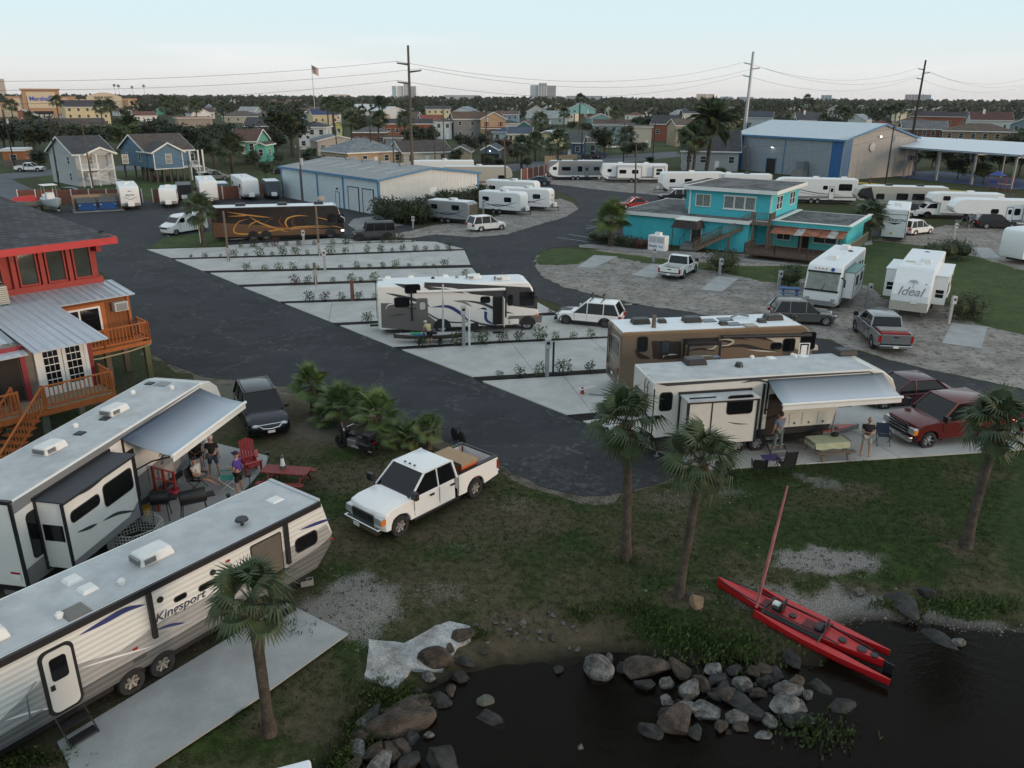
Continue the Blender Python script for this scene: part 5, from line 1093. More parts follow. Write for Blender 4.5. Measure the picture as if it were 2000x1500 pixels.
 # ---- 1. long white lap-sided trailer in the foreground, left
ALW=rib('corrugated_white_siding',(.76,.76,.73),.4,.16,2,.42,.1,var=.05);ALG=rib('corrugated_grey_siding',(.13,.135,.135),.45,.16,2,.42,.1);ALM=rib('corrugated_midgrey_siding',(.36,.36,.355),.45,.16,2,.42,.1)
kp=thing('travel_trailer','long white and grey ribbed travel trailer with navy swooshes and black awning arms','travel trailer')
Wk=2.45;stand(kp,(295,1338),(0,-Wk/2),54)
S=osd(kp,-Wk/2);zk=lambda X,Y:S(X/2.857,1000+Y/2.857)
KL0,KL1,KZT=-5.4,6.4,2.84
rv_body(kp,'slope',KL0,KL1,Wk,.62,KZT,ALW,ROOFW,bevel=.03)
y=-Wk/2
sflat(kp,'lower_band',ALG,y,-1,[(KL0+.02,.95),(KL0+.32,.63),(KL1-.72,.63),(KL1-.13,1.17),(KL1-.02,1.5),(KL1-.6,1.3),(1.0,1.02),(-1.0,1.05)])
sflat(kp,'mid_band',ALM,y,-1,[(KL0+.02,.96),(-1.0,1.06),(1.0,1.03),(KL1-.6,1.31),(KL1-.03,1.52),(KL1-.2,1.95),(3.0,1.65),(.6,1.7),(-.6,1.45),(-2.2,1.9),(-3.6,1.3),(KL0+.02,1.62)],0)
NV=mat('navy_print',(.016,.022,.07),.5);LGP=mat('light_grey_print',(.45,.46,.48),.5)
stp(kp,NV,y,-1,[zk(440,688),zk(590,605),zk(700,545),zk(812,515)],.16,.0,2);stp(kp,NV,y,-1,[zk(860,660),zk(960,628),zk(1040,618)],.08,0,2);stp(kp,NV,y,-1,[zk(1670,100),zk(1770,62),zk(1850,36)],.11,0,2)
stp(kp,WHITE,y,-1,[zk(440,875),zk(640,810),zk(860,745)],.06,0,2);stp(kp,WHITE,y,-1,[zk(20,1165),zk(160,1120),zk(300,1090)],.06,0,2);stp(kp,LGP,y,-1,[zk(860,676),zk(980,640),zk(1120,590)],.05,0,3)
a,b=zk(925,560),zk(1085,498);M_=frame(((a[0]+b[0])/2,y-.01,(a[1]+b[1])/2+.02),(1,0,0));text('lettering','Kingsport',.33,kp,M_,mat('dark_blue_grey_print',(.04,.055,.09),.5),sx=1.12,shear=.25)
bx('drip_rail',kp,BLACK,-3.4,KL1-.4,y-.07,y+.02,KZT-.16,KZT+.02);bx('drip_rail',kp,BLACK,KL0,-3.4,y-.03,y+.02,KZT-.05,KZT+.02)
for X0,Y0,X1,Y1 in((830,460,855,700),(1588,72,1605,285)):
 a,b=zk(X0,Y0),zk(X1,Y1);x_=(a[0]+b[0])/2;bx('awning_arm',kp,BLACK,x_-.06,x_+.06,y-.11,y-.01,b[1],KZT-.1)
for q in((1655,228,1762,100),(1118,458,1240,362),(978,500,1034,452)):
 a,b=zk(q[0],q[1]),zk(q[2],q[3]);rwin(kp,y,-1,a[0],b[0],a[1]+(.0 if q[0]!=1118 else.1),b[1]-(.0 if q[0]!=1118 else-.05))
for q in((892,488),(1186,336)):a=zk(*q);spl(kp,'speaker',BLACK,y,-1,[[(a[0]+.09*cos(t*.63),a[1]+.09*sin(t*.63))for t in range(10)]],.03)
a,b=zk(745,835),zk(815,780);sflat(kp,'hatch',mat('charcoal_hatch',(.06,.06,.06),.5),y,-1,[(a[0],a[1]-.05),(b[0],a[1]-.05),(b[0],b[1]),(a[0],b[1])],3)
a,b=zk(1145,618),zk(1170,600);sflat(kp,'hatch',BLACK,y,-1,[(a[0],a[1]),(b[0],a[1]),(b[0],b[1]),(a[0],b[1])],3)
for q in((753,762),(1270,272),(1850,150)):a=zk(*q);bx('marker_lamp',kp,REDL,a[0]-.06,a[0]+.06,y-.03,y,a[1]-.03,a[1]+.03)
a,b=zk(1450,395),zk(1560,115);rwin(kp,y,-1,a[0]-.15,b[0],.95,b[1],mat('brown_curtain',(.12,.10,.08),.8),r=.03)
a,b=zk(320,1098),zk(395,725);x0d,x1d=zk(325,1095)[0]-.12,zk(455,1030)[0]
dfr=spl(kp,'door_frame',BLACK,y,-1,[rrect(x0d-.09,x1d+.06,.68,2.5,.2,5)],.02);dd=spl(kp,'door',mat('white_door',(.68,.67,.63),.5,var=.03),y,-1,[rrect(x0d,x1d-.02,.76,2.42,.16,5)],.04)
spl(dd,'window',GLASS,y-.04,-1,[rrect(x0d+.12,x1d-.16,1.62,2.24,.08)],.015);bx('handle',dd,BLACK,x0d+.05,x0d+.14,y-.08,y-.03,1.42,1.55)
MB().tube([(x0d-.2,y,1.85),(x0d-.5,y-.2,1.8),(x0d-.55,y-.22,1.2),(x0d-.2,y,1.05)],.02).build('grab_handle',STEEL,kp,smooth=60)
steps(kp,(x0d+x1d)/2,y,-1,.68,.66,2);steps(kp,4.0,y,-1,.68,.66,2)
for x in(-.43,.43):wheel(kp,x,y+.14,.36,.22,-1,mat('dusty_wheel',(.35,.33,.30),.5,.5),.58);arch(kp,x,y,-1,.43,.63)
wheel(kp,-.43,-y-.14,.36,.22,1);wheel(kp,.43,-y-.14,.36,.22,1)
TP=on_top(kp,KZT);tk=lambda X,Y:TP(X/2.857,1000+Y/2.857)
p=tk(855,250);acu(kp,p[0],p[1],KZT,sc=.95,rot=0);p=tk(-20,690);acu(kp,p[0]-.3,p[1],KZT)
for q in((405,385),(490,435)):p=tk(*q);vent(kp,p[0],p[1],KZT,s=.42)
p=TP(537,977);vent(kp,p[0],p[1],KZT,s=.45,h=.05);p=tk(420,560);vent(kp,p[0],p[1],KZT,mat('smoked_skylight',(.13,.13,.11),.25),.6,.06)
for q in((333,590),(680,402)):p=tk(*q);cap(kp,p[0],p[1],KZT)
p=tk(1352,75);MB().cyl((p[0],p[1],KZT),(p[0],p[1],KZT+.18),.05).cyl((p[0],p[1],KZT+.18),(p[0],p[1],KZT+.24),.2,.17,14).build('antenna',BLACK,kp,smooth=40)
bx('gutter',kp,LGP,KL1-.45,KL1-.33,-Wk/2+.05,Wk/2-.05,KZT-.05,KZT+.05)
jacks(kp,(KL1-.9,KL0+.6),Wk,.62)
# ---- 2. fifth wheel with open blue-grey awning, left
FWW=mat('fiberglass_white',(.72,.71,.68),.35,var=.05,coat=.2);FWG=mat('fiberglass_grey',(.20,.205,.21),.4,var=.06);CHAR=mat('charcoal_print',(.045,.045,.05),.45);MIDG=mat('mid_grey_print',(.22,.22,.23),.45)
lf=thing('fifth_wheel_trailer','white and grey fifth wheel with dark slide-out and open blue-grey awning','fifth wheel trailer')
Wl=2.5;lf.location=(-14.72,25.45,0);lf.rotation_euler=(0,0,R(80.3));LL0,LL1,LZT=-5.15,6.5,3.6
rv_body(lf,'fifth',LL0,LL1,Wl,.75,LZT,FWW,ROOFW,bevel=.04);y=-Wl/2
S2=osd(lf,y);z2=lambda X,Y:S2(X/4,700+Y/4)
for x in(LL0,):sflat(lf,'lower_band',FWG,y,-1,[(LL0,.76),(LL1-3.05,.76),(LL1-2.8,1.9),(LL0,1.35)]);sflat(lf,'upper_band',FWG,y,-1,[(LL0,3.2),(LL0+2.0,3.3),(LL1-1.5,3.55),(LL1-1.5,LZT-.03),(LL0,LZT-.03)])
sl_d=.9;sw=(-4.3,-.9)
so_=slide(lf,sw[0],sw[1],Wl,-1,.95,3.2,sl_d,FWW,None,BLACK);yo=y-sl_d
MB().box(sw[0]-.05,sw[1]+.05,yo-.12,y+.02,3.22,3.27).build('slide_awning',mat('charcoal_cloth',(.03,.033,.04),.6),so_)
So=osd(lf,yo);zo=lambda X,Y:So(X/4,700+Y/4)
for q in((565,1285,765,1060),(830,1160,1010,825)):a,b=zo(q[0],q[1]),zo(q[2],q[3]);rwin(so_,yo,-1,a[0],b[0],max(1.2,a[1]),min(2.85,b[1]))
sflat(so_,'lower_band',FWG,yo,-1,[(sw[0]+.06,.97),(sw[1]-.06,.97),(sw[1]-.06,1.55),(-1.5,1.25),(sw[0]+.06,1.2)])
for P_ in([(470+130,1360),(700,1320),(760,1290)],[(800,1270),(920,1210),(1060,1190)],[(610,1070),(700,1010),(800,940)]):stp(so_,CHAR,yo,-1,[zo(*p)for p in P_],.11,0,2)
e_=MB().box(sw[0]-.012,sw[0]-.002,yo+.1,y-.12,1.9,2.45).build('window',GLASS,so_)
a,b=z2(205,1460),z2(240,1160);rwin(lf,y,-1,LL0+.45,LL0+1.0,1.5,2.95)
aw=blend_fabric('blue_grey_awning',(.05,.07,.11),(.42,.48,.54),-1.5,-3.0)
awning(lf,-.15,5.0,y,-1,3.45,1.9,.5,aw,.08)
spl(lf,'door',DARKIN,y,-1,[rrect(-.5,.4,.95,2.85,.05)],.02);MB().tube([(1.8,y,2.1),(1.8,y-.1,2.05),(1.8,y-.1,1.6),(1.8,y,1.55)],.02).build('grab_handle',BLACK,lf)
for P_ in([(1.7,1.9),(2.6,2.2),(3.6,2.75)],[(1.7,1.75),(2.8,2.0),(3.9,2.5)]):stp(lf,CHAR,y,-1,P_,.14,0,2)
spl(lf,'hatch',mat('hatch_grey',(.3,.3,.3),.5),y,-1,[rrect(1.9,2.5,1.0,1.35,.04)],.012);spl(lf,'hatch',mat('hatch_grey'),y,-1,[rrect(3.0,4.2,1.95,2.5,.04)],.012)
for x in(-1.6,-.65):wheel(lf,x,y+.16,.38,.22,-1);wheel(lf,x,-y-.16,.38,.22,1)
jacks(lf,(LL0+.5,LL1-3.3),Wl,.8);jacks(lf,(LL1-2.5,),Wl,1.8)
TP=on_top(lf,LZT);t2=lambda X,Y:TP(X/4,700+Y/4)
for q in((900,420),(400,715)):p=t2(*q);acu(lf,p[0],p[1],LZT,sc=.9,rot=R(-8))
for q in((625,590),(820,475),(1170,200)):p=t2(*q);vent(lf,p[0],p[1],LZT,BLACK,.36,.06)
for q in((593,540),(862,455),(1040,278),(1345,240)):p=t2(*q);cap(lf,p[0],p[1],LZT)
p=t2(1270,205);vent(lf,p[0],p[1],LZT,MIDG,.55,.05)
RW=on_end(lf,LL0);zr=lambda X,Y:RW(X/2.857,1000+Y/2.857)
MB().box(LL0-.015,LL0-.002,-.2,.8,1.7,2.7).build('rear_window',GLASS,lf);sflat
MB().box(LL0-.02,LL0-.004,-1.05,-.75,1.2,1.26).build('tail_lamp',REDL,lf);bx('licence_plate',lf,TW,LL0-.02,LL0-.004,-1.05,-.75,.98,1.14)
for yy in(y+.02,-y-.02):bx('corner_trim',lf,BLACK,LL0-.03,LL0+.03,yy-.05,yy+.05,.76,LZT-.05)
bx('rear_cap',lf,BLACK,LL0-.02,LL0+.1,-Wl/2,Wl/2,LZT-.08,LZT+.03)
# ---- 3. white and charcoal motorhome on the middle pad
m1=thing('motorhome','white and charcoal motorhome with grey skirts, open black door and two televisions','motorhome');W1_=2.5
stand(m1,(1030,646),(2.9,-W1_/2),9.5);A0,A1,AZT=-6.85,3.65,3.3;y=-W1_/2
CREAMW=mat('cream_white_gelcoat',(.76,.75,.72),.3,var=.05,coat=.3)
rv_body(m1,'classA',A0,A1,W1_,.42,AZT,CREAMW,ROOFWW,bevel=.1)
S3=osd(m1,y);z3=lambda X,Y:S3(700+X/4,480+Y/4)
LG=mat('taupe_grey_panel',(.14,.13,.125),.4,var=.05)
def spoly(par,m,pts,f,lvl=0,yy=None,s=-1,name='paint_panel'):return sflat(par,name,m,yy if yy is not None else y,s,[f(*p)for p in pts],lvl)
spoly(m1,LG,[(182,640),(175,448),(480,450),(540,540),(620,600),(600,660),(500,668)],z3);spoly(m1,LG,[(1140,600),(1180,548),(1437,540),(1430,600),(1375,600),(1330,570),(1285,600),(1270,628)],z3)
spoly(m1,CHAR,[(515,285),(700,290),(1340,325),(1395,430),(1400,495),(1210,470),(1050,395),(760,365),(560,350),(515,325)],z3,1);spoly(m1,CHAR,[(275,295),(370,300),(480,345),(540,372),(400,350)],z3,1)
for P_,w_,mm,lv in(([(215,370),(330,395),(500,440),(560,480)],.2,CHAR,1),([(560,320),(760,340),(900,390),(1050,420)],.12,CREAMW,2),([(800,425),(960,450),(1100,505),(1215,530)],.18,CHAR,2),([(570,480),(700,475),(800,530),(860,590)],.22,NV,2),([(930,500),(990,495),(1000,580),(1080,620)],.2,NV,2),([(300,480),(480,500),(640,580),(800,600),(880,580)],.09,BLACK,3),([(820,560),(960,610),(1100,625)],.12,CHAR,2),([(740,430),(820,440),(890,475)],.16,mat('tan_grey_print',(.25,.21,.19),.5),2),([(210,500),(240,460),(330,455),(430,480)],.07,WHITE,3),([(930,540),(940,500),(1000,510),(1130,560),(1270,620)],.07,WHITE,4),([(1190,500),(1300,515),(1437,525)],.09,CREAMW,3),([(1240,490),(1330,500),(1438,505)],.03,WHITE,3),([(240,560),(300,540),(390,535)],.08,CHAR,3)):
 stp(m1,mm,y,-1,[z3(*p)for p in P_],w_,0,lv)
for q in((368,370,478,302),(286,478,393,404),(957,445,1026,398),(1168,465,1205,383)):a,b=z3(q[0],q[1]),z3(q[2],q[3]);rwin(m1,y-.01,-1,a[0],b[0],a[1],b[1])
a,b=z3(1262,465),z3(1370,360);rwin(m1,y-.01,-1,a[0],b[0],a[1],b[1],r=.04)
a,b=z3(1050,615),z3(1125,395);spl(m1,'door',DARKIN,y-.01,-1,[rrect(a[0],b[0],a[1],b[1],.05)],.02)
dd=MB().box(b[0],b[0]+.05,y-.75,y-.02,a[1],b[1]).build('open_door',CREAMW,m1);steps(m1,(a[0]+b[0])/2,y,-1,.5,.7,2)
a,b=z3(458,590),z3(540,408);spl(m1,'side_door',mat('taupe_grey_panel'),y,-1,[rrect(a[0],b[0],.75,b[1],.1)],.025);rwin(m1,y-.02,-1,a[0]+.2,b[0]-.15,1.7,2.2,LGP)
a,b=z3(455,372),z3(1145,360);MB().cyl((a[0],y-.12,2.9),(b[0],y-.12,2.9),.09,n=10).build('rolled_awning',TW,m1,smooth=40)
for X in(416,1150):a=z3(X,450);bx('awning_arm',m1,BLACK,a[0]-.05,a[0]+.05,y-.12,y-.01,1.0,2.85)
for X,Y in((425,620),(320,620),(1145,608),(1212,608)):a=z3(X,Y);spl(m1,'hatch',LG if X<500 else CREAMW,y,-1,[rrect(a[0]-.35,a[0]+.35,.5,.85,.03)],.015)
wheel(m1,2.9,y+.16,.46,.26,-1,CHROME,.62);wheel(m1,-2.75,y+.2,.46,.26,-1,CHROME,.62);arch(m1,2.9,y,-1,.56,.43);arch(m1,-2.75,y,-1,.58,.43)
wheel(m1,2.9,-y-.16,.46,.26,1);wheel(m1,-2.75,-y-.2,.46,.26,1)
ws=MB().poly([(A1-.03,-1.1,1.7),(A1-.03,1.1,1.7),(A1-.33,1.05,2.85),(A1-.33,-1.05,2.85)]).build('windscreen',GLASS,m1)
bx('headlight',m1,LENS,A1-.05,A1+.02,y+.1,y+.45,.95,1.15);bx('marker_lamp',m1,AMBER,A1-.25,A1-.05,y-.02,y,1.0,1.12)
MB().tube([(A1-.3,y,2.3),(A1-.1,y-.25,2.4),(A1-.05,y-.25,2.0)],.05).build('mirror',BLACK,m1)
TP=on_top(m1,AZT);t3=lambda X,Y:TP(700+X/4,480+Y/4)
for q in((905,255),(1125,265)):p=t3(*q);acu(m1,p[0],min(p[1],.9),AZT,sc=.95)
for q in((228,245),(410,245),(672,222)):p=t3(*q);vent(m1,p[0],max(-.9,min(p[1],.95)),AZT,s=.42,h=.16)
for q in((572,225),(750,210)):p=t3(*q);vent(m1,p[0],.6,AZT,BLACK if q[0]<600 else WOODL,.26,.12)
for x in(A0+.4,A0+1.4):jacks(m1,(x,),W1_,.45)
bx('tow_hitch',m1,BLACK,A0-.55,A0,-.1,.1,.38,.5)
ladder(m1,A0-.06,.5,.8,3.1,-1)
# ---- 4. brown and cream motorhome, long, right of centre
m2=thing('motorhome','tan and brown motorhome with white roof, black roof boxes and cream swirls','motorhome');W2_=2.55
M2Z=3.55;a=G(1214,650,M2Z);b=G(1596,637,M2Z);hd=R(9.2);m2.rotation_euler=(0,0,hd)
v_=Vector((-5.9,-W2_/2,0));v_.rotate(MRo(hd,3,'Z'));m2.location=(a.x-v_.x,a.y-v_.y,0)
BRW=mat('bronze_paint',(.20,.145,.10),.3,.2,coat=.4,var=.05);BR2=mat('dark_brown_paint',(.035,.022,.018),.3,coat=.4,var=.05);CR2=mat('cream_paint',(.55,.50,.42),.3,coat=.4,var=.04)
rv_body(m2,'classA',-5.9,4.75,W2_,.45,M2Z,BRW,ROOFWW,bevel=.12);y=-W2_/2
S4=osd(m2,y);z4=lambda X,Y:S4(1100+X/4,600+Y/4)
spoly(m2,CR2,[(1340,215),(1850,205),(1990,300),(1990,335),(1700,340),(1560,270)],z4);spoly(m2,BR2,[(690,262),(920,268),(920,400),(780,410),(700,400)],z4,1);spoly(m2,BRW,[(1210,240),(1560,240),(1880,345),(1400,350),(1210,300)],z4,1)
for P_,w_,mm,lv in(([(1205,315),(1400,300),(1560,335),(1690,345)],.2,BLACK,3),([(1210,300),(1290,295),(1330,265),(1280,250),(1215,255)],.1,CR2,4),([(1210,260),(1300,265),(1310,245),(1210,250)],.2,BLACK,3),([(1380,215),(1500,230),(1640,262)],.16,BR2,3),([(1220,245),(1340,240),(1460,258)],.08,BR2,4),([(780,395),(800,372),(900,368)],.1,CR2,3),([(560,330),(600,380),(680,400)],.25,BR2,2),([(1440,330),(1540,340),(1680,350)],.08,CR2,4)):
 stp(m2,mm,y,-1,[z4(*p)for p in P_],w_,0,lv)
for q in((578,345,660,232),(1620,328,1705,278),(1848,330,1975,195),(1712,342,1812,245)):a,b=z4(q[0],q[1]),z4(q[2],q[3]);rwin(m2,y-.012,-1,a[0],b[0],a[1],b[1])
a,b=z4(1805,345),z4(1888,260);MB().tube([(a[0],y-.45,1.9),(a[0],y-.45,b[1]),(b[0],y-.5,b[1]),(b[0],y-.5,1.9)],.04).box(a[0]+.1,b[0]-.1,y-.49,y-.46,1.9,b[1]-.1).build('open_door',WHITE,m2)
a,b=z4(925,405),z4(1200,215);so2=slide(m2,a[0]+.1,b[0],W2_,-1,1.0,2.95,.55,BRW,BLACK,BLACK)
yy=y-.55;
for P_,w_,mm in(([(950,305),(1080,290),(1190,285),(1170,322),(1100,330)],.1,CR2),([(950,345),(1080,325),(1190,345)],.12,BR2),([(945,385),(1080,380),(1195,378)],.07,CR2),([(950,270),(1080,262),(1190,265)],.07,BR2)):stp(so2,mm,yy,-1,[osd(m2,yy)(1100+p[0]/4,600+p[1]/4)for p in P_],w_,0,1)
a,b=z4(765,370),z4(830,265);rwin(m2,y-.03,-1,a[0],b[0],a[1],b[1],GLASSB);MB().cyl((-.6,y-.12,3.15),(4.3,y-.12,3.05),.1,n=8).build('rolled_awning',BLACK,m2,smooth=40)
bx('gutter_trim',m2,mat('gold_bronze',(.30,.20,.12),.3,.4),-5.85,3.85,y-.03,y+.06,M2Z-.16,M2Z-.02)
R2=on_end(m2,-5.9);zr=lambda X,Y:R2(1100+X/4,600+Y/4)
for P_ in([(370,200),(440,250),(440,320)],[(360,290),(420,330),(440,350)],[(360,340),(380,380),(400,420)]):
 q=swoosh([zr(*p)for p in P_],.1);mb=MB()
 for r_ in q:mb.poly([(-5.908,a_,b_)for a_,b_ in r_])
 mb.build('stripe',LGP,m2)
bx('rear_window',m2,BR2,-5.915,-5.9,-.9,.9,2.2,2.9);bx('rear_grille',m2,BR2,-5.92,-5.9,-.8,.8,.75,1.2);bx('licence_plate',m2,TW,-5.93,-5.92,-.15,.15,.95,1.1)
for yq in(-1.05,.95):bx('tail_lamp',m2,REDL,-5.93,-5.9,yq,yq+.12,1.25,1.6)
TP=on_top(m2,M2Z);t4=lambda X,Y:TP(1100+X/4,600+Y/4)
BAC=mat('black_ac_shroud',(.02,.02,.022),.45)
for q in((605,125),(1005,112),(1640,95)):p=t4(*q);acu(m2,p[0],min(p[1],.75),M2Z,BAC,.95)
for q in((770,120),(1250,138),(1548,118)):p=t4(*q);vent(m2,p[0],p[1],M2Z,BAC,.44,.2)
for q in((1135,108),(1265,98),(1330,135)):p=t4(*q);bx('solar_panel',m2,mat('solar_blue',(.04,.06,.09),.25),p[0]-.35,p[0]+.35,p[1]-.3,p[1]+.3,M2Z+.01,M2Z+.05)
p=t4(1380,90);MB().tube([(p[0]-.5,p[1],M2Z+.1),(p[0],p[1]+.2,M2Z+.2),(p[0]+.5,p[1],M2Z+.12)],.06).build('cable_tray',GRAY,m2);p=t4(1805,105);MB().cyl((p[0],p[1],M2Z),(p[0],p[1],M2Z+.2),.05).ball((p[0],p[1],M2Z+.22),.13).build('antenna',BLACK,m2)
p=t4(1460,148);vent(m2,p[0],-1.0,M2Z-.02,BRW,.7,.1)
for x in(-3.0,-1.8,3.0):wheel(m2,x,y+.16,.48,.26,-1,CHROME,.62);wheel(m2,x,-y-.16,.48,.26,1,CHROME,.62);arch(m2,x,y,-1,.58,.45)
ladder(m2,-5.96,.7,1.4,3.3,-1)
# ---- 5. cream fifth wheel with open grey awning, right foreground
f5=thing('fifth_wheel_trailer','cream fifth wheel with black-trimmed slide-out and open grey awning, right foreground','fifth wheel trailer');Wf=2.5;FZT=3.55
hd=R(10.6);a=G(1277,747,FZT);f5.rotation_euler=(0,0,hd);v_=Vector((-5.6,-Wf/2,0));v_.rotate(MRo(hd,3,'Z'));f5.location=(a.x-v_.x,a.y-v_.y,0)
CRF=mat('cream_fiberglass',(.62,.60,.55),.35,var=.04,coat=.2);y=-Wf/2;F0,F1=-5.6,5.75
rv_body(f5,'fifth',F0,F1,Wf,.8,FZT,CRF,ROOFW,bevel=.07)
S5=osd(f5,y);z5=lambda X,Y:S5(1100+X/4,600+Y/4);z5b=lambda X,Y:S5(1500+X/4,650+Y/4)
sflat(f5,'lower_band',BLACK,y,-1,[(F0+.02,.8),(F1-3.05,.8),(F1-2.98,1.12),(F0+.02,1.05)]);sflat(f5,'roof_line',CHAR,y,-1,[(F0+.1,FZT-.06),(F0+.6,FZT-.2),(.2,FZT-.14),(F1-1.5,FZT-.12),(F1-.9,FZT-.35),(F1-1.5,FZT-.06),(0,FZT-.04)])
stp(f5,CHAR,y,-1,[(-1.7,3.3),(-1.0,3.38),(-.3,3.2)],.1,0,2);bx('seam_strip',f5,BLACK,F0+.03,F0+.08,y-.015,y,.85,FZT-.3)
a,b=z5(752,808),z5(852,668);rwin(f5,y,-1,a[0],b[0],a[1],b[1])
dsl=.85;yo=y-dsl;So=osd(f5,yo);zo=lambda X,Y:So(1100+X/4,600+Y/4)
a,b=zo(965,915),zo(1535,660);ss=slide(f5,a[0],b[0],Wf,-1,.95,2.9,dsl,CRF,ROOFW,BLACK)
a,b=zo(1278,835),zo(1485,685);rwin(ss,yo,-1,a[0],b[0],a[1],b[1]);a,b=zo(970,900),zo(1175,725)
MB().box(a[0],a[0]+.05,yo-.02,yo,1.05,b[1]).box(b[0]-.05,b[0],yo-.02,yo,1.05,b[1]).box(a[0],b[0],yo-.02,yo,b[1]-.05,b[1]).box(a[0],b[0]+.1,yo-.03,yo,b[1]+.1,b[1]+.16).build('panel_trim',BLACK,ss)
stp(ss,CHAR,yo,-1,[zo(1280,895),zo(1360,910),zo(1450,912)],.05,0,2)
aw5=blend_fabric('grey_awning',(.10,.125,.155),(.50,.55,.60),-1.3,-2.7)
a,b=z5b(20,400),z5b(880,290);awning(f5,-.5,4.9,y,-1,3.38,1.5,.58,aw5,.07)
spl(f5,'door',DARKIN,y,-1,[rrect(-.35,.35,.85,2.7,.06)],.02);bx('seam_strip',f5,BLACK,-.68,-.58,y-.06,y,.85,3.2)
for x0_,x1_ in((.75,1.25),(1.35,2.0),(2.1,2.6)):h_=spl(f5,'hatch',CRF,y,-1,[rrect(x0_,x1_,1.2,1.75,.03)],.02);bx('latch',h_,BLACK,(x0_+x1_)/2-.03,(x0_+x1_)/2+.03,y-.05,y-.02,1.24,1.32)
for i in range(4):bx('step',f5,STEEL,-.4,.3,y-.34-.26*i,y-.1-.26*i,.72-.18*i,.76-.18*i)
for x in(-.43,.33):MB().tube([(x,y,.8),(x,y-1.2,.12)],.03).build('step_rail',BLACK,f5)
for x in(-1.5,-.6):wheel(f5,x,y+.14,.39,.22,-1);wheel(f5,x,-y-.14,.39,.22,1)
jacks(f5,(F0+.5,F1-3.3),Wf,.85);jacks(f5,(F1-2.6,),Wf,1.9)
TP=on_top(f5,FZT);t5=lambda X,Y:TP(1100+X/4,600+Y/4)
p=t5(1030,440);acu(f5,p[0],p[1],FZT,BAC,.95);p=TP(1650,692);acu(f5,p[0],p[1],FZT,BAC,.95)
p=t5(1372,465);MB().cyl((p[0],p[1],FZT),(p[0],p[1],FZT+.2),.2,.14,12).build('antenna_dome',BAC,f5,smooth=40)
for q,mm in(((1195,392),mat('dark_blue_vent',(.02,.03,.06),.3)),((1625,398),TW),((1875,382),TW)):p=t5(*q);vent(f5,p[0],p[1],FZT,mm,.4,.05)
for q in((1475,402),(1790,385),(1810,392)):p=t5(*q);cap(f5,p[0],p[1],FZT)
ladder(f5,F0-.06,-.55,1.0,3.3,-1);bx('rear_window',f5,GLASS,F0-.015,F0,-.6,.9,1.9,2.7)
for x in(2.9,3.7,4.3):spl(f5,'front_side_print',LGP,y,-1,[rrect(x,x+.5,2.25,2.3,.01)],.006)
bx('kingpin_box',f5,BLACK,F1-2.2,F1-1.4,-.3,.3,1.45,1.95);bx('spare_hitch_rack',f5,STEEL,F0-.75,F0-.05,-.5,.5,.62,.68)
MB().box(F1-.75,F1-.55,y-.02,y,2.6,2.9).build('emblem',CHAR,f5)
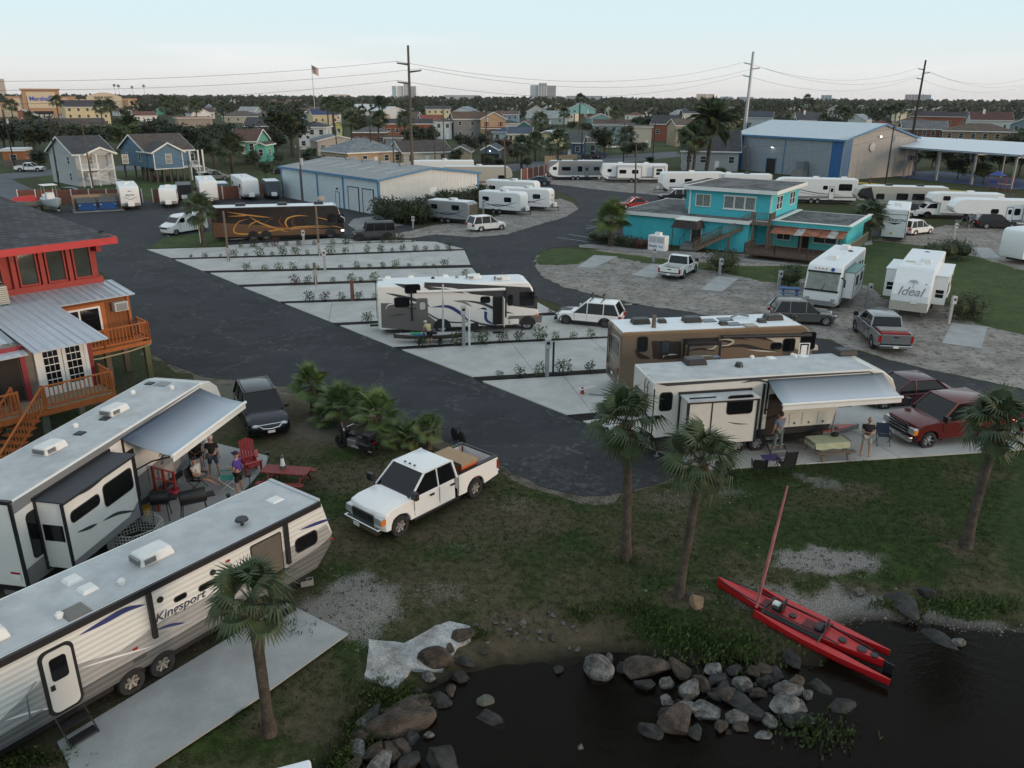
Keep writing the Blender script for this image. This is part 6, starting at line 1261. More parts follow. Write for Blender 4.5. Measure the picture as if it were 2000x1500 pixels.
# ---- other trailers and motorhomes
RVW=mat('rv_white',(.76,.77,.77),.4,var=.05,coat=.1);RVB=mat('rv_beige',(.45,.42,.36),.4,var=.05);RVG=mat('rv_grey',(.22,.225,.23),.45,var=.06)
def rv(label,kind,p1,p2,wheels,L0,L1,W,zt,s=-1,body=None,roofm=None,win=(),door=None,bands=(),strps=(),acs=(),vents=(),zb=.6,group=None,name='travel_trailer',tongue=False,rear=None,slides=(),r=.36,head=None,caps=(),cat=None):
 rt=thing(name,label,cat or name.replace('_',' '),group=group);y=s*W/2
 if head is None:pose(rt,p1,(wheels[0],y),p2,(wheels[1],y))
 else:stand(rt,p1,(wheels[0],y),head)
 m=body or RVW;rv_body(rt,kind,L0,L1,W,zb,zt,m,roofm or ROOFWW,bevel=.05)
 if bands==():sflat(rt,'lower_band',RVG,y,s,[(L0+.05,zb+.35),(L1-1.3 if kind!='fifth' else L1-3.1,zb+.05),(L1-1.3 if kind!='fifth' else L1-3.0,zb+.5),(L0+.05,zb+.55)])
 for pts,mm in bands:sflat(rt,'paint_band',mm,y,s,pts)
 for i,(pts,w_,mm)in enumerate(strps):stp(rt,mm,y,s,pts,w_,0,1+i%3)
 for w_ in win:rwin(rt,y,s,*w_)
 if door is not None:
  d=spl(rt,'door',m,y,s,[rrect(door,door+.66,zb+.08,zb+1.95,.08)],.03);spl(d,'window',GLASS,y+s*.03,s,[rrect(door+.14,door+.52,zb+1.15,zb+1.7,.06)],.01);spl(d,'door_frame',BLACK,y,s,[rrect(door-.05,door+.71,zb+.03,zb+2.0,.1)],.012);steps(rt,door+.33,y,s,zb,.6,2)
 for a in acs:acu(rt,a[0],a[1],zt,a[2]if len(a)>2 else ACW,.9)
 for a in vents:vent(rt,a[0],a[1],zt)
 for a in caps:cap(rt,a[0],a[1],zt)
 for x0,x1,z0,z1,d_,ws in slides:
  o=slide(rt,x0,x1,W,s,z0,z1,d_,m,roofm or ROOFWW,RVG)
  for q in ws:rwin(o,y+s*d_,s,*q)
 if kind!='classA' and name!='motorhome':
  for x in(-.45,.45):wheel(rt,x,y-s*.14,r,.22,s);wheel(rt,x,-y+s*.14,r,.22,-s);arch(rt,x,y,s,r+.07,zb)
 else:
  for x in wheels:wheel(rt,x,y-s*.16,.43,.26,s);wheel(rt,x,-y+s*.16,.43,.26,-s);arch(rt,x,y,s,.52,zb)
 if tongue:MB().tube([(L1-.7,-.6,zb-.05),(L1+.9,0,zb-.08)],.05,4).tube([(L1-.7,.6,zb-.05),(L1+.9,0,zb-.08)],.05,4).cyl((L1+.8,0,0),(L1+.8,0,zb),.04).build('tongue',BLACK,rt);MB().cyl((L1+.25,-.16,zb),(L1+.25,-.16,zb+.5),.15,n=10).cyl((L1+.25,.16,zb),(L1+.25,.16,zb+.5),.15,n=10).build('propane_tank',TW,rt,smooth=40)
 elif kind=='fifth':jacks(rt,(L1-2.6,),W,zb+1.1)
 jacks(rt,(L0+.5,),W,zb)if name!='motorhome' else None
 return rt
m6=thing('motorhome','black and brown motorhome with orange swirls on the furthest pad','motorhome');stand(m6,(646,466),(3.6,-1.27),13.5);y=-1.27;B0,B1,BZ=-8.5,5.1,3.55
DKB=mat('black_brown_gelcoat',(.022,.014,.011),.25,coat=.5,var=.05);rv_body(m6,'classA',B0,B1,2.54,.42,BZ,DKB,ROOFWW,bevel=.1);S6=osd(m6,y);z6=lambda X,Y:S6(400+X/4,350+Y/4)
ORP=mat('orange_gold_print',(.50,.25,.06),.4,var=.1);BRP=mat('brown_print',(.12,.065,.035),.4);RBP=mat('red_brown_print',(.14,.035,.015),.4)
sflat(m6,'paint_band',BRP,y,-1,[(B0+.05,.5),(B1-.3,.5),(B1-.3,.95),(1.5,1.1),(-2,1.5),(B0+.05,2.1)])
for P_,w_,mm in(([(170,255),(300,275),(420,290),(520,300)],.13,ORP),([(175,290),(300,285),(365,275)],.1,ORP),([(340,310),(270,330),(230,380),(240,420),(330,428),(480,410),(700,375),(900,365),(980,370)],.16,ORP),([(815,288),(720,285),(650,305),(630,340),(650,375),(700,405)],.17,ORP),([(345,290),(430,340),(560,385),(660,415)],.15,ORP),([(420,365),(600,385),(800,380),(980,375)],.08,ORP),([(870,295),(930,310),(990,328)],.08,ORP),([(340,380),(360,350),(430,320)],.1,ORP),([(600,290),(580,330),(620,370),(700,380)],.2,RBP),([(700,300),(680,340),(720,370)],.14,RBP),([(550,300),(480,330),(470,360)],.08,BRP),([(980,365),(1040,372),(1100,390)],.08,ORP),([(180,470),(320,465)],.04,LGP)):
 stp(m6,mm,y,-1,[z6(*p)for p in P_],w_,0,2)
for q in((1035,345,1085,275),(960,340,1020,270)):a,b=z6(q[0],q[1]),z6(q[2],q[3]);rwin(m6,y,-1,a[0],b[0],a[1],b[1])
for x in(3.6,):wheel(m6,x,y+.16,.5,.28,-1,GRAY);arch(m6,x,y,-1,.6,.43)
for x in(-4.4,-3.1):wheel(m6,x,y+.16,.5,.28,-1,GRAY);wheel(m6,x,-y-.16,.5,.28,1);arch(m6,x,y,-1,.6,.43)
wheel(m6,3.6,-y-.16,.5,.28,1);MB().poly([(B1-.02,-1.1,1.6),(B1-.02,1.1,1.6),(B1-.34,1.05,3.05),(B1-.34,-1.05,3.05)]).build('windscreen',GLASS,m6)
bx('headlight',m6,mat('lit_headlight',(1,.95,.85),emit=1.2),B1-.35,B1-.02,y-.02,y+.3,.75,.95)
for x in(-5.5,-1.2,2.6):acu(m6,x,0,BZ,BAC,1.0)
p=(2.9,.6);MB().cyl((2.9,.9,BZ),(2.9,.9,BZ+.6),.06).cyl((2.9,.9,BZ+.55),(2.9,.82,BZ+.68),.42,.1,12).build('satellite_dish',mat('tan_dish',(.33,.27,.22),.6),m6);MB().tube([(B1-.3,y-.05,2.4),(B1+.1,y-.35,2.2),(B1+.1,y-.35,1.8)],.07).build('mirror',CHROME,m6)
def near_front(label,name,kind,pc,head,L,W,zt,**k):
 rt=thing(name,label,name.replace('_',' '));stand(rt,pc,(L/2,0),head);return rt
m7=near_front('white motorhome facing us with wide curtained windscreen and blue round badge','motorhome','',(1598,606),238,9.8,2.45,3.3)
rv_body(m7,'classA',-4.9,4.9,2.45,.42,3.3,RVW,ROOFWW,bevel=.1)
e7=on_end(m7,4.8)
MB().poly([(4.9-.03,-1.1,1.55),(4.9-.03,1.1,1.55),(4.9-.34,1.08,2.72),(4.9-.34,-1.08,2.72)]).build('windscreen',mat('curtained_windscreen',(.22,.24,.21),.3,var=.35,scale=3),m7)
bx('windscreen_band',m7,BLACK,4.55,4.93,-1.17,1.17,1.42,1.54);bx('windscreen_band',m7,BLACK,4.4,4.6,-1.15,1.15,2.73,2.84);MB().tube([(4.9,0,1.5),(4.75,.2,2.0)],.02).build('wiper',BLACK,m7)
bx('grille',m7,RVG,4.88,4.93,-.9,.9,.55,.75);bx('bumper',m7,RVG,4.8,5.0,-1.15,1.15,.42,.55)
for q in(-1.05,.75):bx('headlight',m7,LENS,4.85,4.94,q,q+.3,.78,.95)
MB().cyl((4.4,.55,3.0),(4.5,.55,3.0),.13,n=14).build('badge',mat('badge_blue',(.02,.08,.35),.4),m7)
for q in(-.7,-.45,-.2,.05):bx('marker_lamp',m7,AMBER,4.4,4.5,q,q+.08,3.0,3.06)
for yy,s_ in((1.225,1),(-1.225,-1)):
 for x in(3.3,-2.6):wheel(m7,x,yy-s_*.16,.43,.26,s_)
 sflat(m7,'lower_band',RVG,yy,s_,[(-4.8,.5),(4.2,.5),(4.2,.8),(-4.8,1.1)])
sl7=slide(m7,-.2,3.6,2.45,1,.85,2.75,.75,RVW,mat('teal_awning_cloth',(.14,.26,.24),.7),RVG);rwin(sl7,1.225+.75,1,.3,1.2,1.75,2.4);rwin(sl7,1.225+.75,1,2.0,3.0,1.7,2.4);rwin(m7,1.225,1,-3.2,-2.2,1.9,2.5);rwin(m7,1.225,1,-4.4,-3.8,1.9,2.4)
stp(sl7,NV,1.975,1,[(0,1.4),(1.2,1.55),(2.2,1.2),(3.5,.95)],.1,0,2);stp(m7,RVG,1.225,1,[(-4.8,1.8),(-3,1.6),(-.4,1.9)],.1,0,2)
acu(m7,1.9,0,3.3);acu(m7,-3.2,-.1,3.3);vent(m7,-.9,.3,3.3);vent(m7,-2.2,.5,3.3,BLACK);MB().tube([(4.6,1.25,2.5),(4.9,1.55,2.4),(4.9,1.55,1.9)],.06).build('mirror',BLACK,m7)
m8=near_front('white fifth wheel facing us with palm tree emblem, slide-outs on both sides','fifth_wheel_trailer','',(1768,629),238.5,9.6,2.45,3.6)
M8=[(-4.8,.75),(1.9,.75),(4.7,.75),(4.8,1.0),(4.72,1.9),(4.35,2.6),(3.5,3.6),(-4.8,3.6)]
MB().prism(M8,-1.22,1.22).build('body',RVW,m8,bevel=.1);bx('roof_membrane',m8,ROOFWW,-4.7,3.4,-1.14,1.14,3.585,3.62);bx('chassis',m8,BLACK,-4.5,2,-1,1,.3,.76)
bx('front_band',m8,RVB,4.79,4.815,-1.2,1.2,.8,1.45);bx('front_box',m8,TW,4.8,4.9,.1,.5,1.35,1.65)
text('lettering','Ideal',.85,m8,frame((4.63,-.05,2.12),(0,1,0),(-.45,0,.9)),mat('faded_grey_print',(.25,.25,.25),.5),ext=.003,shear=.3)
pe=MB()
for k in range(7):
 a=R(-10+33*k);
 q=swoosh([(.0,.0),(.18*cos(a),.1+.1*sin(a)),(.36*cos(a),.1*sin(a)-.04)],.07)
 for r_ in q:pe.add([(0,a_+.05,b_)for a_,b_ in r_],[(0,1,2,3)])
pe.add([(0,.03,-.02),(0,.09,-.02),(0,.13,-.4),(0,.05,-.4)],[(0,1,2,3)])
em=pe.build('emblem',mat('emblem_grey',(.42,.43,.42),.5),m8);em.matrix_local=frame((4.40,0,2.72),(0,1,0),(-.55,0,.83))@Matrix(((0,1,0,0),(0,0,1,0),(1,0,0,0),(0,0,0,1)))
for s_,x0,x1 in((1,-2.6,2.6),(-1,-2.4,1.6)):
 q=slide(m8,x0,x1,2.44,s_,1.0,3.0,.85,RVW,ROOFWW,None)
 rwin(q,s_*2.07,s_,x0+.6,x0+1.5,1.7,2.4);rwin(q,s_*2.07,s_,x1-1.6,x1-.5,1.7,2.4)
 w_=MB().box(x1+.002,x1+.02,*sorted((s_*1.4,s_*1.9)),1.5,1.75).box(x1+.002,x1+.02,*sorted((s_*1.4,s_*1.9)),1.8,2.05).build('window',GLASS,q)
 for x in(-1.4,-.5):wheel(m8,x,s_*1.08,.38,.22,s_)
jacks(m8,(2.6,-4.2),2.2,.8);acu(m8,1.2,.4,3.6);vent(m8,2.1,.0,3.6,s=.6,h=.12);vent(m8,1.4,-.6,3.6,mat('yellowed_plastic',(.5,.48,.3),.6),.7,.05);MB().cyl((-3.6,0,3.6),(-3.6,0,3.66),.3,.1,8).build('antenna',BLACK,m8);ladder(m8,-4.86,.6,1.0,3.5,-1);bx('marker_lamp',m8,BLACK,4.3,4.33,.8,.9,2.65,2.7)
m9=near_front('white toy hauler trailer seen from behind, black name across its rear door','travel_trailer','',(1741,473),243,8.4,2.4,3.5)
MB().box(-4.2,4.2,-1.2,1.2,.55,3.5).build('body',RVW,m9,bevel=.05);bx('roof_membrane',m9,ROOFWW,-4.1,4.1,-1.12,1.12,3.49,3.52);bx('rear_door_frame',m9,BLACK,4.2,4.22,-1.16,1.16,2.95,3.0)
text('lettering','CARBON',.42,m9,frame((4.21,0,2.35),(0,1,0)),BLACK,ext=.004,sx=1.25);MB().add([(4.215,-.75,2.1),(4.215,.75,2.1),(4.215,.1,1.92),(4.215,0,1.86),(4.215,-.1,1.92)],[(0,1,2,3,4)]).build('lettering',BLACK,m9)
bx('reflector',m9,mat('yellow_sign',(.55,.42,.02),.5),4.2,4.22,-.35,-.1,.85,1.05);acu(m9,.5,0,3.5);vent(m9,2.2,.3,3.5)
for s_ in(1,-1):
 for x in(-.5,.45):wheel(m9,x,s_*1.06,.36,.22,s_)
 bx('corner_trim',m9,BLACK,4.16,4.23,s_*1.18-.03,s_*1.18+.03,.6,3.4)
bx('chassis',m9,BLACK,-4,4.15,-1,1,.3,.56)
A_=R(0)
def pkd(label,pc,head,L,W,zt,body=RVW,kind='boxfront',win=True,print_=None,name='travel_trailer',acs=True,prop=True,zb=.6,group='trailers parked along the fence',cat=None):
 rt=thing(name,label,cat or name.replace('_',' '),group=group);stand(rt,pc,(L/2,0),head)
 rv_body(rt,kind,-L/2,L/2,W,zb,zt,body,ROOFWW if body is not BAC else BAC,bevel=.08)
 for s_ in(1,-1):
  y_=s_*W/2
  for x in(-.9,0):wheel(rt,x,y_-s_*.13,.34,.2,s_);arch(rt,x,y_,s_,.4,zb)
  if win:
   rwin(rt,y_,s_,L/2-2.4,L/2-1.4,zb+1.1,zb+1.65);rwin(rt,y_,s_,-L/2+.6,-L/2+1.5,zb+1.1,zb+1.6)
   stp(rt,CHAR,y_,s_,[(-L/2+.3,zb+.9),(0,zb+.5),(L/2-.4,zb+1.2)],.12,0,1);stp(rt,NV,y_,s_,[(-L/2+.3,zb+.4),(0,zb+.7),(L/2-.6,zb+.35)],.08,0,2)
  if win and s_==1:spl(rt,'door',body,y_,s_,[rrect(L/2-3.3,L/2-2.7,zb+.1,zb+1.9,.08)],.03)
 bx('front_band',rt,RVG,L/2-.11,L/2+.004,-W/2+.06,W/2-.06,zb+.1,zb+.35)if win else None
 if print_=='bird':
  text('lettering','Jayco',.42,rt,frame((L/2+.01,0,2.05),(0,1,0)),CHAR,sx=1.2,shear=.2);stripe_=swoosh([(-.25,.0),(0,.12),(.3,.02)],.1);mb=MB()
  for q in stripe_:mb.add([(L/2+.012,a_,b_+2.42)for a_,b_ in q],[(0,1,2,3)])
  for q in swoosh([(-1.0,.0),(-.5,-.12),(0,-.3),(.5,-.12),(1.0,.0)],.07):mb.add([(L/2+.012,a_,b_+1.75)for a_,b_ in q],[(0,1,2,3)])
  mb.build('lettering',CHAR,rt)
 elif print_:
  text('lettering',print_,.26,rt,frame((L/2+.01,0,2.1),(0,1,0)),CHAR,sx=1.2);mb=MB()
  for q in swoosh([(-1.0,.2),(-.4,-.05),(0,-.25),(.4,-.05),(1.0,.2)],.12):mb.add([(L/2+.012,a_,b_+1.6)for a_,b_ in q],[(0,1,2,3)])
  mb.build('lettering',CHAR,rt)
 if prop:
  MB().tube([(L/2-.2,-.5,zb-.05),(L/2+1,0,zb-.1)],.05,4).tube([(L/2-.2,.5,zb-.05),(L/2+1,0,zb-.1)],.05,4).cyl((L/2+.9,0,0),(L/2+.9,0,zb),.04).build('tongue',BLACK,rt)
  MB().box(L/2+.3,L/2+.6,-.4,.4,zb,zb+.55).build('propane_cover',WHITE,rt,bevel=.05)
 if acs:acu(rt,.2,0,zt);vent(rt,-1.6,.3,zt);vent(rt,1.7,-.3,zt)
 return rt
pkd('white trailer with bird emblem and name, right beside the blue bins',(258,411),-62,7.8,2.4,3.15,print_='bird')
pkd('small all-white rounded travel trailer, second in the fence row',(331,407),-70,5.0,2.2,2.65,print_=None)
pkd('black enclosed cargo trailer behind the small white trailer',(362,396),-68,5.2,2.1,2.5,BAC,'box',win=False,name='cargo_trailer',acs=False)
pkd('tall white trailer with grey chevron, third in the fence row',(411,400),-66,8.4,2.4,3.3,print_=None).name
tb=pkd('low grey box trailer between two white trailers',(436,386),-64,4.2,2.0,2.1,mat('galv_box',(.20,.26,.32),.4,.5),'box',win=False,name='cargo_trailer',acs=False)
pkd('white trailer with dark chevron and long grey side, fourth in the fence row',(492,392),-62,9.2,2.4,3.1,print_=None)
pkd('blue-roofed grey cargo trailer at the end of the fence row',(536,390),-66,4.4,2.1,2.7,mat('grey_metal_box',(.11,.13,.15),.4,.4),'box',win=False,name='cargo_trailer',acs=False)
def small(label,pc,head,L,W,zt,**k):return pkd(label,pc,head,L,W,zt,group=k.pop('group','trailers in the middle gravel loop'),**k)
small('small silver and brown trailer with bronze nose beside the white estate car',(925,438),-28,6.0,2.2,2.7,body=mat('silver_grey',(.30,.31,.32),.35,.2),print_=None)
nb=[o for o in bpy.data.objects if o.get('label','').startswith('small silver and brown')][0];bx('nose_panel',nb,mat('bronze_nose',(.25,.20,.14),.25,.5),2.95,3.03,-1.0,1.0,1.0,2.4,.03)
small('rounded white trailer with black accents, nearer of the middle pair',(1024,420),-26,6.2,2.3,2.9)
small('silver white trailer with logo nose at the loop tip',(1078,412),-18,7.2,2.3,2.95,print_='PUMA')
small('long plain white trailer behind the middle pair',(1050,395),-20,7.8,2.4,3.0)
small('taupe fifth wheel with round nose and dark windows behind the shed',(1000,368),4,11.5,2.5,3.7,body=RVB,kind='fifth',print_=None,prop=False)
small('long white roofed trailer directly behind the metal shed',(925,352),6,11.0,2.5,3.6,kind='box',prop=False)
rv('grey and white trailer with dark awning bar beside the brown fence end','travel',(1160,352),(1250,349),(-3.5,3.5),-5.2,5.2,2.5,3.5,head=184,s=1,body=RVG,acs=((0,0,BAC),(3,0,BAC)),win=((-4.4,-3.4,1.8,2.4),(-1.2,-.4,1.6,2.5),(1.0,2.6,1.8,2.4),(3.6,4.3,1.9,2.4)),door=-2.4,bands=(([(3.4,.7),(4.4,.9),(5.05,1.6),(4.9,2.3),(3.2,3.4)],RVW),([(-5.1,.62),(3.4,.62),(3.4,.9),(-5.1,.9)],RVW)),tongue=True)
rv('white trailer with three slide windows, second behind the loop road','travel',(1238,357),None,(0,1),-6.0,6.0,2.5,3.3,head=180,s=1,acs=((2.5,0),(-2.2,0)),win=((4.2,4.9,1.9,2.4),),slides=((-1.2,3.2,.9,2.9,.6,((-.6,.5,1.7,2.3),(1.6,2.8,1.7,2.3))),(-5.4,-3.4,1.0,2.8,.6,((-4.9,-3.9,1.5,1.9),(-4.9,-3.9,2.1,2.5)))),strps=(([(0,1.2),(3,.9),(5.6,1.3)],.12,NV),),tongue=True,vents=((.5,.4),(4,.3)))
rv('white rounded trailer behind the palm trunks','travel',(1352,378),None,(0,1),-5.2,5.2,2.5,3.3,head=186,s=1,acs=((0,0),),win=((3.0,3.9,1.8,2.3),(.2,1.4,1.8,2.3)),tongue=True)
rv('long white fifth wheel directly behind the turquoise upper storey','fifth',(1590,398),None,(0,1),-5.8,5.8,2.5,3.6,head=171,s=1,acs=((0,0),(-4,0)),vents=((2,.3),(3.4,-.3)),win=((-5.0,-3.2,2.0,2.9),(-1.6,-1.0,2.1,2.6)),door=-2.6,strps=(([(-4,1.3),(0,1.6),(4,2.4)],.12,CHAR),([(-4,1.1),(0,1.3),(4,2.0)],.06,CHAR)),bands=())
rv('white trailer roof line seen over the turquoise building','box',(1458,379),None,(0,1),-3.8,3.8,2.5,3.1,head=176,s=1,acs=((0,0,BAC),(3,0)),vents=((-2,.2),),win=((-4,-3,1.8,2.3),))
rv('black-nosed taupe fifth wheel with dark windows in the far row','fifth',(1755,418),None,(0,1),-5.8,5.8,2.5,3.6,head=171,s=1,body=RVB,acs=((1.5,0,BAC),(-2.5,0,BAC)),win=((-.8,.6,1.9,2.7),(-2.9,-1.4,1.9,2.7),(2.2,3.2,1.9,2.6)),bands=(([(3.0,.8),(3.2,1.9),(5.3,1.95),(5.7,2.5),(5.3,3.2),(4.0,3.5)],BLACK),([(-5.7,.62),(2.7,.62),(2.7,1.0),(-5.7,1.0)],BLACK)),strps=(([(-4,1.5),(-1,1.3),(2.5,1.7)],.12,CHAR),))
cc=rv('white class C motorhome with van cab and overhead bunk','box',(1810,427),None,(3.6,3.6),-5.2,2.2,2.4,3.3,head=171,s=1,zb=.5,name='motorhome',acs=((-1.5,0),),win=((1.2,2.0,2.4,2.9),(-.9,.8,1.6,2.3),(-2.0,-1.5,1.8,2.2),(-4.6,-3.8,1.8,2.4)),strps=(([(-5.0,2.6),(-2,1.8),(1.8,1.2)],.14,NV),([(-5.0,2.0),(-2,1.4),(1.8,1.0)],.08,CHAR)),bands=(([(-5.1,.52),(2.1,.52),(2.1,.8),(-5.1,.8)],RVG),))
MB().prism([(2.2,2.0),(3.2,2.15),(3.6,2.5),(3.2,3.2),(2.2,3.3)],-1.2,1.2).build('bunk',RVW,cc,bevel=.08);MB().prism([(2.2,.5),(5.0,.5),(5.05,1.05),(4.1,1.25),(3.4,2.05),(2.2,2.1)],-1.0,1.0).build('cab',RVW,cc,bevel=.06)
MB().add([(3.47,-.85,1.95),(3.47,.85,1.95),(4.13,.88,1.27),(4.13,-.88,1.27)],[(0,1,2,3)]).build('windscreen',GLASS,cc);spl(cc,'cab_window',GLASS,1.0,1,[[(2.5,1.3),(3.85,1.3),(3.35,1.9),(2.5,1.95)]],.012);bx('grille',cc,BLACK,5.02,5.07,-.6,.6,.7,.95)
rv('white fifth wheel with grey print at the right behind the dark estate','fifth',(1950,447),None,(0,1),-5.5,5.5,2.5,3.4,head=171,s=1,acs=((0,0),),win=((.4,1.2,1.8,2.3),(-2.0,-1.4,1.7,2.4)),door=-1.2,strps=(([(-3,1.2),(0,1.0),(3,1.9)],.1,NV),),slides=((-4.6,-2.4,.95,2.9,.6,((-4.0,-3.0,1.8,2.3),)),))
rv('grey and white trailer end cut by the right picture edge','boxfront',(1996,520),None,(3.6,3),-4,3.8,2.4,3.3,head=205,s=1,win=((2.2,3.0,1.8,2.4),),strps=(([(0,1.2),(2,1.5),(3.6,2.6)],.4,NV),([(0,.8),(2,1.1),(3.6,1.9)],.3,RVG)))
# ================================================================ CARS AND TRUCKS
def paint(name,c,metal=.2):return mat('car_'+name,c,.25,metal,.03,coat=.35)
def car_body(rt,prof,W,m,arches,r,taper=.12,zlow=.3,name='body'):
 L0=min(p[0]for p in prof);L1=max(p[0]for p in prof)
 top=prof;bot=[];cur=L1
 for ax in sorted(arches,reverse=True):
  bot.append((ax+r,zlow));
  for k in range(1,8):a=pi*k/8;bot.append((ax+r*cos(a),zlow+max(0,r*1.0*sin(a))))
  bot.append((ax-r,zlow))
 poly=top+bot
 ys=[-1,-.93,-.72,0,.72,.93,1];mb=MB();n=len(poly);vs=[]
 for q in ys:
  for(x,z)in poly:
   e=abs(q)**3*taper;f=0
   if x>L1-.9:f=-e*((x-L1+.9)/.9)**2*2.2
   if x<L0+.7:f=e*((L0+.7-x)/.7)**2*1.6
   zz=z-(.05*(abs(q)>.9)if z>zlow+.35 else 0)
   yy=q*W/2*(1-.05*max(0,(z-.75)/.5))
   vs.append((x+f,yy,zz))
 fs=[]
 for i in range(len(ys)-1):
  for j in range(n):k=(j+1)%n;fs.append((i*n+j,i*n+k,(i+1)*n+k,(i+1)*n+j))
 fs+=[tuple(range(n)),tuple(range(len(ys)*n-1,(len(ys)-1)*n-1,-1))]
 return mb.add(vs,fs).build(name,m,rt,smooth=40,bevel=.035)
def cabin(rt,xs,zs,W,m,pillars=(),wt=.2,roof_t=.05):
 xa,xb,xc,xd=xs;z0,z1=zs;w0=W/2-.05;w1=W/2-wt;z1g=z1-roof_t
 vs=[(xa,-w0,z0),(xd,-w0,z0),(xd,w0,z0),(xa,w0,z0),(xb,-w1,z1g),(xc,-w1,z1g),(xc,w1,z1g),(xb,w1,z1g)]
 g=MB()
 sc=.985
 g.add(vs,HEX);gl=g.build('window',GLASS,rt)
 r_=MB();ins=.04
 r_.add([(xb-ins,-w1-.01,z1g),(xc+ins,-w1-.01,z1g),(xc+ins,w1+.01,z1g),(xb-ins,w1+.01,z1g),(xb+.1,-w1+.12,z1+.02),(xc-.15,-w1+.12,z1+.02),(xc-.15,w1-.12,z1+.02),(xb+.1,w1-.12,z1+.02)],HEX)
 r_.build('roof',m,rt,smooth=40)
 p_=MB()
 def lp(x,t):return x
 for s_ in(-1,1):
  def P(x0,x1,t):return None
  for(f0,f1,th)in[(xa,xb,.1),(xd,xc,.06)]+[(p,p+(0 if True else 0),.05)for p in pillars]:
   p_.tube([(f0,s_*(w0+.003),z0),(f1,s_*(w1+.003),z1g+.01)],th*.5+.01,4)
  p_.tube([(xb,s_*(w1+.003),z1g),(xc,s_*(w1+.003),z1g)],.03,4)
 p_.build('pillar',m,rt)
 return gl
def car(label,name,p1,p2,wb,L,W,H,m,kind='suv',s=-1,cat=None,group=None,wr=.36,rim=None,head=None,lights=True,trim=None,extra=None,roofm=None):
 rt=thing(name,label,cat or name.replace('_',' '),group=group);y=s*(W/2-.12);fx,rx=wb/2+.02,-wb/2
 if head is None:pose(rt,p1,(rx,y),p2,(fx,y))
 else:stand(rt,p2,(fx,y),head)
 L1=fx+(L-wb)*.43;L0=L1-L;r=wr+.06;zl=.28 if kind!='jeep' else.45
 hb=H*.56
 if kind=='suv':prof=[(L0+.05,zl),(L0,.55),(L0+.06,hb),(fx-.55,hb),(fx+.35,hb-.06),(L1-.25,hb-.18),(L1-.04,hb-.35),(L1,.5),(L1-.08,zl)];cb=(L0+.12,L0+.5,fx-1.35,fx-.5)
 elif kind=='sedan':prof=[(L0+.05,zl),(L0,.6),(L0+.1,hb+.05),(L0+.7,hb+.08),(fx-.5,hb+.02),(fx+.3,hb-.08),(L1-.2,hb-.24),(L1,.5),(L1-.08,zl)];cb=(L0+.5,L0+1.3,fx-1.35,fx-.35)
 elif kind=='van':prof=[(L0+.05,zl),(L0,.6),(L0+.05,H-.12),(L0+.3,H),(fx-1.25,H),(fx-.9,H-.1),(fx-.15,hb+.12),(L1-.3,hb-.08),(L1-.03,hb-.3),(L1,.5),(L1-.08,zl)];cb=None
 elif kind=='jeep':prof=[(L0+.02,zl),(L0,.7),(L0+.02,hb+.05),(fx-.55,hb+.05),(L1-.25,hb-.02),(L1-.2,.6),(L1-.2,zl)];cb=(L0+.03,L0+.1,fx-.85,fx-.6)
 b=car_body(rt,prof,W,m,(fx,rx),r,zlow=zl,taper=.16 if kind!='jeep' else.03)
 bx('underbody',rt,BLACK,L0+.3,L1-.3,-W/2+.1,W/2-.1,.22,hb-.25)
 if cb:cabin(rt,cb,(hb-.02,H),W,roofm or m,pillars=((fx+rx)/2-.1,rx+.15)if kind!='sedan' else((fx+rx)/2-.15,),wt=.22 if kind!='jeep' else.1)
 else:
  for ss in(-1,1):spl(rt,'window',GLASS,ss*W/2*.965,ss,[[(fx-1.3,hb+.12),(fx-.35,hb+.12),(fx-.85,H-.3),(fx-1.3,H-.3)]],.03)
  MB().add([(fx-.86,-W/2+.25,H-.16),(fx-.86,W/2-.25,H-.16),(fx-.13,W/2-.18,hb+.18),(fx-.13,-W/2+.18,hb+.18)],[(0,1,2,3)]).build('windscreen',GLASS,rt)
 if trim:
  for ss in(-1,1):
   for ax in(fx,rx):
    pts=[(ax+(r+.05)*cos(pi*k/8),.28+(r+.05)*sin(pi*k/8))for k in range(9)]+[(ax+(r-.02)*cos(pi*k/8),.28+(r-.02)*sin(pi*k/8))for k in range(8,-1,-1)]
    spl(rt,'arch_trim',trim,ss*(W/2-.01),ss,[pts],.03)
   bx('sill',rt,trim,rx+r,fx-r,*sorted((ss*(W/2-.06),ss*(W/2+.015))),.26,.4)
  bx('bumper',rt,trim,L1-.14,L1+.02,-W/2+.14,W/2-.14,.28,.48);bx('bumper',rt,trim,L0-.02,L0+.12,-W/2+.1,W/2-.1,.28,.55)
 for ax in(fx,rx):
  for ss in(-1,1):wheel(rt,ax,ss*(W/2-.13),wr,.24,ss,rim or ALLOY,.64)
 xh=L1-.16 if kind!='jeep' else L1-.22
 for ss in(-1,1):
  MB().ball((xh,ss*(W/2-.3),hb-.27),.12,sc=(1,1.5,.7)).build('headlight',LENS,rt,smooth=60)
  bx('tail_lamp',rt,REDL,L0-.015,L0+.16,*sorted((ss*(W/2-.28),ss*(W/2-.035))),hb-.3,hb-.08)
  o=MB().ball((fx-.55,ss*(W/2+.09),hb+.1),.1,sc=(.6,1.2,.9)).build('mirror',m,rt,smooth=60)
  for hx in((fx+rx)/2+.15,rx+.35):bx('handle',rt,m,hx-.08,hx+.08,*sorted((ss*(W/2-.02),ss*(W/2+.02))),hb-.16,hb-.12)
  if kind!='jeep':MB().box((fx+rx)/2-.1-.006,(fx+rx)/2-.1+.006,*sorted((ss*(W/2-.01),ss*(W/2+.003))),.42,hb-.06).box(fx-.62,fx-.608,*sorted((ss*(W/2-.01),ss*(W/2+.003))),.5,hb-.06).build('door_gap',BLACK,rt)
